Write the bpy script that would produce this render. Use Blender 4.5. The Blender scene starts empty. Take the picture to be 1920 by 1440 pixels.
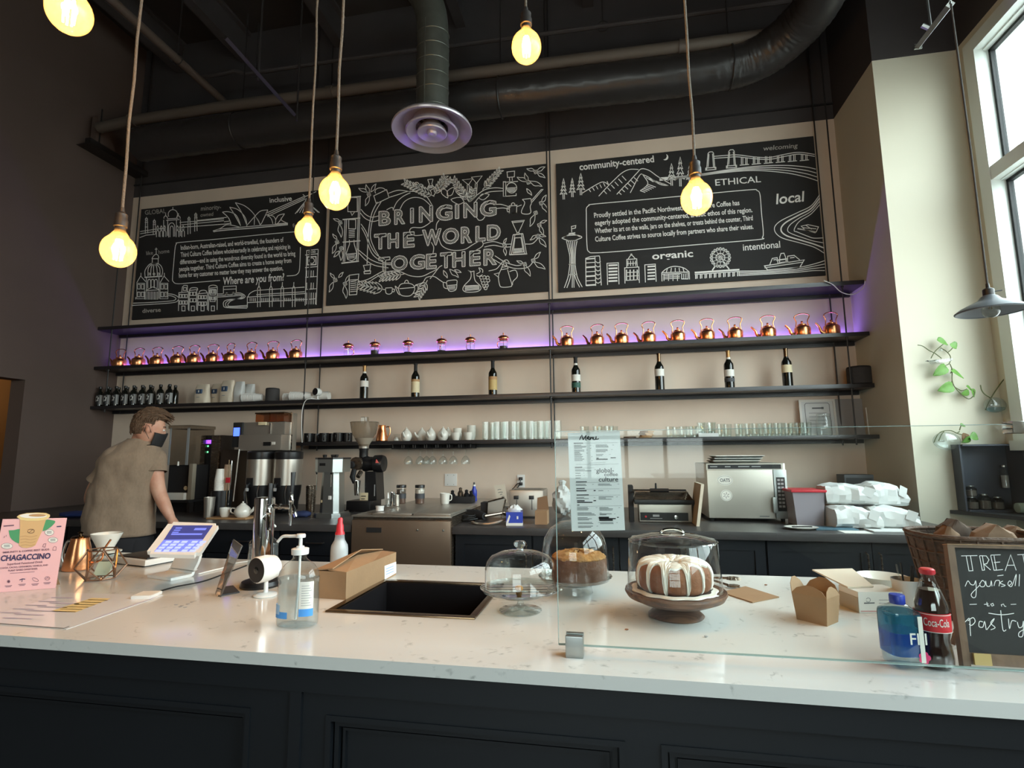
import bpy, bmesh, math, random
from math import sin, cos, pi, radians
from mathutils import Vector, Matrix
random.seed(7)
SC = bpy.context.scene
COL = SC.collection
# ------------------------------------------------------------------ camera, world, big lights, exposure
F_PX = 998.0
PITCH, ROLL, YAW = radians(7.55), radians(-0.465), radians(10.64)
CAM = Vector((0, 0, 1.36))
_f = Vector((-sin(YAW)*cos(PITCH), cos(YAW)*cos(PITCH), sin(PITCH)))
_r = Vector((cos(YAW), sin(YAW), 0))
_u = _r.cross(_f)
RT = cos(ROLL)*_r + sin(ROLL)*_u
UP = -sin(ROLL)*_r + cos(ROLL)*_u
FW = _f
cd = bpy.data.cameras.new('camera')
cam = bpy.data.objects.new('camera', cd)
COL.objects.link(cam)
cd.sensor_fit = 'HORIZONTAL'
cd.sensor_width = 36.0
cd.lens = 36.0*F_PX/1920.0
cd.clip_start = 0.05
cam.matrix_world = Matrix(((RT.x, UP.x, -FW.x, 0), (RT.y, UP.y, -FW.y, 0), (RT.z, UP.z, -FW.z, CAM.z), (0, 0, 0, 1)))
SC.camera = cam
W = bpy.data.worlds.new('sky')
SC.world = W
W.use_nodes = True
wn = W.node_tree
bg = wn.nodes['Background']
tc = wn.nodes.new('ShaderNodeTexCoord')
sx = wn.nodes.new('ShaderNodeSeparateXYZ')
mr = wn.nodes.new('ShaderNodeMapRange')
mr.inputs[1].default_value = -0.15
mr.inputs[2].default_value = 0.5
cr = wn.nodes.new('ShaderNodeMix')
cr.data_type = 'RGBA'
cr.inputs[6].default_value = (0.50, 0.50, 0.47, 1)
cr.inputs[7].default_value = (0.90, 0.97, 1.0, 1)
wn.links.new(tc.outputs['Generated'], sx.inputs[0])
wn.links.new(sx.outputs[2], mr.inputs[0])
wn.links.new(mr.outputs[0], cr.inputs[0])
wn.links.new(cr.outputs[2], bg.inputs[0])
bg.inputs[1].default_value = SKY = 7.5
SC.view_settings.view_transform = 'Standard'
SC.view_settings.look = 'None'
SC.view_settings.gamma = 1.0
SC.view_settings.use_curve_mapping = False
SC.view_settings.exposure = 0.88
try:
 SC.cycles.max_bounces = 10
 SC.cycles.transparent_max_bounces = 24
 SC.cycles.caustics_reflective = False
 SC.cycles.caustics_refractive = False
 SC.cycles.sample_clamp_indirect = 6.0
 SC.cycles.use_denoising = True
except Exception:
 pass
def area(name, loc, rot, sx_, sy_, energy=0, color=(1, 1, 1), portal=False):
 l = bpy.data.lights.new(name, 'AREA')
 l.shape = 'RECTANGLE'
 l.size, l.size_y = sx_, sy_
 l.energy = energy
 l.color = color
 if portal:
  l.cycles.is_portal = True
 o = bpy.data.objects.new(name, l)
 o.location = loc
 o.rotation_euler = rot
 COL.objects.link(o)
 return o
XL, XR, YB, ZC = -5.02, 2.45, 4.6, 5.9     # walls, ceiling
YF = -6.6                                   # shop front behind the camera
# daylight portals in the openings of the big side window and of the shop front
area('window_portal', (XR+0.14, 0.97, 2.72), (0, radians(90), 0), 2.7, 5.7, portal=True)
area('shopfront_portal', (-0.4, YF-0.12, 1.9), (radians(90), 0, 0), 3.9, 2.1, portal=True)
# ------------------------------------------------------------------ pixels of the photograph to points of the room
def ray(px, py):
 return ((px-960)/F_PX)*RT - ((py-720)/F_PX)*UP + FW
def py_(px, py, Y):
 d = ray(px, py); return CAM + d*(Y/d.y)
def pz_(px, py, Z):
 d = ray(px, py); return CAM + d*((Z-CAM.z)/d.z)
def px_(px, py, X):
 d = ray(px, py); return CAM + d*(X/d.x)
def K(P):
 return FW.dot(Vector(P)-CAM)/F_PX
def zt(P, py):
 """height at which the upright through P crosses picture row py"""
 lo, hi = -1.0, 6.0
 for _ in range(40):
  m = (lo+hi)/2
  q = Vector((P[0], P[1], m))-CAM
  y = 720-F_PX*UP.dot(q)/FW.dot(q)
  if y > py: lo = m
  else: hi = m
 return (lo+hi)/2
def dep(pf, y0, pb, row=850):
 """depth of a box whose front corner shows at pf and whose back corner shows at pb"""
 r = ray(pb, row); return py_(pf, row, y0).x*r.y/r.x-y0
# ------------------------------------------------------------------ materials
def lin(c):
 return tuple(((v/255.0)/12.92 if v/255.0 <= 0.04045 else ((v/255.0+0.055)/1.055)**2.4) for v in c)
def node(nt, t, **kw):
 n = nt.nodes.new(t)
 for k, v in kw.items():
  setattr(n, k, v)
 return n
def mat(name, c, rough=0.5, metal=0.0, var=0.0, scale=8.0, bump=0.0, bscale=60.0, stretch=(1, 1, 1), coat=0.0, c2=None, spec=0.5, trans=0.0, alpha=1.0, rvar=0.0, sheen=0.0):
 m = bpy.data.materials.new(name)
 m.use_nodes = True
 nt = m.node_tree
 b = nt.nodes['Principled BSDF']
 col = lin(c)
 b.inputs['Base Color'].default_value = (*col, 1)
 b.inputs['Roughness'].default_value = rough
 b.inputs['Metallic'].default_value = metal
 b.inputs['Specular IOR Level'].default_value = spec
 b.inputs['Coat Weight'].default_value = coat
 b.inputs['Sheen Weight'].default_value = sheen
 b.inputs['Transmission Weight'].default_value = trans
 b.inputs['Alpha'].default_value = alpha
 if var or bump or rvar:
  t = node(nt, 'ShaderNodeTexCoord')
  mp = node(nt, 'ShaderNodeMapping')
  mp.inputs['Scale'].default_value = stretch
  nt.links.new(t.outputs['Object'], mp.inputs[0])
  nz = node(nt, 'ShaderNodeTexNoise')
  nz.inputs['Scale'].default_value = scale
  nz.inputs['Detail'].default_value = 6
  nt.links.new(mp.outputs[0], nz.inputs['Vector'])
  if var:
   mx = node(nt, 'ShaderNodeMix', data_type='RGBA')
   cc = lin(c2) if c2 else tuple(max(0, x*(1-var)) for x in col)
   mx.inputs[6].default_value = (*col, 1)
   mx.inputs[7].default_value = (*cc, 1)
   rm = node(nt, 'ShaderNodeMapRange')
   rm.inputs[1].default_value = 0.38
   rm.inputs[2].default_value = 0.66
   nt.links.new(nz.outputs[0], rm.inputs[0])
   nt.links.new(rm.outputs[0], mx.inputs[0])
   nt.links.new(mx.outputs[2], b.inputs['Base Color'])
  if rvar:
   rr = node(nt, 'ShaderNodeMapRange')
   rr.inputs[3].default_value = max(0.02, rough-rvar)
   rr.inputs[4].default_value = rough+rvar
   nt.links.new(nz.outputs[0], rr.inputs[0])
   nt.links.new(rr.outputs[0], b.inputs['Roughness'])
  if bump:
   nb = node(nt, 'ShaderNodeTexNoise')
   nb.inputs['Scale'].default_value = bscale
   nb.inputs['Detail'].default_value = 4
   nt.links.new(mp.outputs[0], nb.inputs['Vector'])
   bp = node(nt, 'ShaderNodeBump')
   bp.inputs['Strength'].default_value = bump
   bp.inputs['Distance'].default_value = 0.01
   nt.links.new(nb.outputs[0], bp.inputs['Height'])
   nt.links.new(bp.outputs[0], b.inputs['Normal'])
 return m
def emit(name, c, s):
 m = bpy.data.materials.new(name)
 m.use_nodes = True
 b = m.node_tree.nodes['Principled BSDF']
 b.inputs['Base Color'].default_value = (*[x*0.3 for x in lin(c)], 1)
 b.inputs['Emission Color'].default_value = (*lin(c), 1)
 b.inputs['Emission Strength'].default_value = s
 return m
def thin(name, tint=(252, 254, 253), refl=1.0, frost=0.0, fcol=(235, 235, 235), ior=1.45, glow=None):
 """thin glass or clear plastic: see-through sheet, mirror-like towards grazing angles"""
 m = bpy.data.materials.new(name)
 m.use_nodes = True
 nt = m.node_tree
 nt.nodes.remove(nt.nodes['Principled BSDF'])
 out = nt.nodes['Material Output']
 tr = node(nt, 'ShaderNodeBsdfTransparent')
 tr.inputs[0].default_value = (*lin(tint), 1)
 gl = node(nt, 'ShaderNodeBsdfGlossy')
 gl.inputs['Roughness'].default_value = 0.02
 fr = node(nt, 'ShaderNodeFresnel')
 ge = node(nt, 'ShaderNodeNewGeometry')
 im = node(nt, 'ShaderNodeMapRange')
 im.inputs[3].default_value = ior
 im.inputs[4].default_value = 1/ior
 nt.links.new(ge.outputs['Backfacing'], im.inputs[0])
 nt.links.new(im.outputs[0], fr.inputs[0])
 mu = node(nt, 'ShaderNodeMath', operation='MULTIPLY')
 mu.inputs[1].default_value = refl
 nt.links.new(fr.outputs[0], mu.inputs[0])
 mx = node(nt, 'ShaderNodeMixShader')
 base = tr.outputs[0]
 if frost:
  df = node(nt, 'ShaderNodeBsdfDiffuse'); df.inputs[0].default_value = (*lin(fcol), 1)
  tl = node(nt, 'ShaderNodeBsdfTranslucent'); tl.inputs[0].default_value = (*lin(fcol), 1)
  m1 = node(nt, 'ShaderNodeMixShader'); m1.inputs[0].default_value = 0.5
  nt.links.new(df.outputs[0], m1.inputs[1]); nt.links.new(tl.outputs[0], m1.inputs[2])
  m2 = node(nt, 'ShaderNodeMixShader'); m2.inputs[0].default_value = frost
  nt.links.new(tr.outputs[0], m2.inputs[1]); nt.links.new(m1.outputs[0], m2.inputs[2])
  base = m2.outputs[0]
 nt.links.new(mu.outputs[0], mx.inputs[0])
 nt.links.new(base, mx.inputs[1])
 nt.links.new(gl.outputs[0], mx.inputs[2])
 nt.links.new(mx.outputs[0], out.inputs[0])
 return m
M = {}
M['cream'] = mat('cream_paint', (226, 208, 190), 0.75, var=0.06, scale=3, bump=0.03, bscale=180)
M['column'] = mat('column_paint', (214, 209, 190), 0.75, var=0.03, scale=2, bump=0.03, bscale=180)
M['blackpaint'] = mat('black_wall_paint', (66, 62, 63), 0.8, var=0.2, scale=2)
M['browndark'] = mat('dark_brown_paint', (94, 79, 73), 0.8, var=0.12, scale=1.5)
M['ceil'] = mat('dark_deck', (54, 49, 47), 0.85, var=0.2, scale=3)
M['floor'] = mat('concrete_floor', (92, 86, 80), 0.5, var=0.25, scale=2)
M['hall'] = mat('hall_ochre', (150, 118, 78), 0.8)
M['white'] = mat('white_plastic', (232, 232, 228), 0.35)
M['whitegloss'] = mat('white_glaze', (226, 224, 214), 0.15, coat=0.4)
M['whitepaint'] = mat('window_frame_white', (226, 232, 228), 0.4)
M['paper'] = mat('white_paper', (212, 214, 212), 0.7, var=0.04, scale=14, bump=0.12, bscale=22)
M['creampaper'] = mat('cream_paper', (224, 212, 192), 0.75, bump=0.12, bscale=22)
M['shelf'] = mat('black_steel_shelf', (42, 40, 42), 0.32, var=0.15, scale=6)
M['black'] = mat('black_plastic', (24, 24, 26), 0.35)
M['blackmat'] = mat('matte_black', (30, 30, 32), 0.7)
M['blackmetal'] = mat('black_metal_rod', (36, 34, 34), 0.45)
M['cab'] = mat('black_blue_cabinet', (22, 27, 34), 0.42, var=0.1, scale=4)
M['cabfront'] = mat('bar_front_paint', (19, 23, 28), 0.45, var=0.08, scale=4)
M['backtop'] = mat('charcoal_worktop', (72, 70, 70), 0.35, var=0.2, scale=10)
M['steel'] = mat('brushed_steel', (190, 184, 174), 0.36, 0.82, rvar=0.05, scale=18, stretch=(1, 1, 14))
M['steeldark'] = mat('dark_steel', (140, 126, 112), 0.27, 0.9, rvar=0.04, scale=14, stretch=(1, 1, 14))
M['chrome'] = mat('chrome', (214, 214, 212), 0.08, 1.0)
M['alu'] = mat('satin_aluminium', (176, 180, 178), 0.36, 1.0)
M['galv'] = mat('galvanised_duct', (122, 126, 119), 0.45, 0.7, var=0.18, scale=9, rvar=0.1)
M['copper'] = mat('polished_copper', (246, 168, 116), 0.27, 1.0)
M['brass'] = mat('rose_gold_wire', (176, 142, 120), 0.3, 1.0)
M['chalk'] = mat('chalkboard_black', (41, 40, 40), 0.75, var=0.12, scale=5)
M['chalkline'] = mat('chalk_white_line', (248, 247, 243), 0.9)
M['chalkgrey'] = mat('chalk_grey_line', (186, 182, 176), 0.9)
M['ink'] = mat('black_ink', (34, 34, 38), 0.8)
M['inkgrey'] = mat('grey_ink', (104, 108, 110), 0.8)
M['glass'] = thin('clear_glass', refl=1.7)
M['glassthick'] = thin('heavy_glass', (247, 251, 250), refl=2.4, frost=0.07, fcol=(236, 242, 242))  # faint white mixed in stands for window light refracted at the rims
M['guard'] = thin('guard_glass', (252, 254, 253), refl=0.6)
M['guardedge'] = mat('glass_edge', (150, 176, 172), 0.15, spec=0.8)
M['smoke'] = thin('smoked_plastic', (206, 201, 194), refl=1.2)
M['frost'] = thin('frosted_plastic', (230, 234, 236), refl=0.8, frost=0.55, fcol=(226, 232, 236))
M['hopper'] = thin('hopper_plastic', (228, 220, 208), refl=1.3, frost=0.25, fcol=(210, 200, 186))
M['pane'] = thin('window_pane', (244, 250, 250), refl=1.0)
M['amber'] = thin('amber_bulb_glass', (255, 218, 150), refl=1.2, frost=0.10, fcol=(255, 222, 165))
M['clearbulb'] = thin('clear_bulb_glass', (250, 248, 240), refl=1.6)
M['filament'] = emit('glowing_filament', (255, 212, 140), 40.0)
M['kraft'] = mat('kraft_card', (158, 126, 93), 0.8, var=0.07, scale=16, bump=0.06, bscale=90)
M['kraftdark'] = mat('kraft_inside', (132, 102, 76), 0.85)
M['bagbrown'] = mat('brown_paper_bag', (122, 94, 72), 0.85, bump=0.3, bscale=18)
M['wicker'] = mat('dark_wicker', (88, 64, 48), 0.7, var=0.4, scale=60, bump=0.6, bscale=90)
M['walnut'] = mat('walnut_wood', (112, 80, 58), 0.42, var=0.4, scale=9, stretch=(1, 9, 9), c2=(70, 47, 34))
M['woodlight'] = mat('pale_wood', (178, 138, 96), 0.55, var=0.25, scale=10, stretch=(1, 8, 8))
M['woodframe'] = mat('brown_wood_frame', (116, 88, 66), 0.55, var=0.3, scale=12, stretch=(6, 6, 1))
M['red'] = mat('red_plastic', (196, 44, 56), 0.35)
M['blue'] = mat('blue_plastic', (40, 62, 170), 0.35)
M['navy'] = mat('navy_cloth', (34, 46, 84), 0.8)
M['pink'] = mat('pink_card', (228, 178, 180), 0.6)
M['green'] = mat('leaf_green', (108, 158, 70), 0.45, var=0.25, scale=20)
M['greenprint'] = mat('green_print', (74, 148, 100), 0.6)
M['stem'] = mat('plant_stem', (96, 104, 66), 0.6)
M['wineglass'] = mat('dark_bottle_glass', (22, 24, 20), 0.08, coat=0.5)
M['labelcream'] = mat('cream_label', (222, 208, 172), 0.6)
M['labelwhite'] = mat('white_label', (226, 224, 216), 0.6)
M['labelgrey'] = mat('grey_label', (158, 160, 160), 0.6)
M['foilgold'] = mat('gold_capsule', (170, 132, 84), 0.35, 0.6)
M['screen'] = emit('blue_screen', (112, 122, 216), 0.75)
M['screendark'] = emit('dark_blue_screen', (64, 68, 132), 0.55)
M['screenlight'] = emit('pale_key', (168, 178, 242), 0.8)
M['violet'] = emit('violet_display', (140, 70, 255), 1.6)
M['bluedisp'] = emit('blue_display', (70, 100, 255), 1.6)
M['greenled'] = emit('green_led', (110, 235, 150), 1.2)
M['ledpurple'] = emit('purple_led', (120, 70, 255), 3.0)
M['skin'] = mat('skin', (206, 160, 136), 0.55, var=0.08, scale=12, c2=(190, 136, 112))
M['hair'] = mat('brown_hair', (104, 80, 60), 0.6, var=0.4, scale=30, stretch=(1, 1, 4), bump=0.5, bscale=120)
M['tshirt'] = mat('taupe_tshirt', (140, 121, 102), 0.9, var=0.1, scale=60, bump=0.75, bscale=7.5, sheen=0.1, stretch=(1.6, 1.6, 0.8))
M['trousers'] = mat('black_trousers', (28, 28, 32), 0.85)
M['cake'] = mat('brown_cake', (142, 88, 54), 0.75, var=0.25, scale=18, bump=0.3, bscale=70)
M['cake2'] = mat('caramel_cake', (112, 72, 46), 0.8, var=0.4, scale=14, bump=0.3, bscale=60)
M['crumb'] = mat('golden_crumble', (184, 136, 78), 0.85, var=0.4, scale=40, bump=0.8, bscale=60)
M['icing'] = mat('white_icing', (238, 232, 222), 0.35)
M['water'] = thin('water_fill', (226, 240, 246), refl=0.6, frost=0.08, fcol=(190, 216, 234))
M['fijiblue'] = thin('blue_bottle_film', (120, 160, 214), refl=1.2, frost=0.42, fcol=(52, 96, 190))
M['fijiteal'] = thin('teal_bottle_film', (130, 190, 206), refl=1.2, frost=0.35, fcol=(60, 140, 170))
M['cola'] = mat('cola_in_glass', (44, 24, 20), 0.06, coat=0.6)
M['cokered'] = mat('red_label', (206, 40, 50), 0.45)
M['hibiscus'] = mat('pink_flower_print', (216, 48, 108), 0.6)
M['gel'] = thin('sanitizer_gel', (244, 249, 251), refl=0.6, frost=0.10, fcol=(224, 236, 242))
M['bluelabel'] = mat('pale_blue_label', (150, 194, 236), 0.5)
M['bluelabel2'] = mat('mid_blue_label', (74, 150, 224), 0.5)
M['rubber'] = mat('black_rubber', (20, 20, 20), 0.6)
M['cord'] = mat('grey_fabric_cord', (108, 100, 90), 0.85, bump=0.6, bscale=140)
M['diffuser'] = mat('diffuser_white', (204, 200, 208), 0.3, 0.4)
M['foil'] = mat('black_duct_wrap', (46, 44, 44), 0.36, 0.0, bump=0.9, bscale=5.5, coat=0.1)
M['bakelite'] = mat('dull_black_socket', (46, 42, 40), 0.5)
M['lampgrey'] = mat('grey_enamel', (92, 98, 104), 0.4)
M['lampwhite'] = mat('lamp_inner', (150, 152, 156), 0.5)
M['coffee'] = mat('cream_coffee_print', (206, 168, 118), 0.6)
M['yellowprint'] = mat('yellow_print', (222, 200, 140), 0.6)
M['bronze'] = mat('bronze_steel', (120, 100, 78), 0.2, 1.0)
M['clay'] = mat('tan_print', (180, 140, 96), 0.6)
M['lilac'] = mat('lilac_print', (196, 186, 206), 0.6)
M['orange'] = mat('small_red_sticker', (236, 110, 104), 0.5)
def quartz():
 m = bpy.data.materials.new('white_quartz')
 m.use_nodes = True
 nt = m.node_tree
 b = nt.nodes['Principled BSDF']
 b.inputs['Roughness'].default_value = 0.13
 t = node(nt, 'ShaderNodeTexCoord')
 n1 = node(nt, 'ShaderNodeTexNoise'); n1.inputs['Scale'].default_value = 2.2; n1.inputs['Detail'].default_value = 9; n1.inputs['Distortion'].default_value = 1.6
 n2 = node(nt, 'ShaderNodeTexNoise'); n2.inputs['Scale'].default_value = 46; n2.inputs['Detail'].default_value = 5
 nt.links.new(t.outputs['Object'], n1.inputs['Vector']); nt.links.new(t.outputs['Object'], n2.inputs['Vector'])
 a = node(nt, 'ShaderNodeMath', operation='SUBTRACT'); a.inputs[1].default_value = 0.5
 ab = node(nt, 'ShaderNodeMath', operation='ABSOLUTE')
 nt.links.new(n1.outputs[0], a.inputs[0]); nt.links.new(a.outputs[0], ab.inputs[0])
 mr_ = node(nt, 'ShaderNodeMapRange'); mr_.inputs[1].default_value = 0.0; mr_.inputs[2].default_value = 0.014; mr_.inputs[3].default_value = 1; mr_.inputs[4].default_value = 0
 nt.links.new(ab.outputs[0], mr_.inputs[0])
 m2 = node(nt, 'ShaderNodeMapRange'); m2.inputs[1].default_value = 0.52; m2.inputs[2].default_value = 0.7
 nt.links.new(n2.outputs[0], m2.inputs[0])
 mu = node(nt, 'ShaderNodeMath', operation='MULTIPLY'); nt.links.new(mr_.outputs[0], mu.inputs[0]); nt.links.new(m2.outputs[0], mu.inputs[1])
 mx = node(nt, 'ShaderNodeMix', data_type='RGBA')
 mx.inputs[6].default_value = (*lin((216, 217, 213)), 1); mx.inputs[7].default_value = (*lin((172, 174, 171)), 1)
 nt.links.new(mu.outputs[0], mx.inputs[0]); nt.links.new(mx.outputs[2], b.inputs['Base Color'])
 return m
M['quartz'] = quartz()
# ------------------------------------------------------------------ mesh builder
_text_cache = {}
def text_mesh(s, bold=0.0):
 k = (s, bold)
 if k not in _text_cache:
  cu = bpy.data.curves.new('t', 'FONT')
  cu.body = s
  cu.offset = bold
  cu.resolution_u = 3
  o = bpy.data.objects.new('t', cu)
  COL.objects.link(o)
  dg = bpy.context.evaluated_depsgraph_get()
  me = bpy.data.meshes.new_from_object(o.evaluated_get(dg))
  vs = [(v.co.x, v.co.y) for v in me.vertices]
  fs = [tuple(p.vertices) for p in me.polygons]
  bpy.data.objects.remove(o); bpy.data.curves.remove(cu); bpy.data.meshes.remove(me)
  _text_cache[k] = (vs, fs)
 return _text_cache[k]
class MB:
 def __init__(s):
  s.v, s.f, s.mi = [], [], []
  s.M = Matrix.Identity(4)
 def at(s, loc=(0, 0, 0), rz=0.0, rx=0.0, ry=0.0):
  s.M = Matrix.Translation(Vector(loc)) @ Matrix.Rotation(rz, 4, 'Z') @ Matrix.Rotation(ry, 4, 'Y') @ Matrix.Rotation(rx, 4, 'X')
  return s
 def add(s, vs, fs, m=0):
  b = len(s.v)
  s.v += [tuple(s.M @ Vector(v)) for v in vs]
  s.f += [tuple(i+b for i in f) for f in fs]
  s.mi += [m]*len(fs)
  return s
 def box(s, x0, x1, y0, y1, z0, z1, m=0, c=0.0):
  if c <= 0:
   vs = [(x, y, z) for x in (x0, x1) for y in (y0, y1) for z in (z0, z1)]
   return s.add(vs, [(0, 1, 3, 2), (4, 6, 7, 5), (0, 4, 5, 1), (2, 3, 7, 6), (0, 2, 6, 4), (1, 5, 7, 3)], m)
  bm = bmesh.new()
  bmesh.ops.create_cube(bm, size=1)
  for v in bm.verts:
   v.co = Vector(((x0+x1)/2+v.co.x*(x1-x0), (y0+y1)/2+v.co.y*(y1-y0), (z0+z1)/2+v.co.z*(z1-z0)))
  c = min(c, 0.49*min(abs(x1-x0), abs(y1-y0), abs(z1-z0)))
  bmesh.ops.bevel(bm, geom=bm.edges[:], offset=c, segments=2, profile=0.7, affect='EDGES')
  bm.verts.index_update()
  vs = [tuple(v.co) for v in bm.verts]; fs = [tuple(v.index for v in f.verts) for f in bm.faces]
  bm.free()
  return s.add(vs, fs, m)
 def lathe(s, prof, seg=24, m=0, c=(0, 0, 0), close=False, sq=1.0, lobes=0, amp=0.0):
  vs, fs = [], []
  n = len(prof)
  for (r, z) in prof:
   for k in range(seg):
    a = 2*pi*k/seg
    rr = r*(1+amp*cos(lobes*a)) if lobes else r
    vs.append((c[0]+rr*cos(a), c[1]+rr*sin(a)*sq, c[2]+z))
  for i in range(n-1):
   for k in range(seg):
    k2 = (k+1) % seg
    fs.append((i*seg+k, i*seg+k2, (i+1)*seg+k2, (i+1)*seg+k))
  if prof[0][0] > 1e-5 and close: fs.append(tuple(reversed(range(seg))))
  if prof[-1][0] > 1e-5 and close: fs.append(tuple((n-1)*seg+k for k in range(seg)))
  return s.add(vs, fs, m)
 def tube(s, pts, r, seg=8, m=0, closed=False, cap=True):
  pts = [Vector(p) for p in pts]
  n = len(pts)
  rs = r if isinstance(r, (list, tuple)) else [r]*n
  vs, fs = [], []
  prev = None
  for i, p in enumerate(pts):
   if closed: t = pts[(i+1) % n]-pts[i-1]
   else: t = pts[min(i+1, n-1)]-pts[max(i-1, 0)]
   if t.length < 1e-9: t = Vector((0, 0, 1))
   t.normalize()
   if prev is None:
    a = Vector((0, 0, 1)) if abs(t.z) < 0.9 else Vector((1, 0, 0))
    nrm = t.cross(a).normalized()
   else:
    nrm = prev-t*prev.dot(t)
    nrm = nrm.normalized() if nrm.length > 1e-6 else t.orthogonal().normalized()
   prev = nrm
   bn = t.cross(nrm)
   for k in range(seg):
    a = 2*pi*k/seg
    vs.append(tuple(p+rs[i]*(cos(a)*nrm+sin(a)*bn)))
  for i in range(n if closed else n-1):
   j = (i+1) % n
   for k in range(seg):
    k2 = (k+1) % seg
    fs.append((i*seg+k, i*seg+k2, j*seg+k2, j*seg+k))
  if cap and not closed:
   fs.append(tuple(reversed(range(seg)))); fs.append(tuple((n-1)*seg+k for k in range(seg)))
  return s.add(vs, fs, m)
 def prism(s, poly, h0, h1, axis='z', m=0):
  n = len(poly)
  def P(a, b, h):
   return {'z': (a, b, h), 'y': (a, h, b), 'x': (h, a, b)}[axis]
  vs = [P(a, b, h0) for a, b in poly]+[P(a, b, h1) for a, b in poly]
  fs = [tuple(range(n)), tuple(reversed(range(n, 2*n)))]+[(i, i+n, (i+1) % n+n, (i+1) % n) for i in range(n)]
  return s.add(vs, fs, m)
 def loft(s, rings, m=0, cap=True):
  n = len(rings[0])
  vs = [p for r in rings for p in r]
  fs = []
  for i in range(len(rings)-1):
   for k in range(n):
    k2 = (k+1) % n
    fs.append((i*n+k, i*n+k2, (i+1)*n+k2, (i+1)*n+k))
  if cap:
   fs.append(tuple(reversed(range(n)))); fs.append(tuple((len(rings)-1)*n+k for k in range(n)))
  return s.add(vs, fs, m)
 def blob(s, c, r, seg=14, rings=9, m=0, fn=None):
  vs, fs = [], []
  for i in range(rings+1):
   th = pi*i/rings
   for k in range(seg):
    a = 2*pi*k/seg
    d = Vector((sin(th)*cos(a), sin(th)*sin(a), cos(th)))
    p = Vector((d.x*r[0], d.y*r[1], d.z*r[2]))
    if fn: p = fn(d, p)
    vs.append((c[0]+p.x, c[1]+p.y, c[2]+p.z))
  for i in range(rings):
   for k in range(seg):
    k2 = (k+1) % seg
    fs.append((i*seg+k, (i+1)*seg+k, (i+1)*seg+k2, i*seg+k2))
  return s.add(vs, fs, m)
 def quad(s, a, b, c, d, m=0):
  return s.add([a, b, c, d], [(0, 1, 2, 3)], m)
 def stroke(s, pts, w, to3=None, m=0, closed=False):
  """flat drawn line: a ribbon in 2-D, mapped onto a surface by to3"""
  to3 = to3 or (lambda a, b: (a, 0, b))
  pts = [Vector(p) for p in pts]
  if closed: pts = pts+[pts[0]]
  q = [pts[0]]
  for p in pts[1:]:
   if (p-q[-1]).length > 1e-9: q.append(p)
  if len(q) < 2: return s
  L, R = [], []
  n = len(q)
  for i in range(n):
   if closed and i in (0, n-1): d1, d2 = (q[-1]-q[-2]).normalized(), (q[1]-q[0]).normalized()
   else:
    d1 = (q[i]-q[i-1]).normalized() if i else (q[1]-q[0]).normalized()
    d2 = (q[i+1]-q[i]).normalized() if i < n-1 else d1
   t = d1+d2
   t = t.normalized() if t.length > 1e-6 else d1
   nn = Vector((-t.y, t.x))
   k = min(1.6, 1/max(0.3, nn.dot(Vector((-d1.y, d1.x)))))
   L.append(q[i]+nn*w/2*k); R.append(q[i]-nn*w/2*k)
  vs = [to3(p.x, p.y) for p in L]+[to3(p.x, p.y) for p in R]
  return s.add(vs, [(i, i+1, n+i+1, n+i) for i in range(n-1)], m)
 def text(s, txt, p0, p1, h, to3=None, m=0, bold=0.0, shear=0.0):
  """lettering whose baseline runs from p0 to p1 (2-D, y up if h > 0) with capitals h high"""
  to3 = to3 or (lambda a, b: (a, 0, b))
  vs, fs = text_mesh(txt, bold)
  if not vs: return s
  x0 = min(v[0] for v in vs); x1 = max(v[0] for v in vs)
  p0, p1 = Vector(p0), Vector(p1)
  u = p1-p0
  n = Vector((-u.y, u.x)).normalized()
  out = []
  for x, y in vs:
   yy = y/0.70*h
   q = p0+u*((x-x0)/(x1-x0))+n*yy+u.normalized()*shear*(y/0.70*abs(h))
   out.append(to3(q.x, q.y))
  return s.add(out, fs, m)
 def mesh(s, name, mats, smooth=True, angle=35):
  me = bpy.data.meshes.new(name)
  me.from_pydata(s.v, [], s.f)
  for mt in mats: me.materials.append(M[mt] if isinstance(mt, str) else mt)
  me.polygons.foreach_set('material_index', s.mi)
  if smooth:
   me.polygons.foreach_set('use_smooth', [True]*len(me.polygons))
   me.set_sharp_from_angle(angle=radians(angle))
  me.update()
  return me
 def ob(s, name, mats, parent=None, smooth=True, angle=35, loc=None, rz=0.0):
  if not isinstance(mats, (list, tuple)): mats = [mats]
  o = bpy.data.objects.new(name, s.mesh(name, mats, smooth, angle))
  COL.objects.link(o)
  if parent: o.parent = parent
  if loc is not None: o.location = loc
  if rz: o.rotation_euler = (0, 0, rz)
  return o
def tag(o, label=None, cat=None, group=None, kind=None):
 if label: o['label'] = label
 if cat: o['category'] = cat
 if group: o['group'] = group
 if kind: o['kind'] = kind
 return o
def thing(name, label, cat, loc=(0, 0, 0), rz=0.0, group=None):
 o = bpy.data.objects.new(name, None)
 o.empty_display_size = 0.05
 COL.objects.link(o)
 o.location = loc
 o.rotation_euler = (0, 0, rz)
 return tag(o, label, cat, group)
def struct(mb, name, mats, parent=None, **k):
 o = mb.ob(name, mats, parent, **k)
 if not parent: o['kind'] = 'structure'
 return o
def dup(root, loc, label, rz=None, scale=None, group=None):
 r = root.copy(); COL.objects.link(r); r.location = loc
 if rz is not None: r.rotation_euler = (0, 0, rz)
 if scale: r.scale = (scale,)*3 if not isinstance(scale, tuple) else scale
 r['label'] = label
 if group: r['group'] = group
 for ch in list(root.children):
  c = ch.copy(); COL.objects.link(c); c.parent = r
  for g in list(ch.children):
   d = g.copy(); COL.objects.link(d); d.parent = c
 return r
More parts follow.
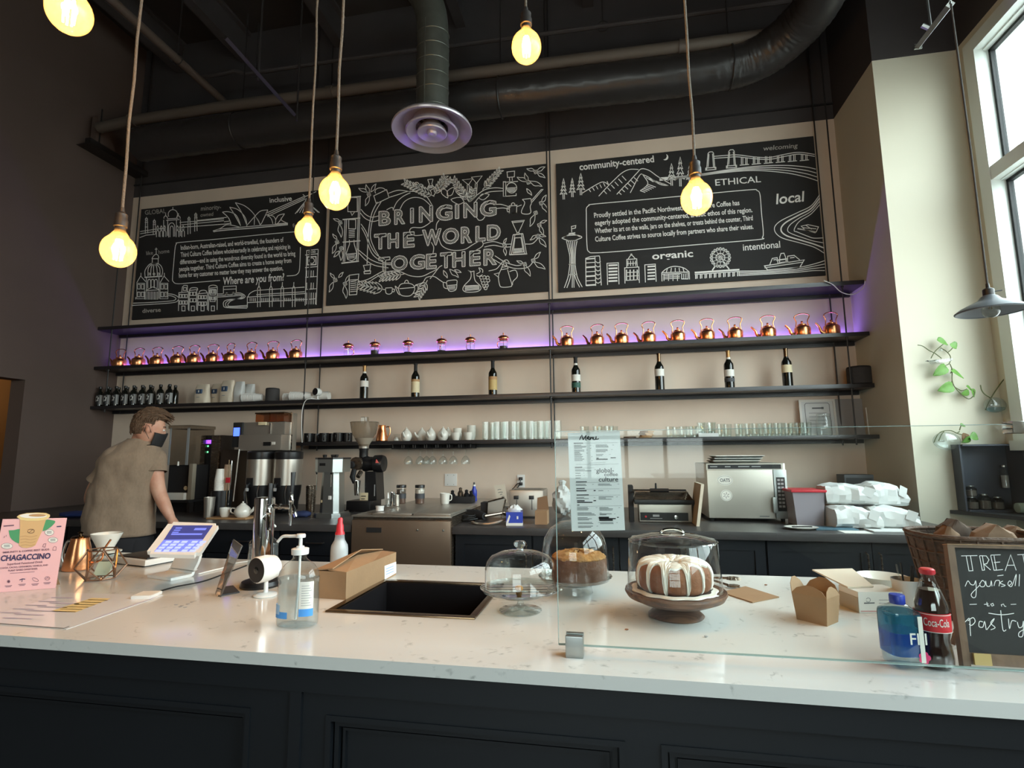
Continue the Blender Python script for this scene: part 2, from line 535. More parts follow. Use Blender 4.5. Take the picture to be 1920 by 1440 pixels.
def circ(r, n=24, c=(0, 0)):
 return [(c[0]+r*cos(2*pi*k/n), c[1]+r*sin(2*pi*k/n)) for k in range(n)]
def arc(c, r, a0, a1, n=10, ry=None):
 ry = ry or r
 return [(c[0]+r*cos(radians(a0+(a1-a0)*k/n)), c[1]+ry*sin(radians(a0+(a1-a0)*k/n))) for k in range(n+1)]
ORD = ['first', 'second', 'third', 'fourth', 'fifth', 'sixth', 'seventh', 'eighth', 'ninth', 'tenth', 'eleventh', 'twelfth', 'thirteenth', 'fourteenth', 'fifteenth', 'sixteenth', 'seventeenth', 'eighteenth', 'nineteenth', 'twentieth']
def spline(pts, n=6):
 """smooth curve through points of any dimension"""
 P = [Vector(p) for p in pts]
 out = []
 for i in range(len(P)-1):
  a = P[i-1] if i else P[i]; b = P[i]; c = P[i+1]; d = P[i+2] if i+2 < len(P) else P[i+1]
  for k in range(n):
   t = k/n
   out.append(0.5*((2*b)+(c-a)*t+(2*a-5*b+4*c-d)*t*t+(3*b-a-3*c+d)*t**3))
 out.append(P[-1])
 return out
# ================================================================== ROOM SHELL
ZP = 4.15          # height where the cream paint ends and the black paint begins
XC, YC = 1.92, 3.92   # projecting column at the window
b = MB().box(XL-0.3, 3.2, YF-0.3, YB+0.2, -0.1, 0.0)
struct(b, 'floor', 'floor')
b = MB().box(XL-0.2, XR+0.3, YF-0.2, YB+0.2, ZC, ZC+0.15)
struct(b, 'ceiling', 'ceil')
b = MB().box(XL-0.1, XR+0.2, YB, YB+0.15, 0, ZP, 0).box(XL-0.1, XR+0.2, YB, YB+0.15, ZP, ZC, 1)
struct(b, 'wall_back', ['cream', 'blackpaint'])
# column / return beside the window
b = MB().box(XC, XR+0.3, YC, YB, 0, ZP, 0).box(XC, XR+0.3, YC, YB, ZP, ZC, 1)
struct(b, 'wall_column', ['column', 'blackpaint'])
# thin black trim lines above the cream paint
struct(MB().box(XL, XC, YB-0.012, YB, ZP+0.13, ZP+0.145), 'trim_1', 'blackmat')
# left wall with a doorway
y0, y1, zd = 2.75, 3.73, 2.04
b = MB().box(XL-0.15, XL, YF, y0, 0, ZC).box(XL-0.15, XL, y1, YB, 0, ZC).box(XL-0.15, XL, y0, y1, zd, ZC)
struct(b, 'wall_left', 'browndark')
b = MB().box(XL-2.2, XL-2.1, 2.2, 4.4, 0, 2.6).box(XL-2.1, XL-0.15, 4.3, 4.4, 0, 2.6).box(XL-2.1, XL-0.15, 2.1, 2.2, 0, 2.6).box(XL-2.2, XL-0.15, 2.1, 4.4, 2.5, 2.6).box(XL-2.2, XL-0.15, 2.1, 4.4, -0.1, 0)
struct(b, 'wall_hallway', 'hall')
l = bpy.data.lights.new('hall_lamp', 'POINT'); l.energy = 4; l.color = (1, 0.66, 0.34); l.shadow_soft_size = 0.08
o = bpy.data.objects.new('hall_lamp', l); o.location = (XL-1.5, 3.6, 2.2); COL.objects.link(o)
# wall behind the camera: shop front with wide openings
b = MB().box(XL-0.15, -2.3, YF-0.15, YF, 0, ZC).box(1.5, XR+0.15, YF-0.15, YF, 0, ZC).box(-2.3, 1.5, YF-0.15, YF, 2.9, ZC).box(-2.3, 1.5, YF-0.15, YF, 0, 0.9)
struct(b, 'wall_front', 'browndark')
fr = MB()
for x in (-2.3, -1.68, -1.06, -0.44, 0.18, 0.81, 1.44):
 fr.box(x, x+0.06, YF-0.12, YF-0.02, 0.9, 2.9)
for z in (0.9, 1.6, 2.3, 2.84):
 fr.box(-2.3, 1.5, YF-0.12, YF-0.02, z, z+0.06)
w = struct(fr, 'window_2', 'blackmetal')
for i in range(3):
 xa = (-2.24, -1.0, 0.24)[i]; xb = (-1.06, 0.18, 1.44)[i]
 MB().box(xa, xb, YF-0.075, YF-0.068, 0.96, 2.30).ob('pane', 'pane', w)
 MB().box(xa, xb, YF-0.075, YF-0.068, 2.36, 2.84).ob('pane', 'pane', w)
# window wall on the right
wy0, wy1, wz0, wz1 = -1.85, 3.80, 1.41, 4.05
b = MB().box(XR, XR+0.2, YF-0.15, wy0, 0, ZC).box(XR, XR+0.2, wy1, YC, 0, ZP).box(XR, XR+0.2, wy1, YC, ZP, ZC, 1)
b.box(XR, XR+0.2, wy0, wy1, 0, wz0).box(XR, XR+0.2, wy0, wy1, wz1, ZP).box(XR, XR+0.2, wy0, wy1, ZP, ZC, 1)
struct(b, 'wall_right', ['column', 'blackpaint'])
fr = MB()
x0, x1 = XR+0.03, XR+0.13
def bar_y(ya, yb, za, zb, m=0, d=0.0): fr.box(x0+d, x1-d, ya, yb, za, zb, m)
# outer casing on the room side, transom, mullions
fr.box(XR-0.025, XR+0.03, wy1-0.085, wy1+0.015, wz0+0.01, wz1-0.06, 0)
fr.box(XR-0.025, XR+0.03, wy0, wy1+0.015, wz1-0.06, wz1+0.03, 0)
fr.box(XR-0.05, XR+0.03, wy0, wy1+0.015, wz0-0.05, wz0+0.01, 0)
fr.box(XR-0.02, XR+0.03, wy0, wy1-0.085, 3.075, 3.165, 0)
mul = [3.80, 1.95, 0.1, -1.75]
for k, ym in enumerate(mul):
 bar_y(ym-0.075, ym+(0.0 if k == 0 else 0.075), wz0, wz1)
for za, zb in ((wz0, wz0+0.07), (3.07, 3.17), (wz1-0.07, wz1)):
 bar_y(wy0, wy1, za, zb)
win = struct(fr, 'window_1', 'whitepaint')
for k in range(3):
 ya, yb = mul[k+1]+0.075, mul[k]-0.075
 for za, zb in ((wz0+0.07, 3.07), (3.17, wz1-0.07)):
  g = MB()
  for a, c_, e, h in ((ya, ya+0.018, za, zb), (yb-0.018, yb, za, zb), (ya, yb, za, za+0.018), (ya, yb, zb-0.018, zb)):
   g.box(x0+0.035, x0+0.065, a, c_, e, h)
  g.ob('gasket', 'rubber', win)
  MB().box(x0+0.048, x0+0.054, ya+0.018, yb-0.018, za+0.018, zb-0.018).ob('pane', 'pane', win)
# street outside: pavement and a pale building front, so the window does not look into nothing
struct(MB().box(XR+0.3, 40, -40, 40, -0.25, -0.15), 'ground', mat('pavement', (150, 148, 144), 0.9))
# ================================================================== CEILING SERVICES
YJ = [0.0]
n = 0
for xj in (-4.55, -3.75, -2.65, -1.35, -0.1, 1.15, 2.1):
 j = MB().box(xj-0.05, xj+0.05, YF, YB, ZC-0.34, ZC-0.31).box(xj-0.006, xj+0.006, YF, YB, ZC-0.31, ZC-0.03).box(xj-0.05, xj+0.05, YF, YB, ZC-0.03, ZC)
 struct(j, 'trim_%d' % (2+n), 'blackpaint'); n += 1
# pipe running towards the back wall (upper corner), hung under the joists
def seg_pipe(name, pts, r, m, label, cat='pipe', seg=12, extra=None):
 t = thing(name, label, cat, (0, 0, 0))
 MB().tube(pts, r, seg).ob('pipe', m, t)
 if extra: extra(t)
 return t
pa = py_(425, 195, 4.2); pb = Vector((pa.x, 4.2, pa.z))
def hang(pts):
 def f(t):
  for p in pts:
   MB().tube([p, (p[0], p[1], ZC-0.3)], 0.006, 6).tube([(p[0]-0.05*cos(a), p[1], p[2]+0.05*sin(a)) for a in [2*pi*k/12 for k in range(12)]], 0.004, 5, closed=True).ob('hanger', 'blackmetal', t)
 return f
seg_pipe('sprinkler_pipe', [(pa.x, YF, pa.z), tuple(pb)], 0.035, mat('pipe_grey', (86, 74, 66), 0.7), 'thick grey-brown pipe running along the ceiling beside the dark wall', extra=hang([(pa.x, 1.2, pa.z), (pa.x, 3.6, pa.z)]))
pc = py_(1020, 68, 4.0)
seg_pipe('conduit', [tuple(py_(372, 146, 4.2)), tuple(py_(420, 138, 4.2)), tuple(py_(440, 133, 4.2)), tuple(py_(460, 139, 4.2)), tuple(py_(640, 112, 4.2)), tuple(py_(1000, 66, 4.2)), tuple(py_(1290, 28, 4.2)), tuple(py_(1560, -10, 4.2))], 0.018, 'blackpaint', 'thin dark conduit with a small kink high above the insulated duct', 'conduit', 8,
         extra=hang([tuple(py_(480, 136, 4.2)), tuple(py_(1130, 49, 4.2))]))
pp = [py_(x, y, 3.98) for x, y in ((186, 240), (250, 226), (420, 200), (620, 174), (900, 136), (1280, 88), (1400, 72), (1480, 60))]
t = seg_pipe('drain_pipe', [tuple(p) for p in pp], 0.048, mat('pipe_taupe', (88, 79, 71), 0.6), 'taupe pipe sloping along the top of the wrapped duct', 'pipe', 14)
for k in (1, 3, 5):
 p = pp[k]
 MB().tube([(p.x-0.03, p.y, p.z), (p.x+0.03, p.y, p.z-0.002)], 0.058, 14).ob('coupling', mat('coupling_grey%d' % k, (80, 72, 65), 0.5), t)
# big wrapped duct along the back wall, turning towards the room at its end
ax = [py_(x, y, 4.08) for x, y in ((262, 272), (520, 236), (830, 197), (1100, 163), (1330, 134))]
end = [ax[-1]+Vector((0.34, -0.04, 0.02)), ax[-1]+Vector((0.58, -0.22, 0.09)), ax[-1]+Vector((0.68, -0.52, 0.14)), ax[-1]+Vector((0.72, -1.1, 0.32)), ax[-1]+Vector((0.74, -2.4, 0.7))]
cl = spline([tuple(p) for p in ax]+[tuple(p) for p in end], 26)
mb = MB()
rng = random.Random(3)
segn = 28
vs, fs = [], []
rr0 = 0.155
for i, p in enumerate(cl):
 a = cl[min(i+1, len(cl)-1)]-cl[max(i-1, 0)]
 a.normalize()
 n1 = a.cross(Vector((0, 0, 1))).normalized(); n2 = a.cross(n1)
 for k in range(segn):
  th = 2*pi*k/segn
  w = 1+0.03*sin(7*th+i*.9)*sin(i*.8+k*0.6)+rng.uniform(-0.026, 0.026)*(1 if p.x > -.8 else .5)
  q = p+rr0*w*(cos(th)*n1+sin(th)*n2)
  vs.append(tuple(q))
for i in range(len(cl)-1):
 for k in range(segn):
  k2 = (k+1) % segn
  fs.append((i*segn+k, i*segn+k2, (i+1)*segn+k2, (i+1)*segn+k))
t = thing('insulated_duct', 'large black foil-wrapped duct along the top of the back wall', 'duct', tuple(ax[2]))
mb.add([tuple(Vector(v)-ax[2]) for v in vs], fs).ob('wrap', 'foil', t, angle=60)
for k in (20, 62, 112):
 p = cl[min(k, len(cl)-1)]-ax[2]
 MB().tube([(p.x, p.y-rr0*1.03*cos(a), p.z+rr0*1.03*sin(a)) for a in [2*pi*j/24 for j in range(24)]], 0.008, 6, closed=True).tube([(p.x, p.y, p.z+rr0), (p.x, p.y, ZC-ax[2].z-0.3)], 0.006, 6).ob('strap', 'blackmetal', t)
# wall bracket where the pipe meets the dark wall
A, Bq = px_(163, 262, XL+0.12), px_(275, 329, XL+0.12)
t = thing('wall_bracket', 'dark steel channel bracket high on the brown wall under the pipe end', 'bracket', tuple(A))
d = Bq-A
MB().box(-0.02, 0.04, 0, d.y, d.z*0.5-0.03, d.z*0.5+0.02).box(-0.12, 0.04, 0, d.y, d.z*0.5-0.035, d.z*0.5-0.03).ob('channel', 'blackmetal', t)
MB().prism([(0.08, 0.0), (d.y*0.5, 0.0), (0.16, 0.26), (0.08, 0.3)], -0.06, 0.0, 'x').ob('gusset', 'browndark', t)
MB().tube([(0, 0.12, 0), (0, 0.12, 0.4)], 0.008, 6).ob('rod', 'blackmetal', t)
# strut trapeze hanging left of the round duct
P0, P1 = py_(552, 215, 3.3), py_(628, 285, 2.55)
t = thing('strut_trapeze', 'slim metal trapeze with two long rods hanging from the ceiling', 'hanger', tuple(P0))
e = P1-P0
MB().tube([(0, 0, 0), (0.02, e.y, 0)], 0.016, 4).ob('channel', 'blackmetal', t)
for yy in (0.03, e.y*0.55):
 MB().tube([(0, yy, -0.03), (0, yy, ZC-P0.z-0.02)], 0.007, 6).ob('rod', 'alu' if False else 'blackmetal', t)
# short strut by the window lamp
P0, P1 = py_(1722, 86, 3.2), py_(1782, 8, 2.6)
t = thing('lamp_strut', 'short grey steel strut hanging above the window lamp', 'hanger', tuple(P0))
e = P1-P0
MB().box(-0.02, 0.02, -0.0, 0.01, -0.015, 0.015).tube([(0, 0, 0), tuple(e)], 0.018, 4).ob('channel', 'alu', t)
MB().tube([tuple(e*0.45), (e.x*0.45-0.02, e.y*0.45, ZC-P0.z-0.02)], 0.006, 6).tube([tuple(e*0.45+Vector((-0.04, 0, 0.03))), tuple(e*0.45)], 0.012, 6).ob('rod', 'alu', t)
MB().tube([tuple(e), (e.x, e.y, ZC-P0.z-0.02)], 0.006, 6).ob('rod', 'alu', t)
# spiral duct with round diffuser
pd_ = py_(810, 243, 3.45); kk = K(pd_)
rd = 0.118
t = thing('round_duct', 'galvanised spiral duct dropping from the ceiling to a round diffuser', 'duct', tuple(pd_))
tp = zt(pd_, 55)-pd_.z
dl = spline([(0, 0, 0.10), (0, 0, 0.5), (0, 0, tp-0.1), (-0.03, -0.0, tp+0.18), (-0.16, 0.0, tp+0.42), (-0.42, 0.0, tp+0.58), (-0.9, 0, tp+0.66)], 7)
MB().tube(dl, rd, 32, cap=False).ob('duct', 'galv', t)
for i in range(9):
 z = 0.16+0.115*i
 if z > tp: break
 MB().tube([(rd*1.004*cos(a), rd*1.004*sin(a), z+0.018*sin(a)+ (0.02 if i else 0)) for a in [2*pi*j/32 for j in range(32)]], 0.004, 5, closed=True).ob('seam', 'galv', t)
MB().tube([(rd*1.004*cos(-1.75), rd*1.004*sin(-1.75), 0.12), (rd*1.004*cos(-1.75), rd*1.004*sin(-1.75), tp)], 0.005, 5).ob('rib', 'galv', t)
R0 = 75*kk
t2 = thing('round_diffuser', 'pale round ceiling diffuser of concentric rings under the spiral duct', 'air diffuser', tuple(pd_))
MB().lathe([(rd*0.98, 0.14), (rd*1.05, 0.085), (R0*0.80, 0.045), (R0*0.97, 0.012), (R0, -0.006), (R0*0.985, -0.016), (R0*0.9, -0.01), (R0*0.74, 0.028), (R0*0.70, 0.04)], 48).ob('outer_cone', 'diffuser', t2)
MB().lathe([(rd, 0.12), (R0*0.5, 0.04), (R0*0.64, -0.01), (R0*0.66, -0.022), (R0*0.63, -0.028), (R0*0.5, -0.012), (R0*0.40, 0.01)], 48).ob('middle_cone', 'diffuser', t2)
MB().lathe([(R0*0.2, 0.05), (R0*0.34, -0.005), (R0*0.37, -0.03), (R0*0.35, -0.037), (R0*0.2, -0.02), (R0*0.12, -0.016)], 40).ob('inner_cone', 'diffuser', t2)
MB().lathe([(R0*0.13, -0.01), (R0*0.13, -0.03), (R0*0.10, -0.042), (0.001, -0.046)], 24).ob('hub', 'diffuser', t2)
# ================================================================== FRONT COUNTER
ZT = 0.92
CX0, CX1, CY0, CY1 = -3.5, XR, 1.147, 2.126
sk = (-0.815, -0.385, 1.462, 1.845)   # sink cut-out
b = MB()
th = 0.027
for x0, x1, y0, y1 in ((CX0, sk[0], CY0, CY1), (sk[1], CX1-0.002, CY0, CY1), (sk[0], sk[1], CY0, sk[2]), (sk[0], sk[1], sk[3], CY1)):
 b.box(x0, x1, y0, y1, ZT-th, ZT)
bm = bmesh.new()
o = tag(b.ob('quartz_worktop', 'quartz', None, smooth=False), 'white veined quartz worktop of the front service counter', 'worktop')
# panelled base
t = thing('bar_counter', 'black panelled base under the white front counter', 'counter', (0, CY0+0.02, 0))
zb = ZT-th-0.001
MB().box(CX0, CX1-0.01, 0.03, 0.09, 0.0, zb).ob('body', 'cabfront', t)
MB().box(CX0, CX1-0.01, CY1-CY0-0.10, CY1-CY0-0.06, 0.0, zb).box(CX0, CX0+0.03, 0.09, CY1-CY0-0.1, 0, zb).ob('rear_panel', 'cabfront', t)
def cf(px): return py_(px, 1390, CY0+0.04).x
xs = [(-2.6, -1.75), (-1.66, cf(476)), (cf(618), cf(1172)), (cf(1238), 1.36), (1.45, 2.35)]
zr = zt(py_(900, 1340, CY0+0.03), 1362)
ztop = zr
MB().box(CX0, CX1-0.01, 0.004, 0.03, ztop, zb).ob('rail', 'cabfront', t)
MB().box(CX0, CX1-0.01, 0.004, 0.03, 0, 0.14).ob('rail', 'cabfront', t)
edges = [CX0]
for a, c_ in xs: edges += [a, c_]
edges.append(CX1-0.01)
for k in range(0, len(edges), 2):
 if edges[k+1]-edges[k] > 0.01:
  MB().box(edges[k], edges[k+1], 0.004, 0.03, 0.14, ztop).ob('stile', 'cabfront', t)
sx_ = cf(556)
MB().box(sx_-0.006, sx_+0.022, -0.004, 0.004, 0, zb).ob('joint_strip', 'cabfront', t)
MB().box(CX0, CX1-0.01, -0.006, 0.004, zb-0.055, zb).ob('top_rail_strip', 'cabfront', t)
for a, c_ in xs:
 m_ = MB()
 za, zz = 0.14, ztop
 for k, (ins, yy, wd) in enumerate(((0.0, 0.0, 0.012), (0.016, 0.012, 0.01), (0.032, 0.02, 0.006))):
  x0, x1, z0, z1 = a+ins, c_-ins, za+ins, zz-ins
  for q in ((x0, x0+wd, z0, z1), (x1-wd, x1, z0, z1), (x0+wd, x1-wd, z0, z0+wd), (x0+wd, x1-wd, z1-wd, z1)):
   m_.box(q[0], q[1], yy, 0.03, q[2], q[3])
 m_.ob('moulding', 'cabfront', t)
# sink
t = thing('bar_sink', 'black drop-in bar sink with a bronze steel rim in the white counter', 'sink', (0, 0, ZT))
x0, x1, y0, y1 = sk
rimw = 0.016
r_ = MB()
for q in ((x0-0.004, x1+0.004, y0-0.006, y0+rimw), (x0-0.004, x1+0.004, y1-rimw, y1+0.006), (x0-0.004, x0+rimw, y0+rimw, y1-rimw), (x1-rimw, x1+0.004, y0+rimw, y1-rimw)):
 r_.box(q[0], q[1], q[2], q[3], -0.004, 0.005, 0, 0.002)
r_.ob('rim', 'bronze', t)
dz = -0.16
w_ = 0.02
MB().box(x0+0.012, x0+w_, y0+0.012, y1-0.012, dz, 0).box(x1-w_, x1-0.012, y0+0.012, y1-0.012, dz, 0).box(x0+w_, x1-w_, y0+0.012, y0+w_, dz, 0).box(x0+w_, x1-w_, y1-w_, y1-0.012, dz, 0).box(x0+0.012, x1-0.012, y0+0.012, y1-0.012, dz-0.006, dz).ob('basin', mat('sink_black', (34, 32, 34), 0.25, 0.3), t)
MB().lathe([(0.04, dz+0.001), (0.04, dz+0.005), (0.02, dz+0.003), (0.001, dz+0.002)], 20, c=((x0+x1)/2, (y0+y1)/2, 0)).ob('drain', 'steeldark', t)
# glass guard
GY = 1.245
gx0 = py_(1048, 1207, GY).x; gz0 = py_(1048, 1207, GY).z; gz1 = 1.412
t = thing('glass_guard', 'clear glass sneeze guard standing on the counter in front of the cakes', 'glass screen', (gx0, GY, ZT))
W_ = XR-0.02-gx0
hg0, hg1 = gz0-ZT, gz1-ZT
MB().box(0, W_, -0.0045, 0.0045, hg0, hg1).ob('pane', 'guard', t)
e = MB().box(-0.0008, 0.0, -0.005, 0.005, hg0, hg1).box(0, W_, -0.005, 0.005, hg1, hg1+0.0009).box(0, W_, -0.005, 0.005, hg0-0.0012, hg0)
e.ob('polished_edge', 'guardedge', t)
cx = py_(1077, 1205, GY-0.01).x-gx0
for k, cxx in enumerate((cx, cx+1.25, cx+2.4)):
 kz = 0.045
 c_ = MB().box(cxx-0.0195, cxx+0.0195, -0.018, -0.005, 0, kz, 0, 0.003).box(cxx-0.0195, cxx+0.0195, 0.005, 0.018, 0, kz, 0, 0.003).box(cxx-0.0195, cxx+0.0195, -0.005, 0.005, 0, hg0-0.002, 0)
 c_.ob('clamp', 'alu', t)
q = py_(1902, 803, GY).x-gx0
MB().box(q-0.012, q+0.05, -0.016, 0.016, hg1-0.018, hg1+0.006, 0, 0.002).ob('top_clip', 'chrome', t)
# ================================================================== BACK COUNTER
BY = 3.27
def cb(px): return py_(px, 1040, BY).x
pr0, pr1 = cb(661), cb(848)
tag(MB().box(XL+0.02, pr0-0.004, BY-0.02, YB-0.005, ZT-0.045, ZT, 0, 0.004).ob('back_worktop', 'backtop', None), 'charcoal worktop along the back wall from the brown wall to the steel fridge', 'worktop')
tag(MB().box(pr1+0.004, XC-0.005, BY-0.02, YB-0.005, ZT-0.045, ZT, 0, 0.004).ob('back_worktop', 'backtop', None), 'charcoal worktop along the back wall from the steel fridge to the window column', 'worktop')
def cabinet(x0, x1, label, nd=1, drawer=False):
 t = thing('base_cabinet', label, 'cabinet', (x0, BY+0.02, 0), 0, 'dark base cabinets under the back worktop')
 w = x1-x0-0.003
 z1 = ZT-0.047
 MB().box(0, w, 0.02, 0.6, 0.1, z1).box(0.02, w-0.02, 0.06, 0.55, 0.0, 0.1).ob('body', 'cab', t)
 zd0, zd1 = 0.11, z1-0.005
 if drawer:
  d = MB().box(0.004, w-0.004, 0.0, 0.02, zd1-0.15, zd1, 0, 0.002).ob('drawer', 'cab', t)
  MB().tube([(w/2-0.06, 0, zd1-0.07), (w/2-0.06, -0.022, zd1-0.07), (w/2+0.06, -0.022, zd1-0.07), (w/2+0.06, 0, zd1-0.07)], 0.005, 6).ob('handle', 'blackmetal', d)
  zd1 -= 0.155
 dw = (w-0.004)/nd
 for k in range(nd):
  a, c_ = 0.002+k*dw+0.002, 0.002+(k+1)*dw-0.002
  f = 0.055
  d = MB().box(a, c_, 0.008, 0.02, zd0, zd1).box(a, a+f, 0.0, 0.008, zd0, zd1).box(c_-f, c_, 0.0, 0.008, zd0, zd1).box(a+f, c_-f, 0.0, 0.008, zd0, zd0+f).box(a+f, c_-f, 0.0, 0.008, zd1-f, zd1).ob('door', 'cab', t)
  hx = c_-0.03 if (k == 0) else a+0.03
  MB().tube([(hx, 0, zd1-0.05), (hx, -0.024, zd1-0.06), (hx, -0.024, zd1-0.2), (hx, 0, zd1-0.21)], 0.005, 6).ob('handle', 'steeldark', d)
L = 'dark blue-black base cabinet under the back worktop, '
cabinet(XL+0.03, -3.9, L+'in the corner by the brown wall', 2)
cabinet(-3.9, cb(380), L+'behind the person', 2, True)
cabinet(cb(380), cb(520), L+'below the coffee brewer', 1, True)
cabinet(cb(520), pr0-0.01, L+'between brewer and steel fridge', 1, True)
cabinet(pr1+0.01, cb(998), L+'beside the steel fridge', 1)
cabinet(cb(998), cb(1162), L+'below the toaster', 1)
cabinet(cb(1162), cb(1440), L+'below the sandwich press', 2)
cabinet(cb(1440), XC-0.02, L+'below the white paper bags', 2)
# stainless prep fridge
PT = zt(Vector(((pr0+pr1)/2, BY-0.03, 0)), 967)
t = thing('prep_fridge', 'low stainless steel prep fridge with flat lids between the back cabinets', 'fridge', (pr0, BY-0.03, 0))
w = pr1-pr0
MB().box(0, w, 0.02, 0.85, 0.1, PT-0.005).ob('body', 'steeldark', t)
d = MB().box(0.004, w-0.004, 0, 0.02, 0.12, PT-0.03, 0, 0.003).ob('door', mat('fridge_steel', (152, 132, 114), 0.3, 0.72, rvar=0.03, scale=12, stretch=(1, 1, 16)), t)
hx = py_(705, 995, BY).x-pr0
MB().box(hx-0.05, hx+0.05, -0.004, 0.001, PT-0.105, PT-0.075).ob('handle', 'blackmat', d)
for qx in (py_(786, 992, BY).x-pr0, py_(834, 992, BY).x-pr0):
 MB().lathe([(0.007, 0), (0.006, 0.004), (0.001, 0.005)], 10).at((0, 0, 0)).ob('screw', 'alu', d, loc=(qx, -0.001, PT-0.085)).rotation_euler = (pi/2, 0, 0)
MB().box(-0.0, w, 0.0, YB-BY+0.02, PT-0.012, PT, 0, 0.003).ob('top', 'steel', t)
MB().box(0.2*w, 0.6*w, 0.02, 0.7, PT+0.0005, PT+0.012, 0, 0.004).ob('lid', 'steel', t)
MB().box(0.615*w, 0.985*w, 0.02, 0.7, PT+0.0005, PT+0.014, 0, 0.004).ob('lid', 'steel', t)
for k, fx in enumerate((0.05, w-0.05)):
 MB().lathe([(0.02, 0), (0.02, 0.1)], 10, c=(fx, 0.1, 0), close=True).ob('foot', 'steeldark', t)
# ================================================================== SHELVES AND RODS ON THE BACK WALL
SY0, SY1 = 4.335, YB-0.004
SH = {1: 2.655, 2: 2.254, 3: 1.863, 4: 1.484}
TH = {1: 0.033, 2: 0.030, 3: 0.031, 4: 0.029}
x4 = py_(550, 832, SY0).x
for k, nm in ((1, 'topmost long black steel shelf just below the chalkboards'), (2, 'second long black steel shelf down, carrying the copper kettles'), (3, 'third long black steel shelf down, carrying the wine bottles'), (4, 'lowest and shortest black steel shelf, carrying cups and glasses')):
 x0 = XL+0.006 if k < 4 else x4
 s_ = thing('wall_shelf', nm, 'shelf', (x0, SY0, SH[k]-TH[k]))
 w = XC-0.006-x0; d = SY1-SY0
 MB().box(0, w, 0, d, 0, TH[k], 0, 0.002).ob('board', 'shelf', s_)
 bk = MB()
 MB().box(0.01, w-0.01, d-0.03, d, -0.03, 0.0).ob('ledger', 'shelf', s_)
led = tag(MB().box(XL+0.05, XC-0.03, YB-0.022, YB-0.006, SH[2]+0.001, SH[2]+0.007).ob('led_strip', 'ledpurple', None), 'purple LED strip lying along the wall behind the copper kettles', 'light strip')
la = area('led_glow', (0.5*(XL+XC), YB-0.03, SH[2]+0.012), (radians(180), 0, 0), XC-XL-0.1, 0.02, 8.0, (0.30, 0.17, 1.0))
la.visible_camera = True
rods = [(208, 238, 640), (574.5, 602, 640), (1031, 1037, 640), (1581, 1556, 560)]
places = ['by the brown wall', 'above the small white camera', 'between the two wide chalkboards', 'by the window column']
for (pf, pb_, row), pl in zip(rods, places):
 for px, y, w_ in ((pf, SY0+0.022, 'front'), (pb_, YB-0.03, 'wall-side')):
  x = py_(px, row, y).x
  if x < XL+0.03: x = XL+0.03
  zlo = SH[4]-TH[4]-0.045 if x > x4 else SH[3]-TH[3]-0.03
  t = thing('shelf_rod', 'thin black '+w_+' shelf rod '+pl, 'rod', (x, y, zlo), 0, 'rods carrying the wall shelves')
  MB().tube([(0, 0, 0), (0, 0, ZC-zlo-0.002)], 0.0058, 8).ob('rod', 'blackmetal', t)
  n_ = MB()
  for k in SH:
   if k == 4 and x < x4: continue
   n_.lathe([(0.001, SH[k]-TH[k]-0.014-zlo), (0.011, SH[k]-TH[k]-0.012-zlo), (0.011, SH[k]-TH[k]-zlo-0.0005)], 8)
  n_.ob('nut', 'blackmetal', t)
# ================================================================== CHALKBOARDS
YBD = 4.584
def board(lbl, tl, tr, bl, br):
 A, B_, C_, D_ = [py_(*q, YBD) for q in (tl, tr, bl, br)]
 x0, x1 = (A.x+C_.x)/2, (B_.x+D_.x)/2
 z1, z0 = (A.z+B_.z)/2, (C_.z+D_.z)/2
 t = thing('chalkboard_mural', lbl, 'chalkboard', (x0, YBD, z0))
 MB().box(0, x1-x0, 0.0005, YB-YBD-0.002, 0, z1-z0).ob('board', 'chalk', t)
 return t, (x0, z0)
class Draw:
 def __init__(s, t, off, ox, oy, sc, w):
  s.t, s.off, s.ox, s.oy, s.sc, s.w = t, off, ox, oy, sc, w
  s.a = MB()
 def to(s, a, b):
  p = py_(s.ox+a/s.sc, s.oy+b/s.sc, YBD-0.0005)
  return (p.x-s.off[0], -0.0007, p.z-s.off[1])
 def L(s, *pts, w=1.0, closed=False):
  s.a.stroke(pts, s.w*w, s.to, 0, closed)
 def C(s, *pts, w=1.0, n=6):
  s.a.stroke(spline(pts, n), s.w*w, s.to)
 def O(s, cx, cy, rx, ry=None, w=1.0, a0=0, a1=360, n=20):
  s.a.stroke(arc((cx, cy), rx, a0, a1, n, ry), s.w*w, s.to)
 def R(s, x0, y0, x1, y1, w=1.0, sl=0.0):
  s.L((x0, y0), (x1, y0+sl*(x1-x0)), (x1, y1+sl*(x1-x0)), (x0, y1), closed=True, w=w)
 def T(s, txt, p0, p1, h, bold=0.0, shear=0.0, m=0):
  MB().text(txt, p0, p1, -h, s.to, m, bold+.008, shear).ob('lettering', ['chalkline', 'chalkgrey'], s.t, smooth=False)
 def done(s):
  s.a.ob('chalk_drawing', 'chalkline', s.t, smooth=False)
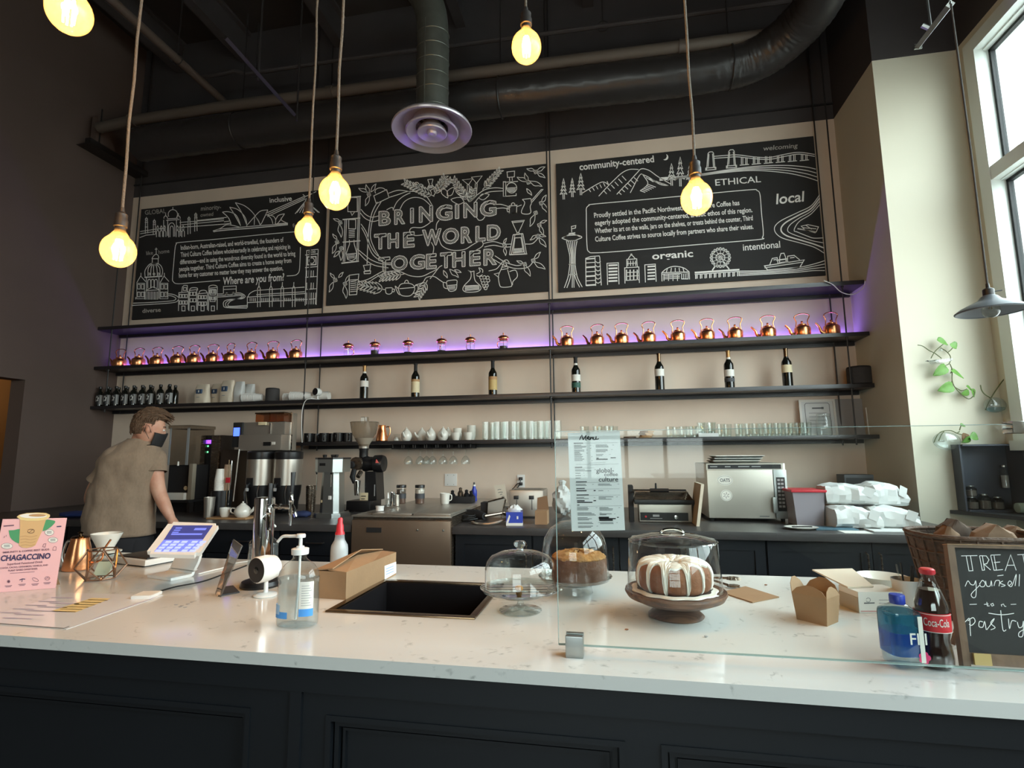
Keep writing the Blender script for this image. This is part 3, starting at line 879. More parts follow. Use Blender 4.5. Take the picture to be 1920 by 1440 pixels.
# --- first board
t, off = board('chalkboard nearest the brown wall with the domed buildings and opera house drawing', (268, 392), (612, 355), (244, 597), (605, 580))
d = Draw(t, off, 220, 330, 4.8, 6.4)
d.T('GLOBAL', (250, 350), (438, 332), 40, m=1)
d.T('minority-', (752, 312), (932, 297), 40, m=1, shear=.15)
d.T('owned', (748, 368), (862, 357), 34, m=1, shear=.15)
d.T('inclusive', (1372, 240), (1572, 222), 44, bold=.01)
d.T('like', (262, 712), (322, 706), 34, m=1)
d.T('home', (372, 702), (470, 690), 36, m=1)
d.T('fun', (1578, 462), (1650, 456), 34, m=1)
d.T('Indian-born, Australian-raised, and world-travelled, the founders of', (572, 665), (1497, 592), 42, bold=.008)
d.T('Third Culture Coffee believe wholeheartedly in celebrating and rejoicing in', (572, 729), (1557, 654), 42, bold=.008)
d.T('differences\u2014and in using the wondrous diversity found in the world to bring', (565, 795), (1603, 716), 42, bold=.008)
d.T('people together. Third Culture Coffee aims to create a home away from', (558, 858), (1567, 778), 42, bold=.008)
d.T('home for any customer no matter how they may answer the question,', (555, 915), (1492, 848), 42, bold=.01)
d.T('Where are you from?', (948, 978), (1500, 940), 66, bold=.012, shear=.12)
d.T('diverse', (226, 1232), (392, 1220), 36, m=1, bold=.012)
d.C((925, 940), (700, 958), (545, 970), (503, 950), (497, 915), (508, 780), (520, 650), (532, 612), (565, 598), (900, 568), (1300, 528), (1600, 502))
d.C((1648, 640), (1644, 760), (1638, 850), (1620, 882), (1590, 895), (1525, 900))
# palace
d.O(500, 345, 42, 42, a0=150, a1=390); d.L((500, 303), (500, 280)); d.L((455, 385), (548, 380)); d.L((440, 400), (560, 392))
for x, y, h in ((262, 400, 60), (333, 420, 50), (645, 395, 70), (706, 360, 80)):
 d.L((x-10, y+h+60), (x-8, y), (x, y-30), (x+9, y), (x+12, y+h+55)); d.L((x-14, y+18), (x+15, y+16)); d.L((x-14, y+60), (x+15, y+58)); d.O(x, y-10, 10, 12)
for x in (435, 550):
 d.O(x, 378, 16, 18, a0=160, a1=380); d.L((x, 360), (x, 335)); d.L((x-18, 395), (x-18, 545)); d.L((x+18, 392), (x+18, 540))
for x in (352, 385, 415, 530, 556, 582):
 d.C((x, 550), (x, 505), (x+11, 488), (x+22, 503), (x+22, 547))
 d.L((x, 480), (x+22, 478)); d.C((x+2, 470), (x+11, 448), (x+20, 468))
d.C((462, 552), (462, 450), (490, 422), (515, 448), (517, 545)); d.C((474, 550), (476, 470), (490, 450), (504, 470), (505, 546))
d.L((205, 500), (350, 478), (430, 470)); d.L((205, 520), (345, 498)); d.L((200, 555), (260, 532), (340, 526))
d.L((560, 418), (700, 408), (960, 385)); d.L((575, 440), (960, 402)); d.L((580, 462), (975, 432)); d.L((720, 400), (985, 372))
# opera house
d.C((945, 325), (995, 370), (1020, 420), (1020, 445)); d.C((945, 325), (1000, 322), (1060, 345), (1090, 390), (1110, 450))
d.C((1010, 280), (1050, 340), (1105, 440)); d.C((1010, 280), (1080, 300), (1135, 350), (1160, 400), (1165, 455))
d.C((1062, 240), (1120, 330), (1168, 450)); d.C((1062, 240), (1140, 265), (1210, 320), (1260, 390), (1285, 440))
d.C((1170, 440), (1240, 360), (1290, 315), (1355, 305)); d.C((1240, 362), (1270, 400), (1290, 435), (1320, 380), (1355, 306)); d.L((1235, 365), (1232, 440))
d.C((1350, 350), (1385, 385), (1400, 430)); d.C((1335, 350), (1400, 360), (1425, 395), (1420, 432)); d.C((1505, 340), (1450, 355), (1425, 395)); d.C((1505, 340), (1465, 400), (1440, 430))
d.C((1475, 375), (1480, 400), (1530, 425)); d.L((1420, 432), (1535, 424)); d.L((960, 412), (1015, 405)); d.L((975, 432), (1018, 425))
d.C((860, 495), (930, 470), (980, 440), (1040, 445), (1100, 460)); d.L((900, 480), (1100, 462), (1300, 445), (1535, 430)); d.L((865, 502), (900, 495), (1000, 485), (1180, 472), (1400, 452), (1535, 438), w=1.3)
# harbour cable bridge lines
for q in range(3): d.L((1350, 330+q*18), (1690, 180+q*14))
d.L((1670, 165), (1690, 185), (1730, 170), (1790, 140)); d.L((1600, 340), (1695, 222), (1700, 200))
for x in (1615, 1640, 1665, 1740, 1775, 1810): d.L((x, 335-abs(x-1700)*0.05), (1697, 225))
d.L((1697, 225), (1820, 330))
# domed church
d.L((350, 645), (350, 705)); d.L((338, 660), (362, 658)); d.C((310, 745), (330, 715), (350, 705), (368, 716), (372, 742)); d.R(315, 745, 368, 785)
d.C((250, 905), (250, 850), (290, 795), (335, 785), (385, 800), (408, 850), (400, 900)); d.L((245, 912), (405, 902), w=1.6)
for x in (275, 300, 330, 360, 385): d.C((x, 900), (x+4 if x < 330 else x-4, 830), (332+(x-332)*0.4, 795))
for x in (285, 330, 370): d.O(x, 882, 9, 9, n=10)
d.L((262, 915), (262, 1110)); d.L((375, 908), (375, 1105))
for x in (275, 305, 335): d.C((x, 1010), (x, 945), (x+12, 930), (x+24, 943), (x+24, 1008))
d.L((255, 1030), (318, 998), (380, 1022)); d.L((255, 1032), (380, 1024))
for x in range(250, 375, 14): d.L((x, 1040), (x, 1112))
for x0 in (175, 385):
 d.L((x0, 960), (x0+35, 900), (x0+80, 950)); d.L((x0+38, 900), (x0+38, 872)); d.R(x0, 965, x0+70, 1105, w=.7)
 for yy in (975, 1045):
  for xx in (x0+8, x0+42): d.R(xx, yy, xx+22, yy+42)
d.L((165, 1110), (165, 1090));
# roads
d.C((440, 1060), (500, 1065), (548, 1090), (545, 1120), (500, 1140), (300, 1155), (130, 1165)); d.C((440, 1075), (490, 1080), (525, 1098), (520, 1115), (480, 1125), (300, 1138), (140, 1145))
for q in range(3): d.C((895, 1062+q*14), (1000, 1058+q*13), (1100, 1052+q*12), (1150-q*14, 1080+q*2), (1120-q*10, 1105-q*3), (1020+q*4, 1110+q*6), (965+q*18, 1125+q*10), (955+q*20, 1160), (985+q*16, 1185-q*6), (1168, 1190-q*13))
# bus
d.R(955, 995, 1070, 1060, sl=-.05); d.L((955, 1022), (1070, 1016)); d.O(985, 1062, 10, 10, n=10); d.O(1045, 1058, 10, 10, n=10)
# canal houses
for x0, x1, y in ((550, 640, 1050), (645, 715, 1030), (722, 812, 1060), (820, 900, 1010)):
 d.L((x0, 1215), (x0+4, y), (x1, y-8), (x1-2, 1205))
 nx = 3 if x1-x0 > 75 else 2
 for i in range(nx):
  for j in range(2):
   xx = x0+10+i*(x1-x0-14)/nx; yy = y+16+j*58
   d.R(xx, yy, xx+(x1-x0)/nx-12, yy+30, sl=-.05)
 d.R((x0+x1)/2-14, 1170, (x0+x1)/2+14, 1214)
d.L((580, 1048), (585, 1000), (600, 985), (630, 985), (632, 1040)); d.R(595, 1005, 622, 1030); d.C((650, 1028), (660, 1010), (690, 1005), (720, 1010), (722, 1030)); d.C((735, 1055), (745, 1035), (775, 1028), (800, 1035), (808, 1055)); d.C((822, 1005), (830, 990), (862, 982), (895, 990), (900, 1005)); d.R(836, 1020, 884, 1070); d.R(836, 1085, 880, 1130)
# parliament and clock tower
d.C((1175, 1090), (1190, 1060), (1230, 1035), (1260, 1030)); d.L((1250, 1030), (1685, 1000)); d.L((1250, 1068), (1685, 1042)); d.L((1170, 1085), (1170, 1185)); d.L((1170, 1140), (1690, 1110)); d.L((1175, 1090), (1690, 1058))
for x in (1272, 1380, 1482, 1585):
 d.L((x-10, 1180), (x-10, 1015), (x+2, 990), (x+4, 955)); d.L((x+14, 1178), (x+14, 1012), (x+4, 990))
for x in list(range(1195, 1255, 16))+list(range(1300, 1365, 16))+list(range(1405, 1465, 16))+list(range(1508, 1568, 16))+list(range(1610, 1675, 16)): d.L((x, 1098), (x, 1128))
d.L((1690, 1165), (1705, 670), (1808, 660)); d.L((1790, 1160), (1808, 660)); d.R(1712, 728, 1788, 800, w=1.5, sl=-.04); d.O(1750, 762, 24, 25); d.L((1690, 712), (1806, 700)); d.L((1690, 825), (1800, 815)); d.T('0100', (1722, 698), (1785, 692), 22)
for yy, n_ in ((850, 4), (960, 4), (1050, 5)):
 for i in range(n_): d.L((1705+i*20, yy), (1703+i*20, yy+(55 if yy < 1050 else 105)))
 d.L((1692, yy+62), (1795, yy+54))
d.done()
# --- middle board
t, off = board('widest chalkboard with the big hatched words among coffee branches', (617, 350), (1026, 308), (614, 572), (1029, 547))
d = Draw(t, off, 600, 280, 4.364, 5.9)
hat = MB()
def letter(ch, x0, x1, yt, yb, sl=-0.08):
 vs, fs = text_mesh(ch, 0.03)
 xa = min(v[0] for v in vs); xb = max(v[0] for v in vs); za = min(v[1] for v in vs); zb_ = max(v[1] for v in vs)
 P = [(x0+(x-xa)/(xb-xa)*(x1-x0), yb-(y-za)/(zb_-za)*(yb-yt)+sl*((x-xa)/(xb-xa)-0.5)*(x1-x0)) for x, y in vs]
 cnt = {}
 for f in fs:
  for i in range(len(f)):
   e = (f[i], f[(i+1) % len(f)])
   k = tuple(sorted(e)); cnt[k] = cnt.get(k, 0)+1
 # weld by position so that inner edges of the fill are counted twice
 key = {}
 idx = []
 for p in P:
  k = (round(p[0], 2), round(p[1], 2)); idx.append(key.setdefault(k, len(key)))
 cnt = {}; e2 = {}
 for f in fs:
  for i in range(len(f)):
   a, c_ = idx[f[i]], idx[f[(i+1) % len(f)]]
   if a == c_: continue
   k = tuple(sorted((a, c_))); cnt[k] = cnt.get(k, 0)+1; e2[k] = (P[f[i]], P[f[(i+1) % len(f)]])
 for k, n_ in cnt.items():
  if n_ == 1: d.a.stroke(e2[k], d.w*1.15, d.to)
 tris = []
 for f in fs:
  for i in range(1, len(f)-1): tris.append((P[f[0]], P[f[i]], P[f[i+1]]))
 def inside(x, y):
  for (a, b_, c_) in tris:
   d1 = (x-b_[0])*(a[1]-b_[1])-(a[0]-b_[0])*(y-b_[1]); d2 = (x-c_[0])*(b_[1]-c_[1])-(b_[0]-c_[0])*(y-c_[1]); d3 = (x-a[0])*(c_[1]-a[1])-(c_[0]-a[0])*(y-a[1])
   if (d1 >= 0) == (d2 >= 0) == (d3 >= 0) and not ((d1 < 0 or d2 < 0 or d3 < 0) and (d1 > 0 or d2 > 0 or d3 > 0)): return True
  return False
 w, h = x1-x0, yb-yt
 k = -h
 while k < w+h:
  st = None
  for q in range(int(h/2.5)+4):
   x, y = x0+k+q*2.5, yb+6-q*2.5
   ins = inside(x, y)
   if ins and st is None: st = (x, y)
   if not ins and st is not None:
    if abs(x-st[0]) > 3: d.a.stroke((st, (x, y)), d.w*0.5, d.to)
    st = None
  k += 13.5
for row in (('BRINGING', ((482, 577, 505, 622), (610, 695, 492, 612), (740, 765, 482, 603), (812, 922, 466, 594), (950, 1082, 456, 582), (1107, 1136, 450, 566), (1176, 1285, 436, 557), (1310, 1442, 420, 548))),
   ('THEWORLD', ((445, 542, 692, 816), (555, 643, 686, 809), (683, 772, 678, 802), (838, 992, 655, 786), (1003, 1136, 645, 773), (1155, 1242, 634, 766), (1275, 1352, 628, 752), (1368, 1477, 617, 742))),
   ('TOGETHER', ((480, 572, 884, 1001), (583, 716, 870, 992), (735, 857, 862, 982), (870, 952, 856, 977), (985, 1077, 845, 970), (1085, 1187, 840, 963), (1225, 1312, 830, 952), (1340, 1445, 815, 946)))):
 for ch, (x0, x1, yt, yb) in zip(*row): letter(ch, x0, x1, yt, yb)
def leaf(x, y, a, l, wd=0.28):
 ca, sa = cos(radians(a)), sin(radians(a))
 q = [(0, 0), (l*.35, l*wd), (l, 0), (l*.4, -l*wd*.9), (0, 0)]
 d.C(*[(x+u*ca-v*sa, y+u*sa+v*ca) for u, v in q], n=3, w=.9)
def wleaf(x, y, a, l):
 ca, sa = cos(radians(a)), sin(radians(a))
 q = [(0, 0), (l*.3, l*.16), (l*.5, l*.2), (l*.75, l*.1), (l, l*.05), (l*.7, -l*.1), (l*.4, -l*.12), (0, 0)]
 d.C(*[(x+u*ca-v*sa, y+u*sa+v*ca) for u, v in q], n=2, w=.9)
def berries(x, y):
 for q in range(4): d.O(x+9*cos(q*1.6+.4), y+9*sin(q*1.6+.4), 8, 8, n=8, w=.8)
def sprig(x, y, a, l, n=5, ll=45):
 ca, sa = cos(radians(a)), sin(radians(a))
 d.L((x, y), (x+l*ca, y+l*sa))
 for k in range(n):
  u = l*(k+1)/n
  for s_ in (-1, 1): leaf(x+u*ca, y+u*sa, a+s_*38, ll*(1-.3*k/n), .16)
# branches
d.C((560, 395), (640, 370), (720, 345), (800, 350), (870, 385), (925, 470)); d.C((560, 360), (640, 335), (730, 345)); d.C((600, 490), (630, 430), (680, 385), (740, 355)); d.C((650, 500), (690, 430), (760, 395), (840, 405), (905, 460))
d.C((545, 495), (590, 475), (600, 500)); d.C((335, 490), (370, 530), (420, 555), (480, 545)); d.C((330, 520), (370, 565), (430, 590), (480, 580))
d.C((335, 610), (380, 680), (410, 780), (460, 860), (530, 900)); d.C((340, 640), (380, 720), (400, 800), (440, 870), (520, 925), (580, 930)); d.C((470, 430), (425, 520), (400, 650), (390, 800), (385, 940), w=1.1); d.C((500, 430), (440, 540), (412, 700), (440, 800), (480, 870))
d.C((300, 810), (360, 860), (420, 905), (500, 935), (580, 945)); d.C((320, 850), (380, 910), (450, 950), (560, 970)); d.C((310, 1108), (380, 1095), (470, 1040), (560, 1000), (650, 1000), (740, 1035), (830, 1040), (900, 1010), (960, 980)); d.C((320, 1085), (400, 1060), (480, 1015), (540, 985))
d.C((740, 690), (735, 660), (760, 640), (830, 640), (880, 615), (910, 590)); d.C((740, 690), (780, 705), (840, 700)); d.C((950, 660), (955, 610), (975, 580)); d.C((970, 720), (1000, 790), (1080, 825), (1180, 820), (1250, 780), (1310, 750), (1335, 770), (1320, 800), (1250, 840)); d.C((910, 760), (930, 800), (925, 850)); d.C((1280, 555), (1300, 580), (1330, 575), (1350, 550))
d.C((1420, 455), (1480, 450), (1560, 475)); d.C((1440, 485), (1500, 480), (1545, 490)); d.C((1610, 470), (1650, 455)); d.C((1340, 770), (1420, 755), (1500, 775), (1570, 775)); d.C((1345, 800), (1420, 785), (1500, 800), (1560, 798)); d.C((1680, 775), (1740, 770), (1790, 720)); d.C((1430, 870), (1510, 920), (1600, 950), (1650, 945)); d.C((1420, 900), (1500, 945), (1600, 975), (1700, 965), (1750, 910))
d.C((1230, 420), (1290, 370), (1350, 330), (1430, 315), (1500, 320)); d.C((1270, 430), (1310, 385), (1380, 350), (1500, 340)); d.C((780, 1110), (840, 1090), (870, 1050), (930, 1040), (980, 1070), (1010, 1090)); d.C((900, 1060), (940, 1010), (975, 965), (1000, 950)); d.C((1380, 995), (1440, 980), (1470, 950), (1500, 915), (1530, 905), (1550, 930))
# foliage
for q in ((935, 385, 205, 250, 9, 62), (930, 380, -60, 170, 6, 50), (1220, 430, -125, 210, 7, 58), (1330, 330, -48, 200, 7, 52), (1225, 425, -75, 90, 4, 48), (960, 340, -40, 130, 5, 44)): sprig(*q)
for x, y, a, l in ((1040, 380, -50, 90), (1000, 320, 60, 90), (1120, 300, 60, 110), (1180, 430, 190, 110), (1300, 400, -20, 90)): leaf(x, y, a, l)
for x, y in ((1400, 265), (1420, 225), (790, 290), (825, 305)): d.O(x, y, 20, 20, n=14)
for x, y, a in ((1765, 185, 0), (1705, 270, -20), (1810, 440, 0), (1765, 520, 0), (1795, 620, 0), (1780, 710, 0), (1675, 940, 0), (1745, 910, 0), (400, 370, 0), (165, 600, 0), (140, 760, 0), (175, 810, 0), (125, 1070, 0), (205, 1100, 0), (1510, 785, 0)): berries(x, y)
for x, y, a, l in ((1700, 265, 200, 95), (1700, 270, 250, 80), (1690, 320, 50, 70), (1770, 180, -30, 80), (1775, 190, 30, 80), (1715, 260, 20, 110), (1760, 175, 190, 70), (1810, 440, -60, 80), (1815, 430, 60, 100), (1760, 530, 110, 110), (1800, 600, -20, 60), (1800, 620, 70, 90), (1775, 700, 140, 70), (1790, 720, 50, 100), (1790, 700, 10, 60), (1670, 940, 60, 110), (1750, 900, -50, 80), (1750, 920, 30, 110), (1665, 935, 200, 60), (400, 365, 250, 80), (390, 350, 200, 80), (405, 380, 110, 90), (415, 350, -60, 80), (165, 590, 200, 60), (160, 610, 80, 110), (135, 770, 110, 90), (140, 740, 230, 60), (175, 820, 90, 90), (160, 830, 130, 70), (120, 1060, 230, 60), (110, 1085, 110, 90), (200, 1110, 80, 110), (205, 1090, -60, 70), (150, 1050, -50, 60), (1510, 800, 80, 70), (1500, 770, -60, 50), (1010, 990, 60, 70), (1060, 980, 40, 100), (1100, 985, 20, 60)): wleaf(x, y, a, l)
for q in ((690, 1020, 170, 180, 6, 60), (540, 1150, 190, 190, 6, 80), (880, 1070, 120, 140, 5, 60)): sprig(*q)
# kettle, cold drip tower, cup, glasses, brewers
d.L((440, 380), (545, 330), (565, 395), (460, 445), closed=True); d.O(495, 345, 45, 30, a0=150, a1=340)
for q in ((225, 395, 335, 385), (185, 575, 330, 562), (185, 760, 330, 748)): d.L(q[:2], q[2:], w=1.6)
d.L((330, 385), (312, 915)); d.L((318, 385), (300, 918)); d.L((205, 575), (190, 920)); d.L((218, 575), (202, 920)); d.L((175, 932), (318, 915), w=1.8)
d.R(228, 395, 305, 510); d.L((250, 510), (262, 540), (285, 510)); d.R(235, 575, 292, 650);
for k in range(5): d.L((235, 665+k*14), (285, 660+k*14))
d.L((240, 740), (242, 775), (215, 850), (225, 900), (260, 912), (290, 895), (300, 845), (280, 775), (278, 740)); d.L((218, 858), (296, 850))
for k in range(3): d.L((225, 868+k*12), (285, 862+k*12))
d.L((355, 950), (415, 943), (408, 990), (368, 994), closed=True); d.L((360, 1000), (415, 995), (412, 1016), (362, 1018), closed=True)
d.L((240, 1030), (318, 1020), (300, 1188), (240, 1192), closed=True); d.L((245, 1070), (310, 1065))
for k in range(6): d.L((248, 1085+k*16), (300, 1075+k*17))
d.L((535, 1135), (590, 1132)); d.C((537, 1135), (540, 1175), (565, 1185), (588, 1172), (592, 1132)); d.C((590, 1145), (610, 1145), (605, 1165), (590, 1165))
d.C((640, 1140), (660, 1105), (710, 1095), (760, 1108), (775, 1145), (750, 1190), (710, 1202), (660, 1190), (640, 1140)); d.C((640, 1140), (615, 1120), (640, 1180), (660, 1190)); d.C((770, 1120), (800, 1115), (795, 1165), (760, 1180)); d.C((690, 1095), (700, 1075), (715, 1072), (725, 1092)); d.L((650, 1140), (770, 1130))
d.C((1035, 1085), (1050, 1075), (1115, 1070), (1120, 1100), (1110, 1150), (1060, 1160), (1040, 1120), (1035, 1085)); d.C((1035, 1095), (1010, 1090), (1015, 1130), (1042, 1140)); d.L((1045, 1115), (1118, 1108))
for k in range(3): d.L((1050, 1125+k*11), (1108, 1120+k*11))
d.C((1210, 990), (1235, 1010), (1230, 1060), (1180, 1115), (1170, 1150), (1200, 1168), (1280, 1165), (1315, 1145), (1310, 1115), (1270, 1075), (1260, 1020), (1262, 995)); d.L((1210, 990), (1240, 1002), (1262, 995)); d.L((1180, 1118), (1308, 1112))
for k in range(4): d.C((1185, 1128+k*9), (1245, 1120+k*10), (1305, 1122+k*8))
for a_, b_ in ((1320, 1050), (1345, 1047), (1372, 1050), (1328, 1072), (1352, 1072), (1377, 1073), (1335, 1096), (1360, 1096), (1345, 1120), (1365, 1115), (1355, 1136)): d.O(a_, b_, 13, 13, n=10)
d.C((1280, 1020), (1310, 1000), (1300, 970), (1330, 985), (1330, 1010)); d.C((1280, 1030), (1300, 1040), (1330, 1025))
d.C((1480, 985), (1460, 1040), (1470, 1110), (1490, 1128), (1550, 1125), (1570, 1110), (1550, 1040), (1535, 985)); d.L((1470, 1010), (1425, 1020), (1465, 1050)); d.C((1550, 1000), (1600, 990), (1615, 1040), (1580, 1080), (1575, 1110)); d.L((1480, 985), (1500, 935), (1520, 930), (1540, 975)); d.L((1480, 985), (1540, 975)); d.L((1488, 965), (1535, 958)); d.O(1510, 925, 10, 10, n=8)
d.L((1570, 590), (1672, 580), (1625, 680), (1612, 682), closed=True); d.L((1575, 600), (1668, 590)); d.L((1612, 680), (1610, 700)); d.L((1628, 680), (1632, 698))
d.L((1580, 700), (1550, 862)); d.L((1595, 700), (1565, 862)); d.L((1660, 690), (1690, 855)); d.L((1648, 692), (1675, 855)); d.L((1580, 700), (1660, 690), w=1.6); d.L((1550, 862), (1695, 855), w=1.6); d.L((1595, 725), (1645, 722), (1665, 840), (1580, 848), closed=True)
for k in range(4): d.L((1588, 815+k*9), (1655, 810+k*9))
d.L((1530, 185), (1592, 178), (1590, 225), (1535, 230), closed=True); d.L((1550, 230), (1552, 260)); d.L((1572, 228), (1574, 258)); d.R(1500, 265, 1520, 385); d.L((1500, 385), (1605, 378), (1605, 360)); d.O(1568, 315, 42, 42); d.L((1528, 318), (1608, 312))
for k in range(3): d.L((1535, 328+k*10), (1600, 322+k*10))
d.L((1510, 270), (1620, 262))
d.L((1550, 465), (1610, 460), (1608, 520), (1550, 524), closed=True); d.O(1580, 450, 14, 12); d.L((1545, 462), (1615, 456)); d.C((1550, 480), (1530, 480), (1535, 510), (1550, 510)); d.L((1545, 524), (1612, 520))
d.L((1655, 410), (1725, 402)); d.C((1655, 410), (1675, 440), (1650, 500), (1655, 525), (1700, 530), (1725, 515), (1720, 470), (1730, 440), (1725, 402)); d.L((1728, 440), (1825, 328), (1810, 330), (1725, 425))
for k in (0, 55): d.L((1165+k*1.35, 250-k*.4), (1250+k*1.4, 240-k*.4), (1215+k*1.2, 290-k*.2), closed=True); d.L((1205+k*1.2, 290-k*.2), (1205+k*1.1, 390), (1222, 430)); d.L((1220+k*1.2, 290-k*.2), (1225+k*1.0, 380), (1228, 430))
d.L((880, 248), (925, 243)); d.L((882, 250), (895, 285), (878, 320), (905, 335), (935, 318), (915, 282), (925, 245))
for k in range(3): d.L((888, 300+k*9), (922, 296+k*9))
d.done()
# --- third board
t, off = board('chalkboard by the window column with mountains, tower and ferry drawing', (1042, 306.5), (1524, 256), (1047, 547), (1550, 517))
d = Draw(t, off, 1020, 230, 3.556, 5.2)
d.T('community-centered', (238, 317), (735, 262), 44, bold=.014)
d.T('welcoming', (1460, 187), (1690, 166), 30, shear=.2, m=1)
d.T('ETHICAL', (1143, 420), (1447, 396), 42)
d.T('local', (1548, 543), (1732, 524), 68, shear=.15, bold=.008)
d.T('organic', (722, 912), (995, 893), 46, bold=.012)
d.T('intentional', (1328, 853), (1576, 832), 44, bold=.004)
d.T('Proudly settled in the Pacific Northwest, Third Culture Coffee has', (335, 634), (1304, 549), 33, bold=.008)
d.T('eagerly adopted the community-centered, artistic ethos of this region.', (340, 685), (1390, 596), 33, bold=.008)
d.T('Whether its art on the walls, jars on the shelves, or treats behind the counter, Third', (340, 738), (1393, 650), 33, bold=.008)
d.T('Culture Coffee strives to source locally from partners who share their values.', (342, 793), (1397, 707), 33, bold=.008)
d.C((282, 600), (283, 570), (300, 552), (340, 542), (700, 510), (1100, 472), (1380, 447), (1420, 452), (1440, 480), (1450, 600), (1462, 730), (1455, 765), (1425, 780), (1000, 815), (500, 858), (330, 868), (300, 860), (288, 835), (283, 720), (282, 600))
d.a.add([d.to(*p) for p in arc((808, 230), 21, -75, 130, 12)+[(798, 246), (812, 240), (819, 226), (816, 214)]], [tuple(range(17))])
def tree(x, y, h, w):
 for k in range(4):
  yy = y+h*(.1+.17*k); ww = w*(.35+.22*k)
  d.L((x-ww, yy+h*.16), (x, yy-h*.08), (x+ww, yy+h*.15)); d.L((x-ww, yy+h*.16), (x-ww*.3, yy+h*.11)); d.L((x+ww, yy+h*.15), (x+ww*.3, yy+h*.11))
 d.L((x-5, y+h*.68), (x-3, y+h)); d.L((x+5, y+h*.68), (x+7, y+h))
for q in ((130, 370, 142, 24), (188, 368, 128, 22), (245, 335, 148, 28), (850, 270, 150, 27), (908, 225, 200, 30), (972, 272, 140, 24), (1020, 280, 120, 20)): tree(*q)
d.C((255, 470), (320, 430), (380, 398), (410, 400), (432, 418)); d.C((365, 490), (420, 430), (470, 380), (520, 335), (570, 312), (630, 312)); d.C((485, 478), (530, 430), (570, 390), (620, 335), (650, 308), (700, 318), (760, 360), (850, 412)); d.C((575, 468), (600, 420), (625, 370), (650, 342), (675, 370), (692, 400), (680, 425), (640, 455)); d.C((650, 342), (700, 365), (770, 410), (830, 420))
for q in range(6): d.L((300+q*24, 445-q*11), (312+q*24, 462-q*9)); d.L((400+q*24, 455-q*20), (418+q*26, 475-q*18)); d.L((500+q*20, 465-q*20), (516+q*22, 480-q*18)); d.L((690-q*9, 410+q*9), (745-q*14, 430+q*7)); d.L((680+q*22, 365+q*8), (730+q*20, 395+q*5))
for k in range(4): d.C((770, 368+k*6), (1000, 350+k*3), (1200, 318+k*5), (1400, 292+k*9), (1600, 285+k*16), (1740, 295+k*22), (1812+k*4, 310+k*26))
for x in (1112, 1250):
 y = 195-(x-1112)*.1
 d.L((x-28, y+118), (x-18, y+10), (x-8, y), (x+10, y-1), (x+18, y+8), (x+28, y+112)); d.L((x-18, y+100), (x-12, y+15)); d.L((x+18, y+100), (x+12, y+12)); d.R(x-34, y+108, x+34, y+122, sl=-.08)
d.C((1130, 225), (1220, 218), (1290, 215), (1400, 228), (1500, 232), (1600, 212), (1700, 198), (1805, 212)); d.C((1130, 238), (1220, 232), (1290, 228), (1400, 240), (1500, 245), (1600, 226), (1700, 210), (1805, 225))
for i in range(6):
 x = 1335+i*80; y = 232-(i*4)
 for o_ in (-16, -8, 8, 16): d.L((x+o_*1.2, y), (x+o_*1.2, y+46-i*2))
 d.L((x-30, y+52-i*2), (x+32, y+46-i*2))
for k in range(4): d.C((1838, 480+k*22), (1780, 555+k*18), (1690+k*6, 600+k*18), (1570+k*36, 660+k*10), (1536+k*44, 712+k*3), (1580+k*36, 765-k*12), (1700+k*20, 800-k*14), (1800, 830-k*20), (1868, 870-k*34), w=1.7 if k == 1 else 1)
d.C((1690, 705), (1740, 715), (1810, 735)); d.L((1715, 690), (1760, 680), (1830, 695), (1815, 728), (1740, 715), closed=True); d.L((1725, 700), (1815, 708)); d.L((1745, 684), (1785, 710)); d.L((1690, 708), (1815, 730))
# tower with disc top
d.L((185, 730), (183, 692), (212, 686), (210, 702), (184, 708)); d.L((165, 740), (208, 735), w=1.5); d.C((118, 770), (150, 755), (190, 750), (230, 752), (252, 765), (215, 780), (160, 784), (118, 770)); d.C((130, 765), (185, 742), (240, 760)); d.L((148, 788), (222, 782), w=1.6)
for a_, b_ in ((150, 172), (164, 182), (178, 188), (192, 192), (206, 200), (220, 208)): d.C((a_, 790), ((a_+b_)/2-2, 830), (b_, 890), (b_, 950))
d.C((172, 950), (160, 1030), (135, 1102)); d.C((182, 950), (176, 1030), (152, 1102)); d.C((208, 950), (222, 1030), (255, 1096)); d.C((200, 950), (208, 1030), (238, 1098)); d.L((190, 950), (188, 1100)); d.L((198, 950), (200, 1100)); d.L((165, 945), (212, 942)); d.L((160, 1015), (222, 1010))
# buildings
d.L((280, 1088), (278, 905), (310, 893), (368, 888), (372, 900), (382, 1085)); d.L((340, 895), (345, 1088)); d.L((282, 910), (340, 905), w=1.5)
for k in range(6): d.L((282, 935+k*30), (342, 931+k*30), w=2.0 if k % 2 else 1); d.C((345, 925+k*27), (360, 935+k*27), (378, 925+k*27))
d.L((424, 1082), (420, 938), (496, 934), (500, 1078))
for k in range(6): d.L((430, 952+k*21), (490, 949+k*21), w=2.2)
d.L((540, 1072), (538, 968), (632, 962), (636, 1068)); d.L((552, 965), (552, 912), (618, 908), (622, 962)); d.L((560, 910), (582, 878), (608, 906)); d.O(582, 880, 5, 5, n=8)
for k in range(4):
 d.L((550+k*24, 980), (550+k*24, 1050), w=1.6); d.L((560+k*17, 920), (560+k*17, 955))
d.L((545, 1000), (630, 995)); d.L((545, 1025), (630, 1020)); d.L((545, 1052), (632, 1047)); d.L((552, 940), (620, 936))
d.L((676, 1065), (672, 948), (742, 943), (748, 1060))
for k in range(5): d.L((690, 960+k*21), (740, 957+k*21), w=2)
d.C((785, 1000), (820, 972), (870, 958), (930, 968), (968, 995)); d.L((785, 1000), (968, 995), (970, 1045)); d.L((787, 1058), (785, 1000)); d.L((785, 1010), (968, 1003))
for x in (815, 845, 875, 905, 935): d.L((x, 1000), (x+ (875-x)*.15, 968));
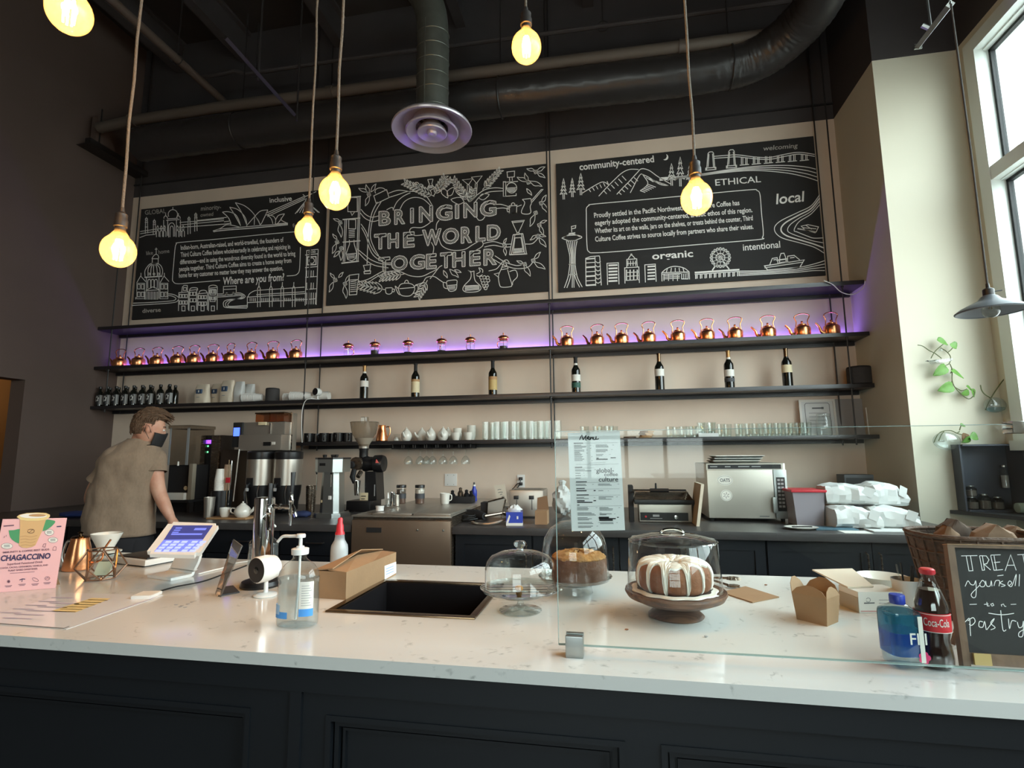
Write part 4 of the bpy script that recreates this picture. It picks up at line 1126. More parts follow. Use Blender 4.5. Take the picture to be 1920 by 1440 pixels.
for k in range(3): d.L((795, 1020+k*11), (905, 1014+k*11))
for x in (800, 830, 860, 890): d.L((x, 1012), (x, 1055))
d.R(918, 1005, 960, 1042); d.L((932, 1005), (932, 1042)); d.L((946, 1005), (946, 1042))
# wheel on the pier
for k in range(20): d.O(1176+62*cos(k*pi/10), 900+60*sin(k*pi/10), 7, 7, n=7, w=.9)
d.O(1176, 900, 55, 53); d.O(1176, 900, 30, 29)
for k in range(12): d.L((1176, 900), (1176+54*cos(k*pi/6), 900+52*sin(k*pi/6)), w=.6)
d.L((1175, 905), (1122, 985), w=1.6); d.L((1180, 905), (1235, 978), w=1.6); d.L((1005, 1000), (1303, 980), w=2.2); d.L((1005, 1012), (1303, 992))
for k in range(10): d.L((1012+k*31, 1012-k*2), (1012+k*31, 1042-k*2), w=1.4); d.L((1022+k*31, 1012-k*2), (1022+k*31, 1040-k*2))
for k in range(4): d.C((1303, 990+k*10), (1500, 985+k*8), (1680, 968+k*10), (1790, 945+k*14), (1872, 920+k*22))
# ferry
d.L((1470, 955), (1735, 915), (1705, 965), (1490, 982), closed=True, w=1.4); d.L((1470, 968), (1725, 930)); d.L((1505, 948), (1522, 905), (1555, 900), (1560, 940)); d.L((1570, 938), (1572, 895), (1580, 872), (1600, 870), (1610, 895), (1615, 930)); d.L((1622, 928), (1625, 890), (1668, 885), (1705, 915)); d.L((1550, 918), (1620, 908), w=1.5); d.L((1530, 915), (1550, 912)); d.L((1640, 902), (1670, 898)); d.L((1575, 935), (1630, 928), w=1.8)
d.done()
# ================================================================== THINGS ON THE SHELVES
def on(k, px, row, y=4.455):
 p = py_(px, row, y)
 return Vector((p.x, y, SH[k]+0.0006))
def numbered(n, i, frm): return ORD[i]+' '+frm
# --- copper kettles (shelf 2)
def kettle():
 t = thing('copper_kettle', 'x', 'kettle', (0, 0, 0))
 MB().lathe([(0.001, 0.0), (0.056, 0.0), (0.0595, 0.005), (0.060, 0.068), (0.056, 0.080), (0.044, 0.089), (0.031, 0.097)], 26).ob('body', 'copper', t)
 MB().lathe([(0.033, 0.097), (0.033, 0.103), (0.022, 0.110), (0.006, 0.113), (0.006, 0.119), (0.010, 0.124), (0.007, 0.131), (0.001, 0.132)], 18).ob('lid', 'copper', t)
 sp = spline([(-0.050, 0, 0.025), (-0.080, 0, 0.038), (-0.094, 0, 0.075), (-0.122, 0, 0.108)], 5)
 MB().tube(sp, [0.016-0.0095*i/(len(sp)-1) for i in range(len(sp))], 10).ob('spout', 'copper', t)
 hs = spline([(-0.046, 0, 0.088), (-0.040, 0, 0.13), (-0.052, 0, 0.168), (-0.02, 0, 0.190), (0.03, 0, 0.190), (0.056, 0, 0.172), (0.040, 0, 0.13), (0.046, 0, 0.088)], 5)
 MB().tube(hs, 0.0042, 8).ob('handle', 'copper', t)
 return t
kp = kettle()
kl = [227, 262, 296, 334, 365, 400, 433, 472, 512, 555]
kr = [1063, 1120, 1166, 1217, 1272, 1327, 1380, 1442, 1507, 1562]
rng = random.Random(5)
first = True
for side, xs_ in (('brown wall', kl), ('window column', kr)):
 for i, px in enumerate(xs_):
  p = on(2, px, 650, 4.46)
  j = i if side == 'brown wall' else len(xs_)-1-i
  lab = 'copper kettle on the purple-lit shelf, %s from the %s' % (ORD[j], side)
  rz = rng.uniform(-0.22, 0.22)
  if first:
   kp.location = p; kp.rotation_euler = (0, 0, rz); tag(kp, lab, group='copper kettles on the purple-lit shelf'); first = False
  else: dup(kp, p, lab, rz)
# --- glass presses with copper lids (shelf 2)
def press(fill):
 t = thing('coffee_press', 'x', 'coffee press', (0, 0, 0), 0, 'glass presses with copper lids')
 MB().lathe([(0.001, 0.003), (0.036, 0.003), (0.037, 0.006), (0.037, 0.10), (0.039, 0.105)], 24).ob('beaker', 'glass', t)
 if fill: MB().lathe([(0.001, 0.0045), (0.035, 0.0045), (0.035, fill), (0.001, fill)], 20).ob('coffee_grounds', mat('grounds%d' % int(fill*1e4), (58, 52, 44), 0.8), t)
 MB().lathe([(0.038, 0.0), (0.040, 0.0), (0.040, 0.010), (0.0385, 0.012)], 24).tube([(0.0395*cos(a), 0.0395*sin(a), 0.085) for a in [2*pi*k/24 for k in range(24)]], 0.0022, 5, closed=True).ob('frame', 'copper', t)
 MB().lathe([(0.040, 0.100), (0.049, 0.104), (0.050, 0.110), (0.044, 0.124), (0.028, 0.134), (0.010, 0.138), (0.004, 0.140), (0.004, 0.150)], 26).ob('lid', 'copper', t)
 MB().lathe([(0.002, 0.148), (0.007, 0.152), (0.007, 0.158), (0.001, 0.162)], 12).ob('plunger_knob', 'copper', t)
 MB().tube([(0, 0, 0.03), (0, 0, 0.148)], 0.0025, 6).ob('rod', 'chrome', t)
 MB().tube(spline([(0.038, 0, 0.09), (0.062, 0, 0.085), (0.066, 0, 0.05), (0.04, 0, 0.03)], 4), 0.004, 6).ob('handle', 'copper', t)
 return t
for i, (px, fl) in enumerate(zip([653, 703, 765, 828, 882, 944], [0.018, 0.055, 0.026, 0.028, 0.022, 0.04])):
 t = press(fl); t.location = on(2, px, 648, 4.46); t.rotation_euler = (0, 0, 1.2+0.3*i)
 tag(t, 'glass press with a domed copper lid, %s from the kettles by the brown wall' % ORD[i])
# --- wine bottles (shelf 3)
def bottle(name, h, r, lab, cat, cap, lbl, mglass='wineglass', neck=0.3, band=None, group=None, nr=0.0145):
 t = thing(name, lab, cat, (0, 0, 0), 0, group)
 zs = h*(1-neck)
 MB().lathe([(0.001, 0.004), (r*0.8, 0), (r, 0.006), (r, zs*0.86), (r*0.93, zs*0.93), (r*0.62, zs*1.02), (nr, zs*1.12), (nr*0.95, h*0.97), (nr*1.12, h*0.972), (nr*1.12, h*0.99), (nr*0.9, h)], 24).ob('glass', mglass, t)
 if cap: MB().lathe([(nr*1.07, h*0.78), (nr*1.05, h*0.965), (nr*1.22, h*0.968), (nr*1.22, h*0.992), (nr*1.05, h*1.003), (0.001, h*1.004)], 18).ob('capsule', cap, t)
 if lbl:
  z0, z1, mt = lbl
  MB().lathe([(r*1.008, h*z0), (r*1.008, h*z1)], 24).ob('label', mt, t)
 if band:
  z0, z1, mt = band
  MB().lathe([(r*1.012, h*z0), (r*1.012, h*z1)], 24).ob('label_band', mt, t)
 return t
M['teal'] = mat('dark_teal_print', (44, 88, 76), 0.6); M['slate'] = mat('slate_print', (66, 68, 72), 0.6); M['ochre'] = mat('ochre_print', (196, 168, 110), 0.6)
wb = [(683, 744, 686, (0.36, 0.54, 'labelwhite'), 'foilgold', None, 'with a square white label above the cup stacks'),
      (779, 742, 679, (0.14, 0.52, 'labelcream'), 'blackmat', (0.46, 0.53, 'clay'), 'with a tall tan label and black capsule, next to the first bottle'),
      (924, 738, 674, (0.15, 0.52, 'ochre'), 'blackmat', (0.44, 0.53, 'clay'), 'with a tall ochre label, last before the rods'),
      (1080, 731, 670, (0.32, 0.5, 'labelwhite'), 'blackmat', (0.14, 0.28, 'teal'), 'with a white label over a green band, just past the rods'),
      (1237, 727, 662, (0.38, 0.57, 'labelwhite'), 'bronze', None, 'with a small white label and bronze capsule, above the coasters'),
      (1368, 724, 658, (0.31, 0.49, 'labelwhite'), 'foilgold', (0.17, 0.27, 'slate'), 'with a gold capsule and white label over a slate band'),
      (1477, 720, 652, (0.36, 0.56, 'labelcream'), 'bronze', None, 'with a cream label, last before the dark speaker cylinder')]
for px, yb, yt, lb, cp, bd, tx in wb:
 t = bottle('wine_bottle', 0.305, 0.0375, 'dark wine bottle '+tx, 'bottle', cp, lb, band=bd, group='wine bottles on the third shelf')
 t.location = on(3, px, 715, 4.43); t.rotation_euler = (0, 0, rng.uniform(0, 6))
 if px in (683, 1080, 1368):
  MB().lathe([(0.0168, 0.232), (0.0165, 0.25)], 12).ob('neck_seal', 'labelwhite', t)
# --- dark cold brew bottles (shelf 3)
pat = MB()
def brew_bottle(front):
 t = thing('cold_brew_bottle', 'x', 'bottle', (0, 0, 0), 0, 'cold brew bottles on the third shelf')
 MB().lathe([(0.001, 0.003), (0.028, 0), (0.031, 0.004), (0.031, 0.118), (0.027, 0.134), (0.0135, 0.152), (0.0125, 0.180), (0.001, 0.181)], 18).ob('glass', 'wineglass', t)
 MB().lathe([(0.0145, 0.172), (0.0145, 0.190), (0.012, 0.193), (0.001, 0.193)], 12).ob('cap', 'black', t)
 if front:
  l_ = MB()
  n_ = 10
  for a0, a1, mi in ((-170, -65, 0), (-64, -10, 1)):
   vs = [(0.0314*cos(radians(a0+(a1-a0)*k/n_)), 0.0314*sin(radians(a0+(a1-a0)*k/n_)), z) for z in (0.014, 0.108) for k in range(n_+1)]
   l_.add(vs, [(k, k+1, n_+2+k, n_+1+k) for k in range(n_)], mi)
  def cyl(a, z): return (0.0317*cos(radians(a)), 0.0317*sin(radians(a)), z)
  for k in range(6):
   a = k*pi/3+0.3
   cx_, cz_ = -118+26*cos(a), 0.07+0.020*sin(a)
   l_.add([cyl(cx_-11, cz_-0.004), cyl(cx_+2, cz_-0.010), cyl(cx_+11, cz_+0.003), cyl(cx_-1, cz_+0.010)], [(0, 1, 2, 3)], 2)
  l_.add([cyl(-165, 0.022), cyl(-72, 0.022), cyl(-72, 0.030), cyl(-165, 0.030)], [(0, 1, 2, 3)], 2)
  l_.ob('label', ['black', 'labelgrey', 'chalkline'], t, smooth=False)
 return t
b0 = brew_bottle(True); b1 = brew_bottle(False)
fx = [187, 201, 217, 234, 250, 266, 281, 300, 317]
for i, px in enumerate(fx):
 p = on(3, px, 745, 4.375); lab = 'dark cold brew bottle with patterned label, front row, %s from the brown wall' % ORD[i]
 if i == 0: b0.location = p; b0['label'] = lab; b0.rotation_euler = (0, 0, 0.5)
 else: dup(b0, p, lab, rng.uniform(0.3, 0.65))
for i, px in enumerate([206, 222, 238, 253, 269, 285, 300, 316, 328]):
 p = on(3, px, 742, 4.455); lab = 'dark cold brew bottle in the back row, %s from the brown wall' % ORD[i]
 if i == 0: b1.location = p; b1['label'] = lab
 else: dup(b1, p, lab, rng.uniform(0, 6))
# --- coffee bags and rolled white packs
def bag(name, w, dp, h, mt, lab, lbl=True, group=None, crown=0.5):
 t = thing(name, lab, 'bag', (0, 0, 0), 0, group)
 rings = []
 for k in range(9):
  u = k/8
  ww = w/2*(0.96+0.06*sin(u*5+w*40))*(1 if u < .8 else 1.0)
  dd = dp/2*(1.0-0.86*u**2.4)
  rings.append([(ww*(abs(cos(a))**0.45)*(1 if cos(a) > 0 else -1)+0.004*sin(7*u+a*2), dd*(abs(sin(a))**0.6)*(1 if sin(a) > 0 else -1)+0.003*sin(9*u+3*a), h*u) for a in [2*pi*j/20 for j in range(20)]])
 MB().loft(rings).ob('bag', mt, t, angle=50)
 if lbl:
  MB().box(-w*0.24, w*0.16, -dp/2-0.002, -dp/2+0.012, h*0.50, h*0.72).ob('label', mat('label_blue%d' % int(1e4*w), (58, 80, 108), 0.6), t)
  MB().box(-w*0.07, w*0.0, -dp/2-0.003, -dp/2+0.010, h*0.56, h*0.67).ob('emblem', 'labelwhite', t)
  MB().box(-w*0.18, w*0.05, -dp/2-0.002, -dp/2+0.012, h*0.30, h*0.33).ob('print', 'labelgrey', t)
 return t
for px, w, h, mt, y, lab, lb in ((380, 0.155, 0.185, 'creampaper', 4.41, 'cream coffee bag with a small blue label, beside the dark bottles', True),
                                 (408, 0.13, 0.20, 'creampaper', 4.50, 'cream coffee bag with a blue label, half hidden between two others', True),
                                 (427, 0.145, 0.215, 'creampaper', 4.415, 'tallest cream coffee bag with a blue label and crumpled top', True),
                                 (449, 0.095, 0.20, 'paper', 4.42, 'plain white bag standing against the tallest coffee bag', False),
                                 (468, 0.095, 0.185, 'paper', 4.50, 'plain white bag behind the single lying cup stack', False)):
 t = bag('coffee_bag', w, 0.08, h, mt, lab, lb, 'coffee bags on the third shelf'); t.location = on(3, px, 735, y); t.rotation_euler = (0, 0, rng.uniform(-0.1, 0.1))
def cup_stack(L, lab):
 t = thing('paper_cup_stack', lab, 'cups', (0, 0, 0), 0, 'white paper cup stacks lying on the third shelf')
 n = int(L/0.014)
 b_ = MB()
 for k in range(n):
  x0 = k*0.014
  c_ = MB()
  pr = [(0.0405, 0), (0.041, 0.004), (0.0385, 0.005), (0.037, 0.018)] if k < n-1 else [(0.0405, 0), (0.041, 0.004), (0.0385, 0.005), (0.030, 0.075), (0.001, 0.075)]
  for (r, z) in pr: pass
  c_.at((x0, 0, 0.0412), 0, 0, pi/2).lathe(pr, 20)
  if k == 0: c_.lathe([(0.0385, 0.003), (0.030, 0.07), (0.001, 0.07)], 20)
  c_.ob('paper_cup', 'white', t)
 return t
for px, L, y, rz, lab in ((456, 0.13, 4.375, 0.12, 'short white paper cup stack lying in front of the white bags'), (533, 0.20, 4.47, 0.1, 'white paper cup stack lying behind, next to the dark speaker'), (545, 0.14, 4.372, 0.12, 'white paper cup stack lying in front with its open end showing')):
 t = cup_stack(L, lab); t.location = on(3, px, 742, y); t.rotation_euler = (0, 0, rz)
t = cup_stack(0.13, 'white paper cup stack lying behind the small white camera'); t.location = on(3, 617, 742, 4.44); t.rotation_euler = (0, 0, pi+0.06)
def speaker(lab):
 t = thing('smart_speaker', lab, 'speaker')
 MB().lathe([(0.001, 0), (0.056, 0), (0.060, 0.004), (0.060, 0.118), (0.057, 0.124), (0.001, 0.124)], 30).ob('body', 'blackmat', t)
 MB().lathe([(0.061, 0.006), (0.0608, 0.112)], 30).ob('fabric_sleeve', mat('speaker_fabric', (62, 60, 60), 0.8, bump=0.3, bscale=300), t)
 MB().lathe([(0.050, 0.1245), (0.048, 0.126), (0.001, 0.126)], 24).ob('top_plate', 'black', t)
 return t
t = speaker('dark cylinder speaker between the cup stacks and coffee bags'); t.location = on(3, 511, 740, 4.42)
t2 = dup(t, on(3, 1611, 705, 4.42), 'dark cylinder speaker at the window end of the third shelf', 0.3, (1.35, 1.35, 1.1))
def camera_(lab, sc=1.0):
 t = thing('security_camera', lab, 'camera')
 MB().lathe([(0.001, 0), (0.030, 0), (0.031, 0.003), (0.027, 0.006), (0.006, 0.009)], 24).ob('base', 'white', t)
 MB().lathe([(0.006, 0.008), (0.005, 0.04)], 12).ob('stem', 'white', t)
 h = MB().at((0, 0, 0.072), 0, pi/2, 0)
 h.lathe([(0.001, -0.036), (0.018, -0.034), (0.030, -0.022), (0.0345, 0.0), (0.0345, 0.030), (0.032, 0.034)], 28)
 hd = h.ob('head', 'white', t)
 MB().at((0, 0, 0.072), 0, pi/2, 0).lathe([(0.032, 0.0335), (0.001, 0.0345)], 28).ob('lens_face', 'black', hd)
 MB().at((0, 0, 0.072), 0, pi/2, 0).lathe([(0.009, 0.0346), (0.007, 0.0355), (0.001, 0.0352)], 16).ob('lens', 'wineglass', hd)
 return t
t = camera_('small round white camera on the third shelf, its cable hanging down'); t.location = on(3, 596, 738, 4.375); t.rotation_euler = (0, 0, -0.25)
cb_ = [on(3, 596, 738, 4.375)+Vector((0.0, 0.01, 0.004))]+[py_(a, b_, 4.335) for a, b_ in ((586, 745), (575, 751), (569, 765), (567, 790), (568, 830))]
cb_ = [cb_[0], cb_[0]+Vector((-0.04, -0.05, 0.003))]+[Vector((p.x, 4.322, p.z)) for p in cb_[2:]]
tag(MB().tube(spline([tuple(p) for p in cb_], 5), 0.0035, 6).ob('camera_cable', 'white', None), 'white cable drooping from the camera over the shelf edge', 'cable')
# white cable at the window end of the top shelf
cc = [py_(a, b_, 4.325) for a, b_ in ((1545, 526), (1562, 534), (1578, 548), (1600, 552), (1618, 540), (1622, 527))]
tag(MB().tube(spline([tuple(p) for p in cc], 5), 0.0035, 6).ob('loose_cable', 'white', None), 'white cable looping below the topmost shelf at the column end', 'cable')
# --- shelf 4: mugs, pitcher, teapots, cups, glasses
def mug():
 t = thing('black_mug', 'x', 'mug', group='black mugs on the lowest shelf')
 MB().lathe([(0.001, 0), (0.036, 0), (0.041, 0.005), (0.042, 0.08), (0.039, 0.08), (0.038, 0.008), (0.001, 0.006)], 24).ob('cup', 'black', t)
 MB().tube(spline([(0.041, 0, 0.066), (0.062, 0, 0.062), (0.066, 0, 0.04), (0.058, 0, 0.02), (0.041, 0, 0.016)], 4), 0.0055, 8).ob('handle', 'black', t)
 return t
m0 = mug()
for i, (px, y, rz) in enumerate(((579, 4.40, -1.2), (593, 4.49, -0.6), (608, 4.40, -1.1), (624, 4.49, -1.0), (634, 4.395, -1.4), (652, 4.44, -0.9))):
 p = on(4, px, 815, y); lab = 'black mug on the lowest shelf, %s from the coffee brewer' % ORD[i]
 if i == 0: m0.location = p; m0.rotation_euler = (0, 0, rz); m0['label'] = lab
 else: dup(m0, p, lab, rz)
t = thing('copper_pitcher', 'tapered polished copper pitcher on the lowest shelf beside the grinder hopper', 'pitcher', on(4, 716, 815, 4.42))
MB().lathe([(0.001, 0), (0.050, 0), (0.053, 0.005), (0.048, 0.04), (0.036, 0.095), (0.030, 0.12), (0.033, 0.142), (0.030, 0.142), (0.027, 0.12), (0.001, 0.06)], 26).ob('body', 'copper', t)
MB().tube(spline([(0.034, 0.01, 0.125), (0.062, 0.02, 0.125), (0.066, 0.02, 0.07), (0.048, 0.01, 0.03)], 4), 0.005, 8).ob('handle', 'copper', t)
MB().prism([(-0.033, 0.128), (-0.052, 0.146), (-0.028, 0.142)], -0.010, 0.010, 'y').ob('lip', 'copper', t)
t = thing('sugar_jar', 'small glass jar of white sugar next to the copper pitcher', 'jar', on(4, 744, 818, 4.41))
MB().lathe([(0.001, 0.001), (0.029, 0.001), (0.031, 0.008), (0.022, 0.04), (0.030, 0.062)], 20).ob('glass', 'glass', t)
MB().lathe([(0.001, 0.003), (0.027, 0.003), (0.028, 0.012), (0.012, 0.034), (0.001, 0.037)], 18).ob('sugar', 'white', t)
def teapot(mt='whitegloss'):
 t = thing('teapot', 'x', 'teapot', group='white teapots on the lowest shelf')
 MB().lathe([(0.001, 0), (0.028, 0), (0.040, 0.012), (0.0465, 0.032), (0.047, 0.048), (0.042, 0.066), (0.032, 0.081), (0.022, 0.092), (0.016, 0.098)], 26).ob('body', mt, t)
 MB().lathe([(0.017, 0.097), (0.012, 0.106), (0.004, 0.109), (0.006, 0.114), (0.004, 0.120), (0.001, 0.121)], 14).ob('lid', mt, t)
 sp = spline([(-0.005, -0.042, 0.035), (-0.012, -0.062, 0.05), (-0.016, -0.074, 0.075)], 4)
 MB().tube(sp, [0.012-0.006*i/(len(sp)-1) for i in range(len(sp))], 9).ob('spout', mt, t)
 MB().tube(spline([(0.0, 0.042, 0.065), (0.004, 0.068, 0.068), (0.004, 0.072, 0.04), (0, 0.045, 0.026)], 4), 0.005, 7).ob('handle', mt, t)
 return t
tp0 = teapot()
for i, (px, y, rz, lab) in enumerate(((762, 4.40, 0.2, 'white teapot standing alone beside the sugar jar'), (791, 4.49, -0.4, 'white teapot half hidden behind two others'), (808, 4.41, 0.1, 'white teapot in the middle of the row, spout to the front'), (831, 4.41, 0.35, 'white teapot in front, closest to the white cups'), (840, 4.53, -0.3, 'white teapot tucked behind, next to the white cups'))):
 p = on(4, px, 815, y)
 if i == 0: tp0.location = p; tp0.rotation_euler = (0, 0, rz); tp0['label'] = lab
 else: dup(tp0, p, lab, rz)
def cup():
 t = thing('white_cup', 'x', 'cup', group='white cups on the lowest shelf')
 MB().lathe([(0.001, 0.001), (0.026, 0), (0.031, 0.010), (0.037, 0.04), (0.038, 0.062), (0.0355, 0.062), (0.033, 0.03), (0.02, 0.008), (0.001, 0.007)], 24).ob('bowl', 'whitegloss', t)
 MB().lathe([(0.024, 0.0), (0.025, -0.003), (0.022, -0.003), (0.022, 0.001)], 20).ob('foot_ring', 'whitegloss', t)
 return t
c0 = cup()
for i, (px, y, dz, lab) in enumerate(((855, 4.40, 0.0, 'white cup in front, beside the teapots'), (858, 4.49, 0.0, 'lower white cup of the first back stack'), (858, 4.49, 0.042, 'upper white cup of the first back stack'), (878, 4.40, 0.0, 'white cup in front of the taller stack'), (884, 4.49, 0.0, 'bottom white cup of the taller back stack'), (884, 4.49, 0.032, 'middle white cup of the taller back stack'), (884, 4.49, 0.064, 'top white cup of the taller back stack'))):
 p = on(4, px, 815, y)+Vector((0, 0, dz+0.003))
 if i == 0: c0.location = p; c0['label'] = lab
 else: dup(c0, p, lab, 0)
def tumbler(name, r0, r1, h, base, grp, seg=18):
 t = thing(name, 'x', 'glass', group=grp)
 MB().lathe([(0.001, 0.0005), (r0, 0.0005), (r1, h), (r1-0.002, h), (r0-0.002, base), (0.001, base)], seg).ob('wall', 'glass', t)
 MB().lathe([(r0*0.95, 0.001), (r0*0.9, base*0.9), (0.001, base*0.9)], seg).ob('base', 'glassthick', t)
 return t
g0 = tumbler('highball_glass', 0.029, 0.031, 0.152, 0.012, 'highball glasses on the lowest shelf')
for i, (px, y) in enumerate(((911, 4.41), (924, 4.49), (932, 4.40), (944, 4.48), (949, 4.40), (963, 4.41), (970, 4.49), (983, 4.42), (996, 4.40), (1003, 4.49), (1014, 4.41), (1022, 4.49), (1029, 4.40), (1046, 4.42))):
 p = on(4, px, 810, y); lab = 'tall clear highball glass on the lowest shelf, %s after the white cups' % ORD[i]
 if i == 0: g0.location = p; g0['label'] = lab
 else: dup(g0, p, lab, 0)
g1 = tumbler('tumbler', 0.031, 0.038, 0.10, 0.016, 'tumblers above the paper menu')
for i, (px, y) in enumerate(((1096, 4.40), (1120, 4.40), (1127, 4.49), (1142, 4.40), (1150, 4.49))):
 p = on(4, px, 805, y); lab = 'clear tumbler above the paper menu, %s from the rods' % ORD[i]
 if i == 0: g1.location = p; g1['label'] = lab
 else: dup(g1, p, lab, 0)
for k in range(6):
 p = on(4, 1211, 800, 4.41)+Vector((rng.uniform(-.008, .008), 0, 0.0092*k))
 MBk = MB().prism([(0.052*cos(a)*(1+.08*cos(4*a)), 0.052*sin(a)*(1+.08*cos(4*a))) for a in [2*pi*j/16 for j in range(16)]], 0, 0.009)
 tag(MBk.ob('wood_coaster', 'woodlight', None, loc=p, rz=rng.uniform(0, 3)), 'pale wooden coaster, %s from the bottom of the stack between glasses' % ORD[k], 'coaster', 'wooden coasters stacked on the lowest shelf')
for k in range(2):
 p = on(4, 1197, 802, 4.44)+Vector((0, 0, 0.0062*k))
 tag(MB().prism([(0.05*cos(a), 0.04*sin(a)) for a in [2*pi*j/14 for j in range(14)]], 0, 0.006).ob('leather_coaster', 'walnut', None, loc=p+Vector((-0.07, 0.02, 0))), 'dark oval coaster beside the pale stack, %s from below' % ORD[k], 'coaster', 'dark oval coasters')
g2 = tumbler('rocks_glass', 0.026, 0.033, 0.085, 0.016, 'small glasses at the window end of the lowest shelf')
sm = [(1256, 4.40, 0), (1268, 4.48, 0), (1281, 4.40, 0), (1292, 4.47, 0), (1299, 4.39, 0), (1311, 4.46, 0)]
for i, (px, y, _z) in enumerate(sm):
 p = on(4, px, 803, y); lab = 'short clear glass just past the wooden coasters, %s of its cluster' % ORD[i]
 if i == 0: g2.location = p; g2['label'] = lab
 else: dup(g2, p, lab, 0)
tray = tag(MB().box(-0.075, 0.075, -0.07, 0.07, 0, 0.028, 0, 0.004).ob('display_tray', 'paper', None, loc=on(4, 1325, 803, 4.43)), 'low white tray lifting a cluster of small glasses', 'tray')
for i, (dx, dy) in enumerate(((-0.045, -0.03), (0.03, -0.03), (-0.02, 0.035), (0.045, 0.035))):
 dup(g2, on(4, 1325, 803, 4.43)+Vector((dx, dy, 0.0286)), 'short clear glass on the low white tray, %s of four' % ORD[i], 0)
for i, (px, y) in enumerate(((1352, 4.41), (1364, 4.48), (1385, 4.41), (1392, 4.49), (1404, 4.40), (1418, 4.43), (1429, 4.50), (1439, 4.41), (1447, 4.49), (1459, 4.41), (1466, 4.49), (1478, 4.41), (1486, 4.50), (1498, 4.42), (1507, 4.49), (1513, 4.40))):
 dup(g2, on(4, px, 803, y), 'short clear glass in the long cluster, %s after the white tray' % ORD[i], 0, (1, 1, 1.18))
t = thing('storage_jar', 'clear glass storage jar with a lid in front of the framed certificate', 'jar', on(4, 1545, 800, 4.42))
MB().lathe([(0.001, 0.002), (0.050, 0.002), (0.053, 0.008), (0.053, 0.115), (0.044, 0.135), (0.042, 0.145)], 26).ob('body', 'glassthick', t)
MB().lathe([(0.045, 0.143), (0.047, 0.15), (0.046, 0.163), (0.001, 0.168)], 24).ob('lid', 'glassthick', t)
# framed papers leaning on the wall
def leaning(name, px0, px1, py0, py1, yb, mtf, mtp, lab, cat, fw=0.012, txt=True, rz=0.0):
 A = py_(px0, py1, yb); B_ = py_(px1, py0, yb)
 w, h = B_.x-A.x, B_.z-SH[4]
 t = thing(name, lab, cat, (A.x, yb, SH[4]+0.001))
 f = MB()
 for q in ((0, w, 0, fw), (0, w, h-fw, h), (0, fw, fw, h-fw), (w-fw, w, fw, h-fw)): f.box(q[0], q[1], -0.006, 0.008, q[2], q[3])
 f.ob('frame', mtf, t); MB().box(fw, w-fw, 0.0, 0.006, fw, h-fw).ob('sheet', mtp, t)
 if txt:
  x_ = MB()
  x_.stroke([(w*.16, h*.12), (w*.16, h*.86), (w*.2, h*.9), (w*.8, h*.9), (w*.84, h*.86), (w*.84, h*.12)], 0.004, lambda a, b: (a, -0.0008, b))
  x_.box(w*.36, w*.62, -0.001, 0, h*.74, h*.78).box(w*.62, w*.68, -0.001, 0, h*.73, h*.79)
  for k in range(4): x_.box(w*.26, w*.74, -0.001, 0, h*(.62-.1*k), h*(.63-.1*k))
  x_.ob('print', 'inkgrey', t)
 t.rotation_euler = (-0.06, 0, rz)
 return t
M['greysheet'] = mat('grey_sheet', (150, 148, 146), 0.7)
leaning('framed_certificate', 1503, 1566, 748, 812, 4.545, 'labelwhite', 'paper', 'white framed certificate leaning on the wall behind the storage jar', 'picture frame', 0.016)
leaning('paper_sheet', 1567, 1626, 747, 812, 4.56, 'greysheet', 'greysheet', 'plain grey sheet of print leaning on the wall by the certificate', 'paper', 0.004, False)
t = leaning('menu_card', 1628, 1638, 764, 812, 4.50, 'labelwhite', 'labelwhite', 'narrow white card leaning at the very end of the lowest shelf', 'card', 0.004, False)
MB().box(0.012, 0.03, -0.008, -0.0062, 0.12, 0.16).ob('print', 'ink', t)
# wire stemware rack with hanging wine glasses
ra, rb = py_(737, 836, 4.40), py_(886, 836, 4.40)
t = thing('stemware_rack', 'black wire stemware rack hung under the lowest shelf', 'rack', (ra.x, 4.37, SH[4]-TH[4]))
w = rb.x-ra.x
r_ = MB()
nb = 7
for k in range(nb+1):
 x = w*k/nb
 for dx in (-0.010, 0.010):
  if 0 <= x+dx <= w: r_.tube([(x+dx, 0, -0.001), (x+dx, 0, -0.036), (x+dx, 0.17, -0.036), (x+dx, 0.17, -0.001)], 0.0048, 5)
r_.tube([(0, 0, -0.002), (w, 0, -0.002)], 0.0048, 5).tube([(0, 0, -0.036), (w, 0, -0.036)], 0.0048, 5).tube([(0, 0.17, -0.036), (w, 0.17, -0.036)], 0.0025, 5)
r_.ob('wire', 'blackmetal', t)
def stem():
 t = thing('wine_glass', 'x', 'wine glass', group='wine glasses hanging in the rack')
 MB().lathe([(0.032, 0.0), (0.031, -0.003), (0.006, -0.008), (0.0035, -0.02), (0.0035, -0.068)], 18).ob('stem', 'glass', t)
 MB().lathe([(0.0035, -0.068), (0.018, -0.078), (0.034, -0.098), (0.039, -0.118), (0.036, -0.138)], 20).ob('bowl', 'glassthick', t)
 return t
s0 = stem()
for i, (px, y) in enumerate(((766, 4.43), (788, 4.43), (800, 4.48), (811, 4.43), (831, 4.43), (850, 4.43), (873, 4.43))):
 k = py_(px, 845, y)
 p = Vector((k.x, y, SH[4]-TH[4]-0.033)); lab = 'wine glass hanging upside down in the wire rack, %s from the grinder' % ORD[i]
 if i == 0: s0.location = p; s0['label'] = lab
 else: dup(s0, p, lab, 0)
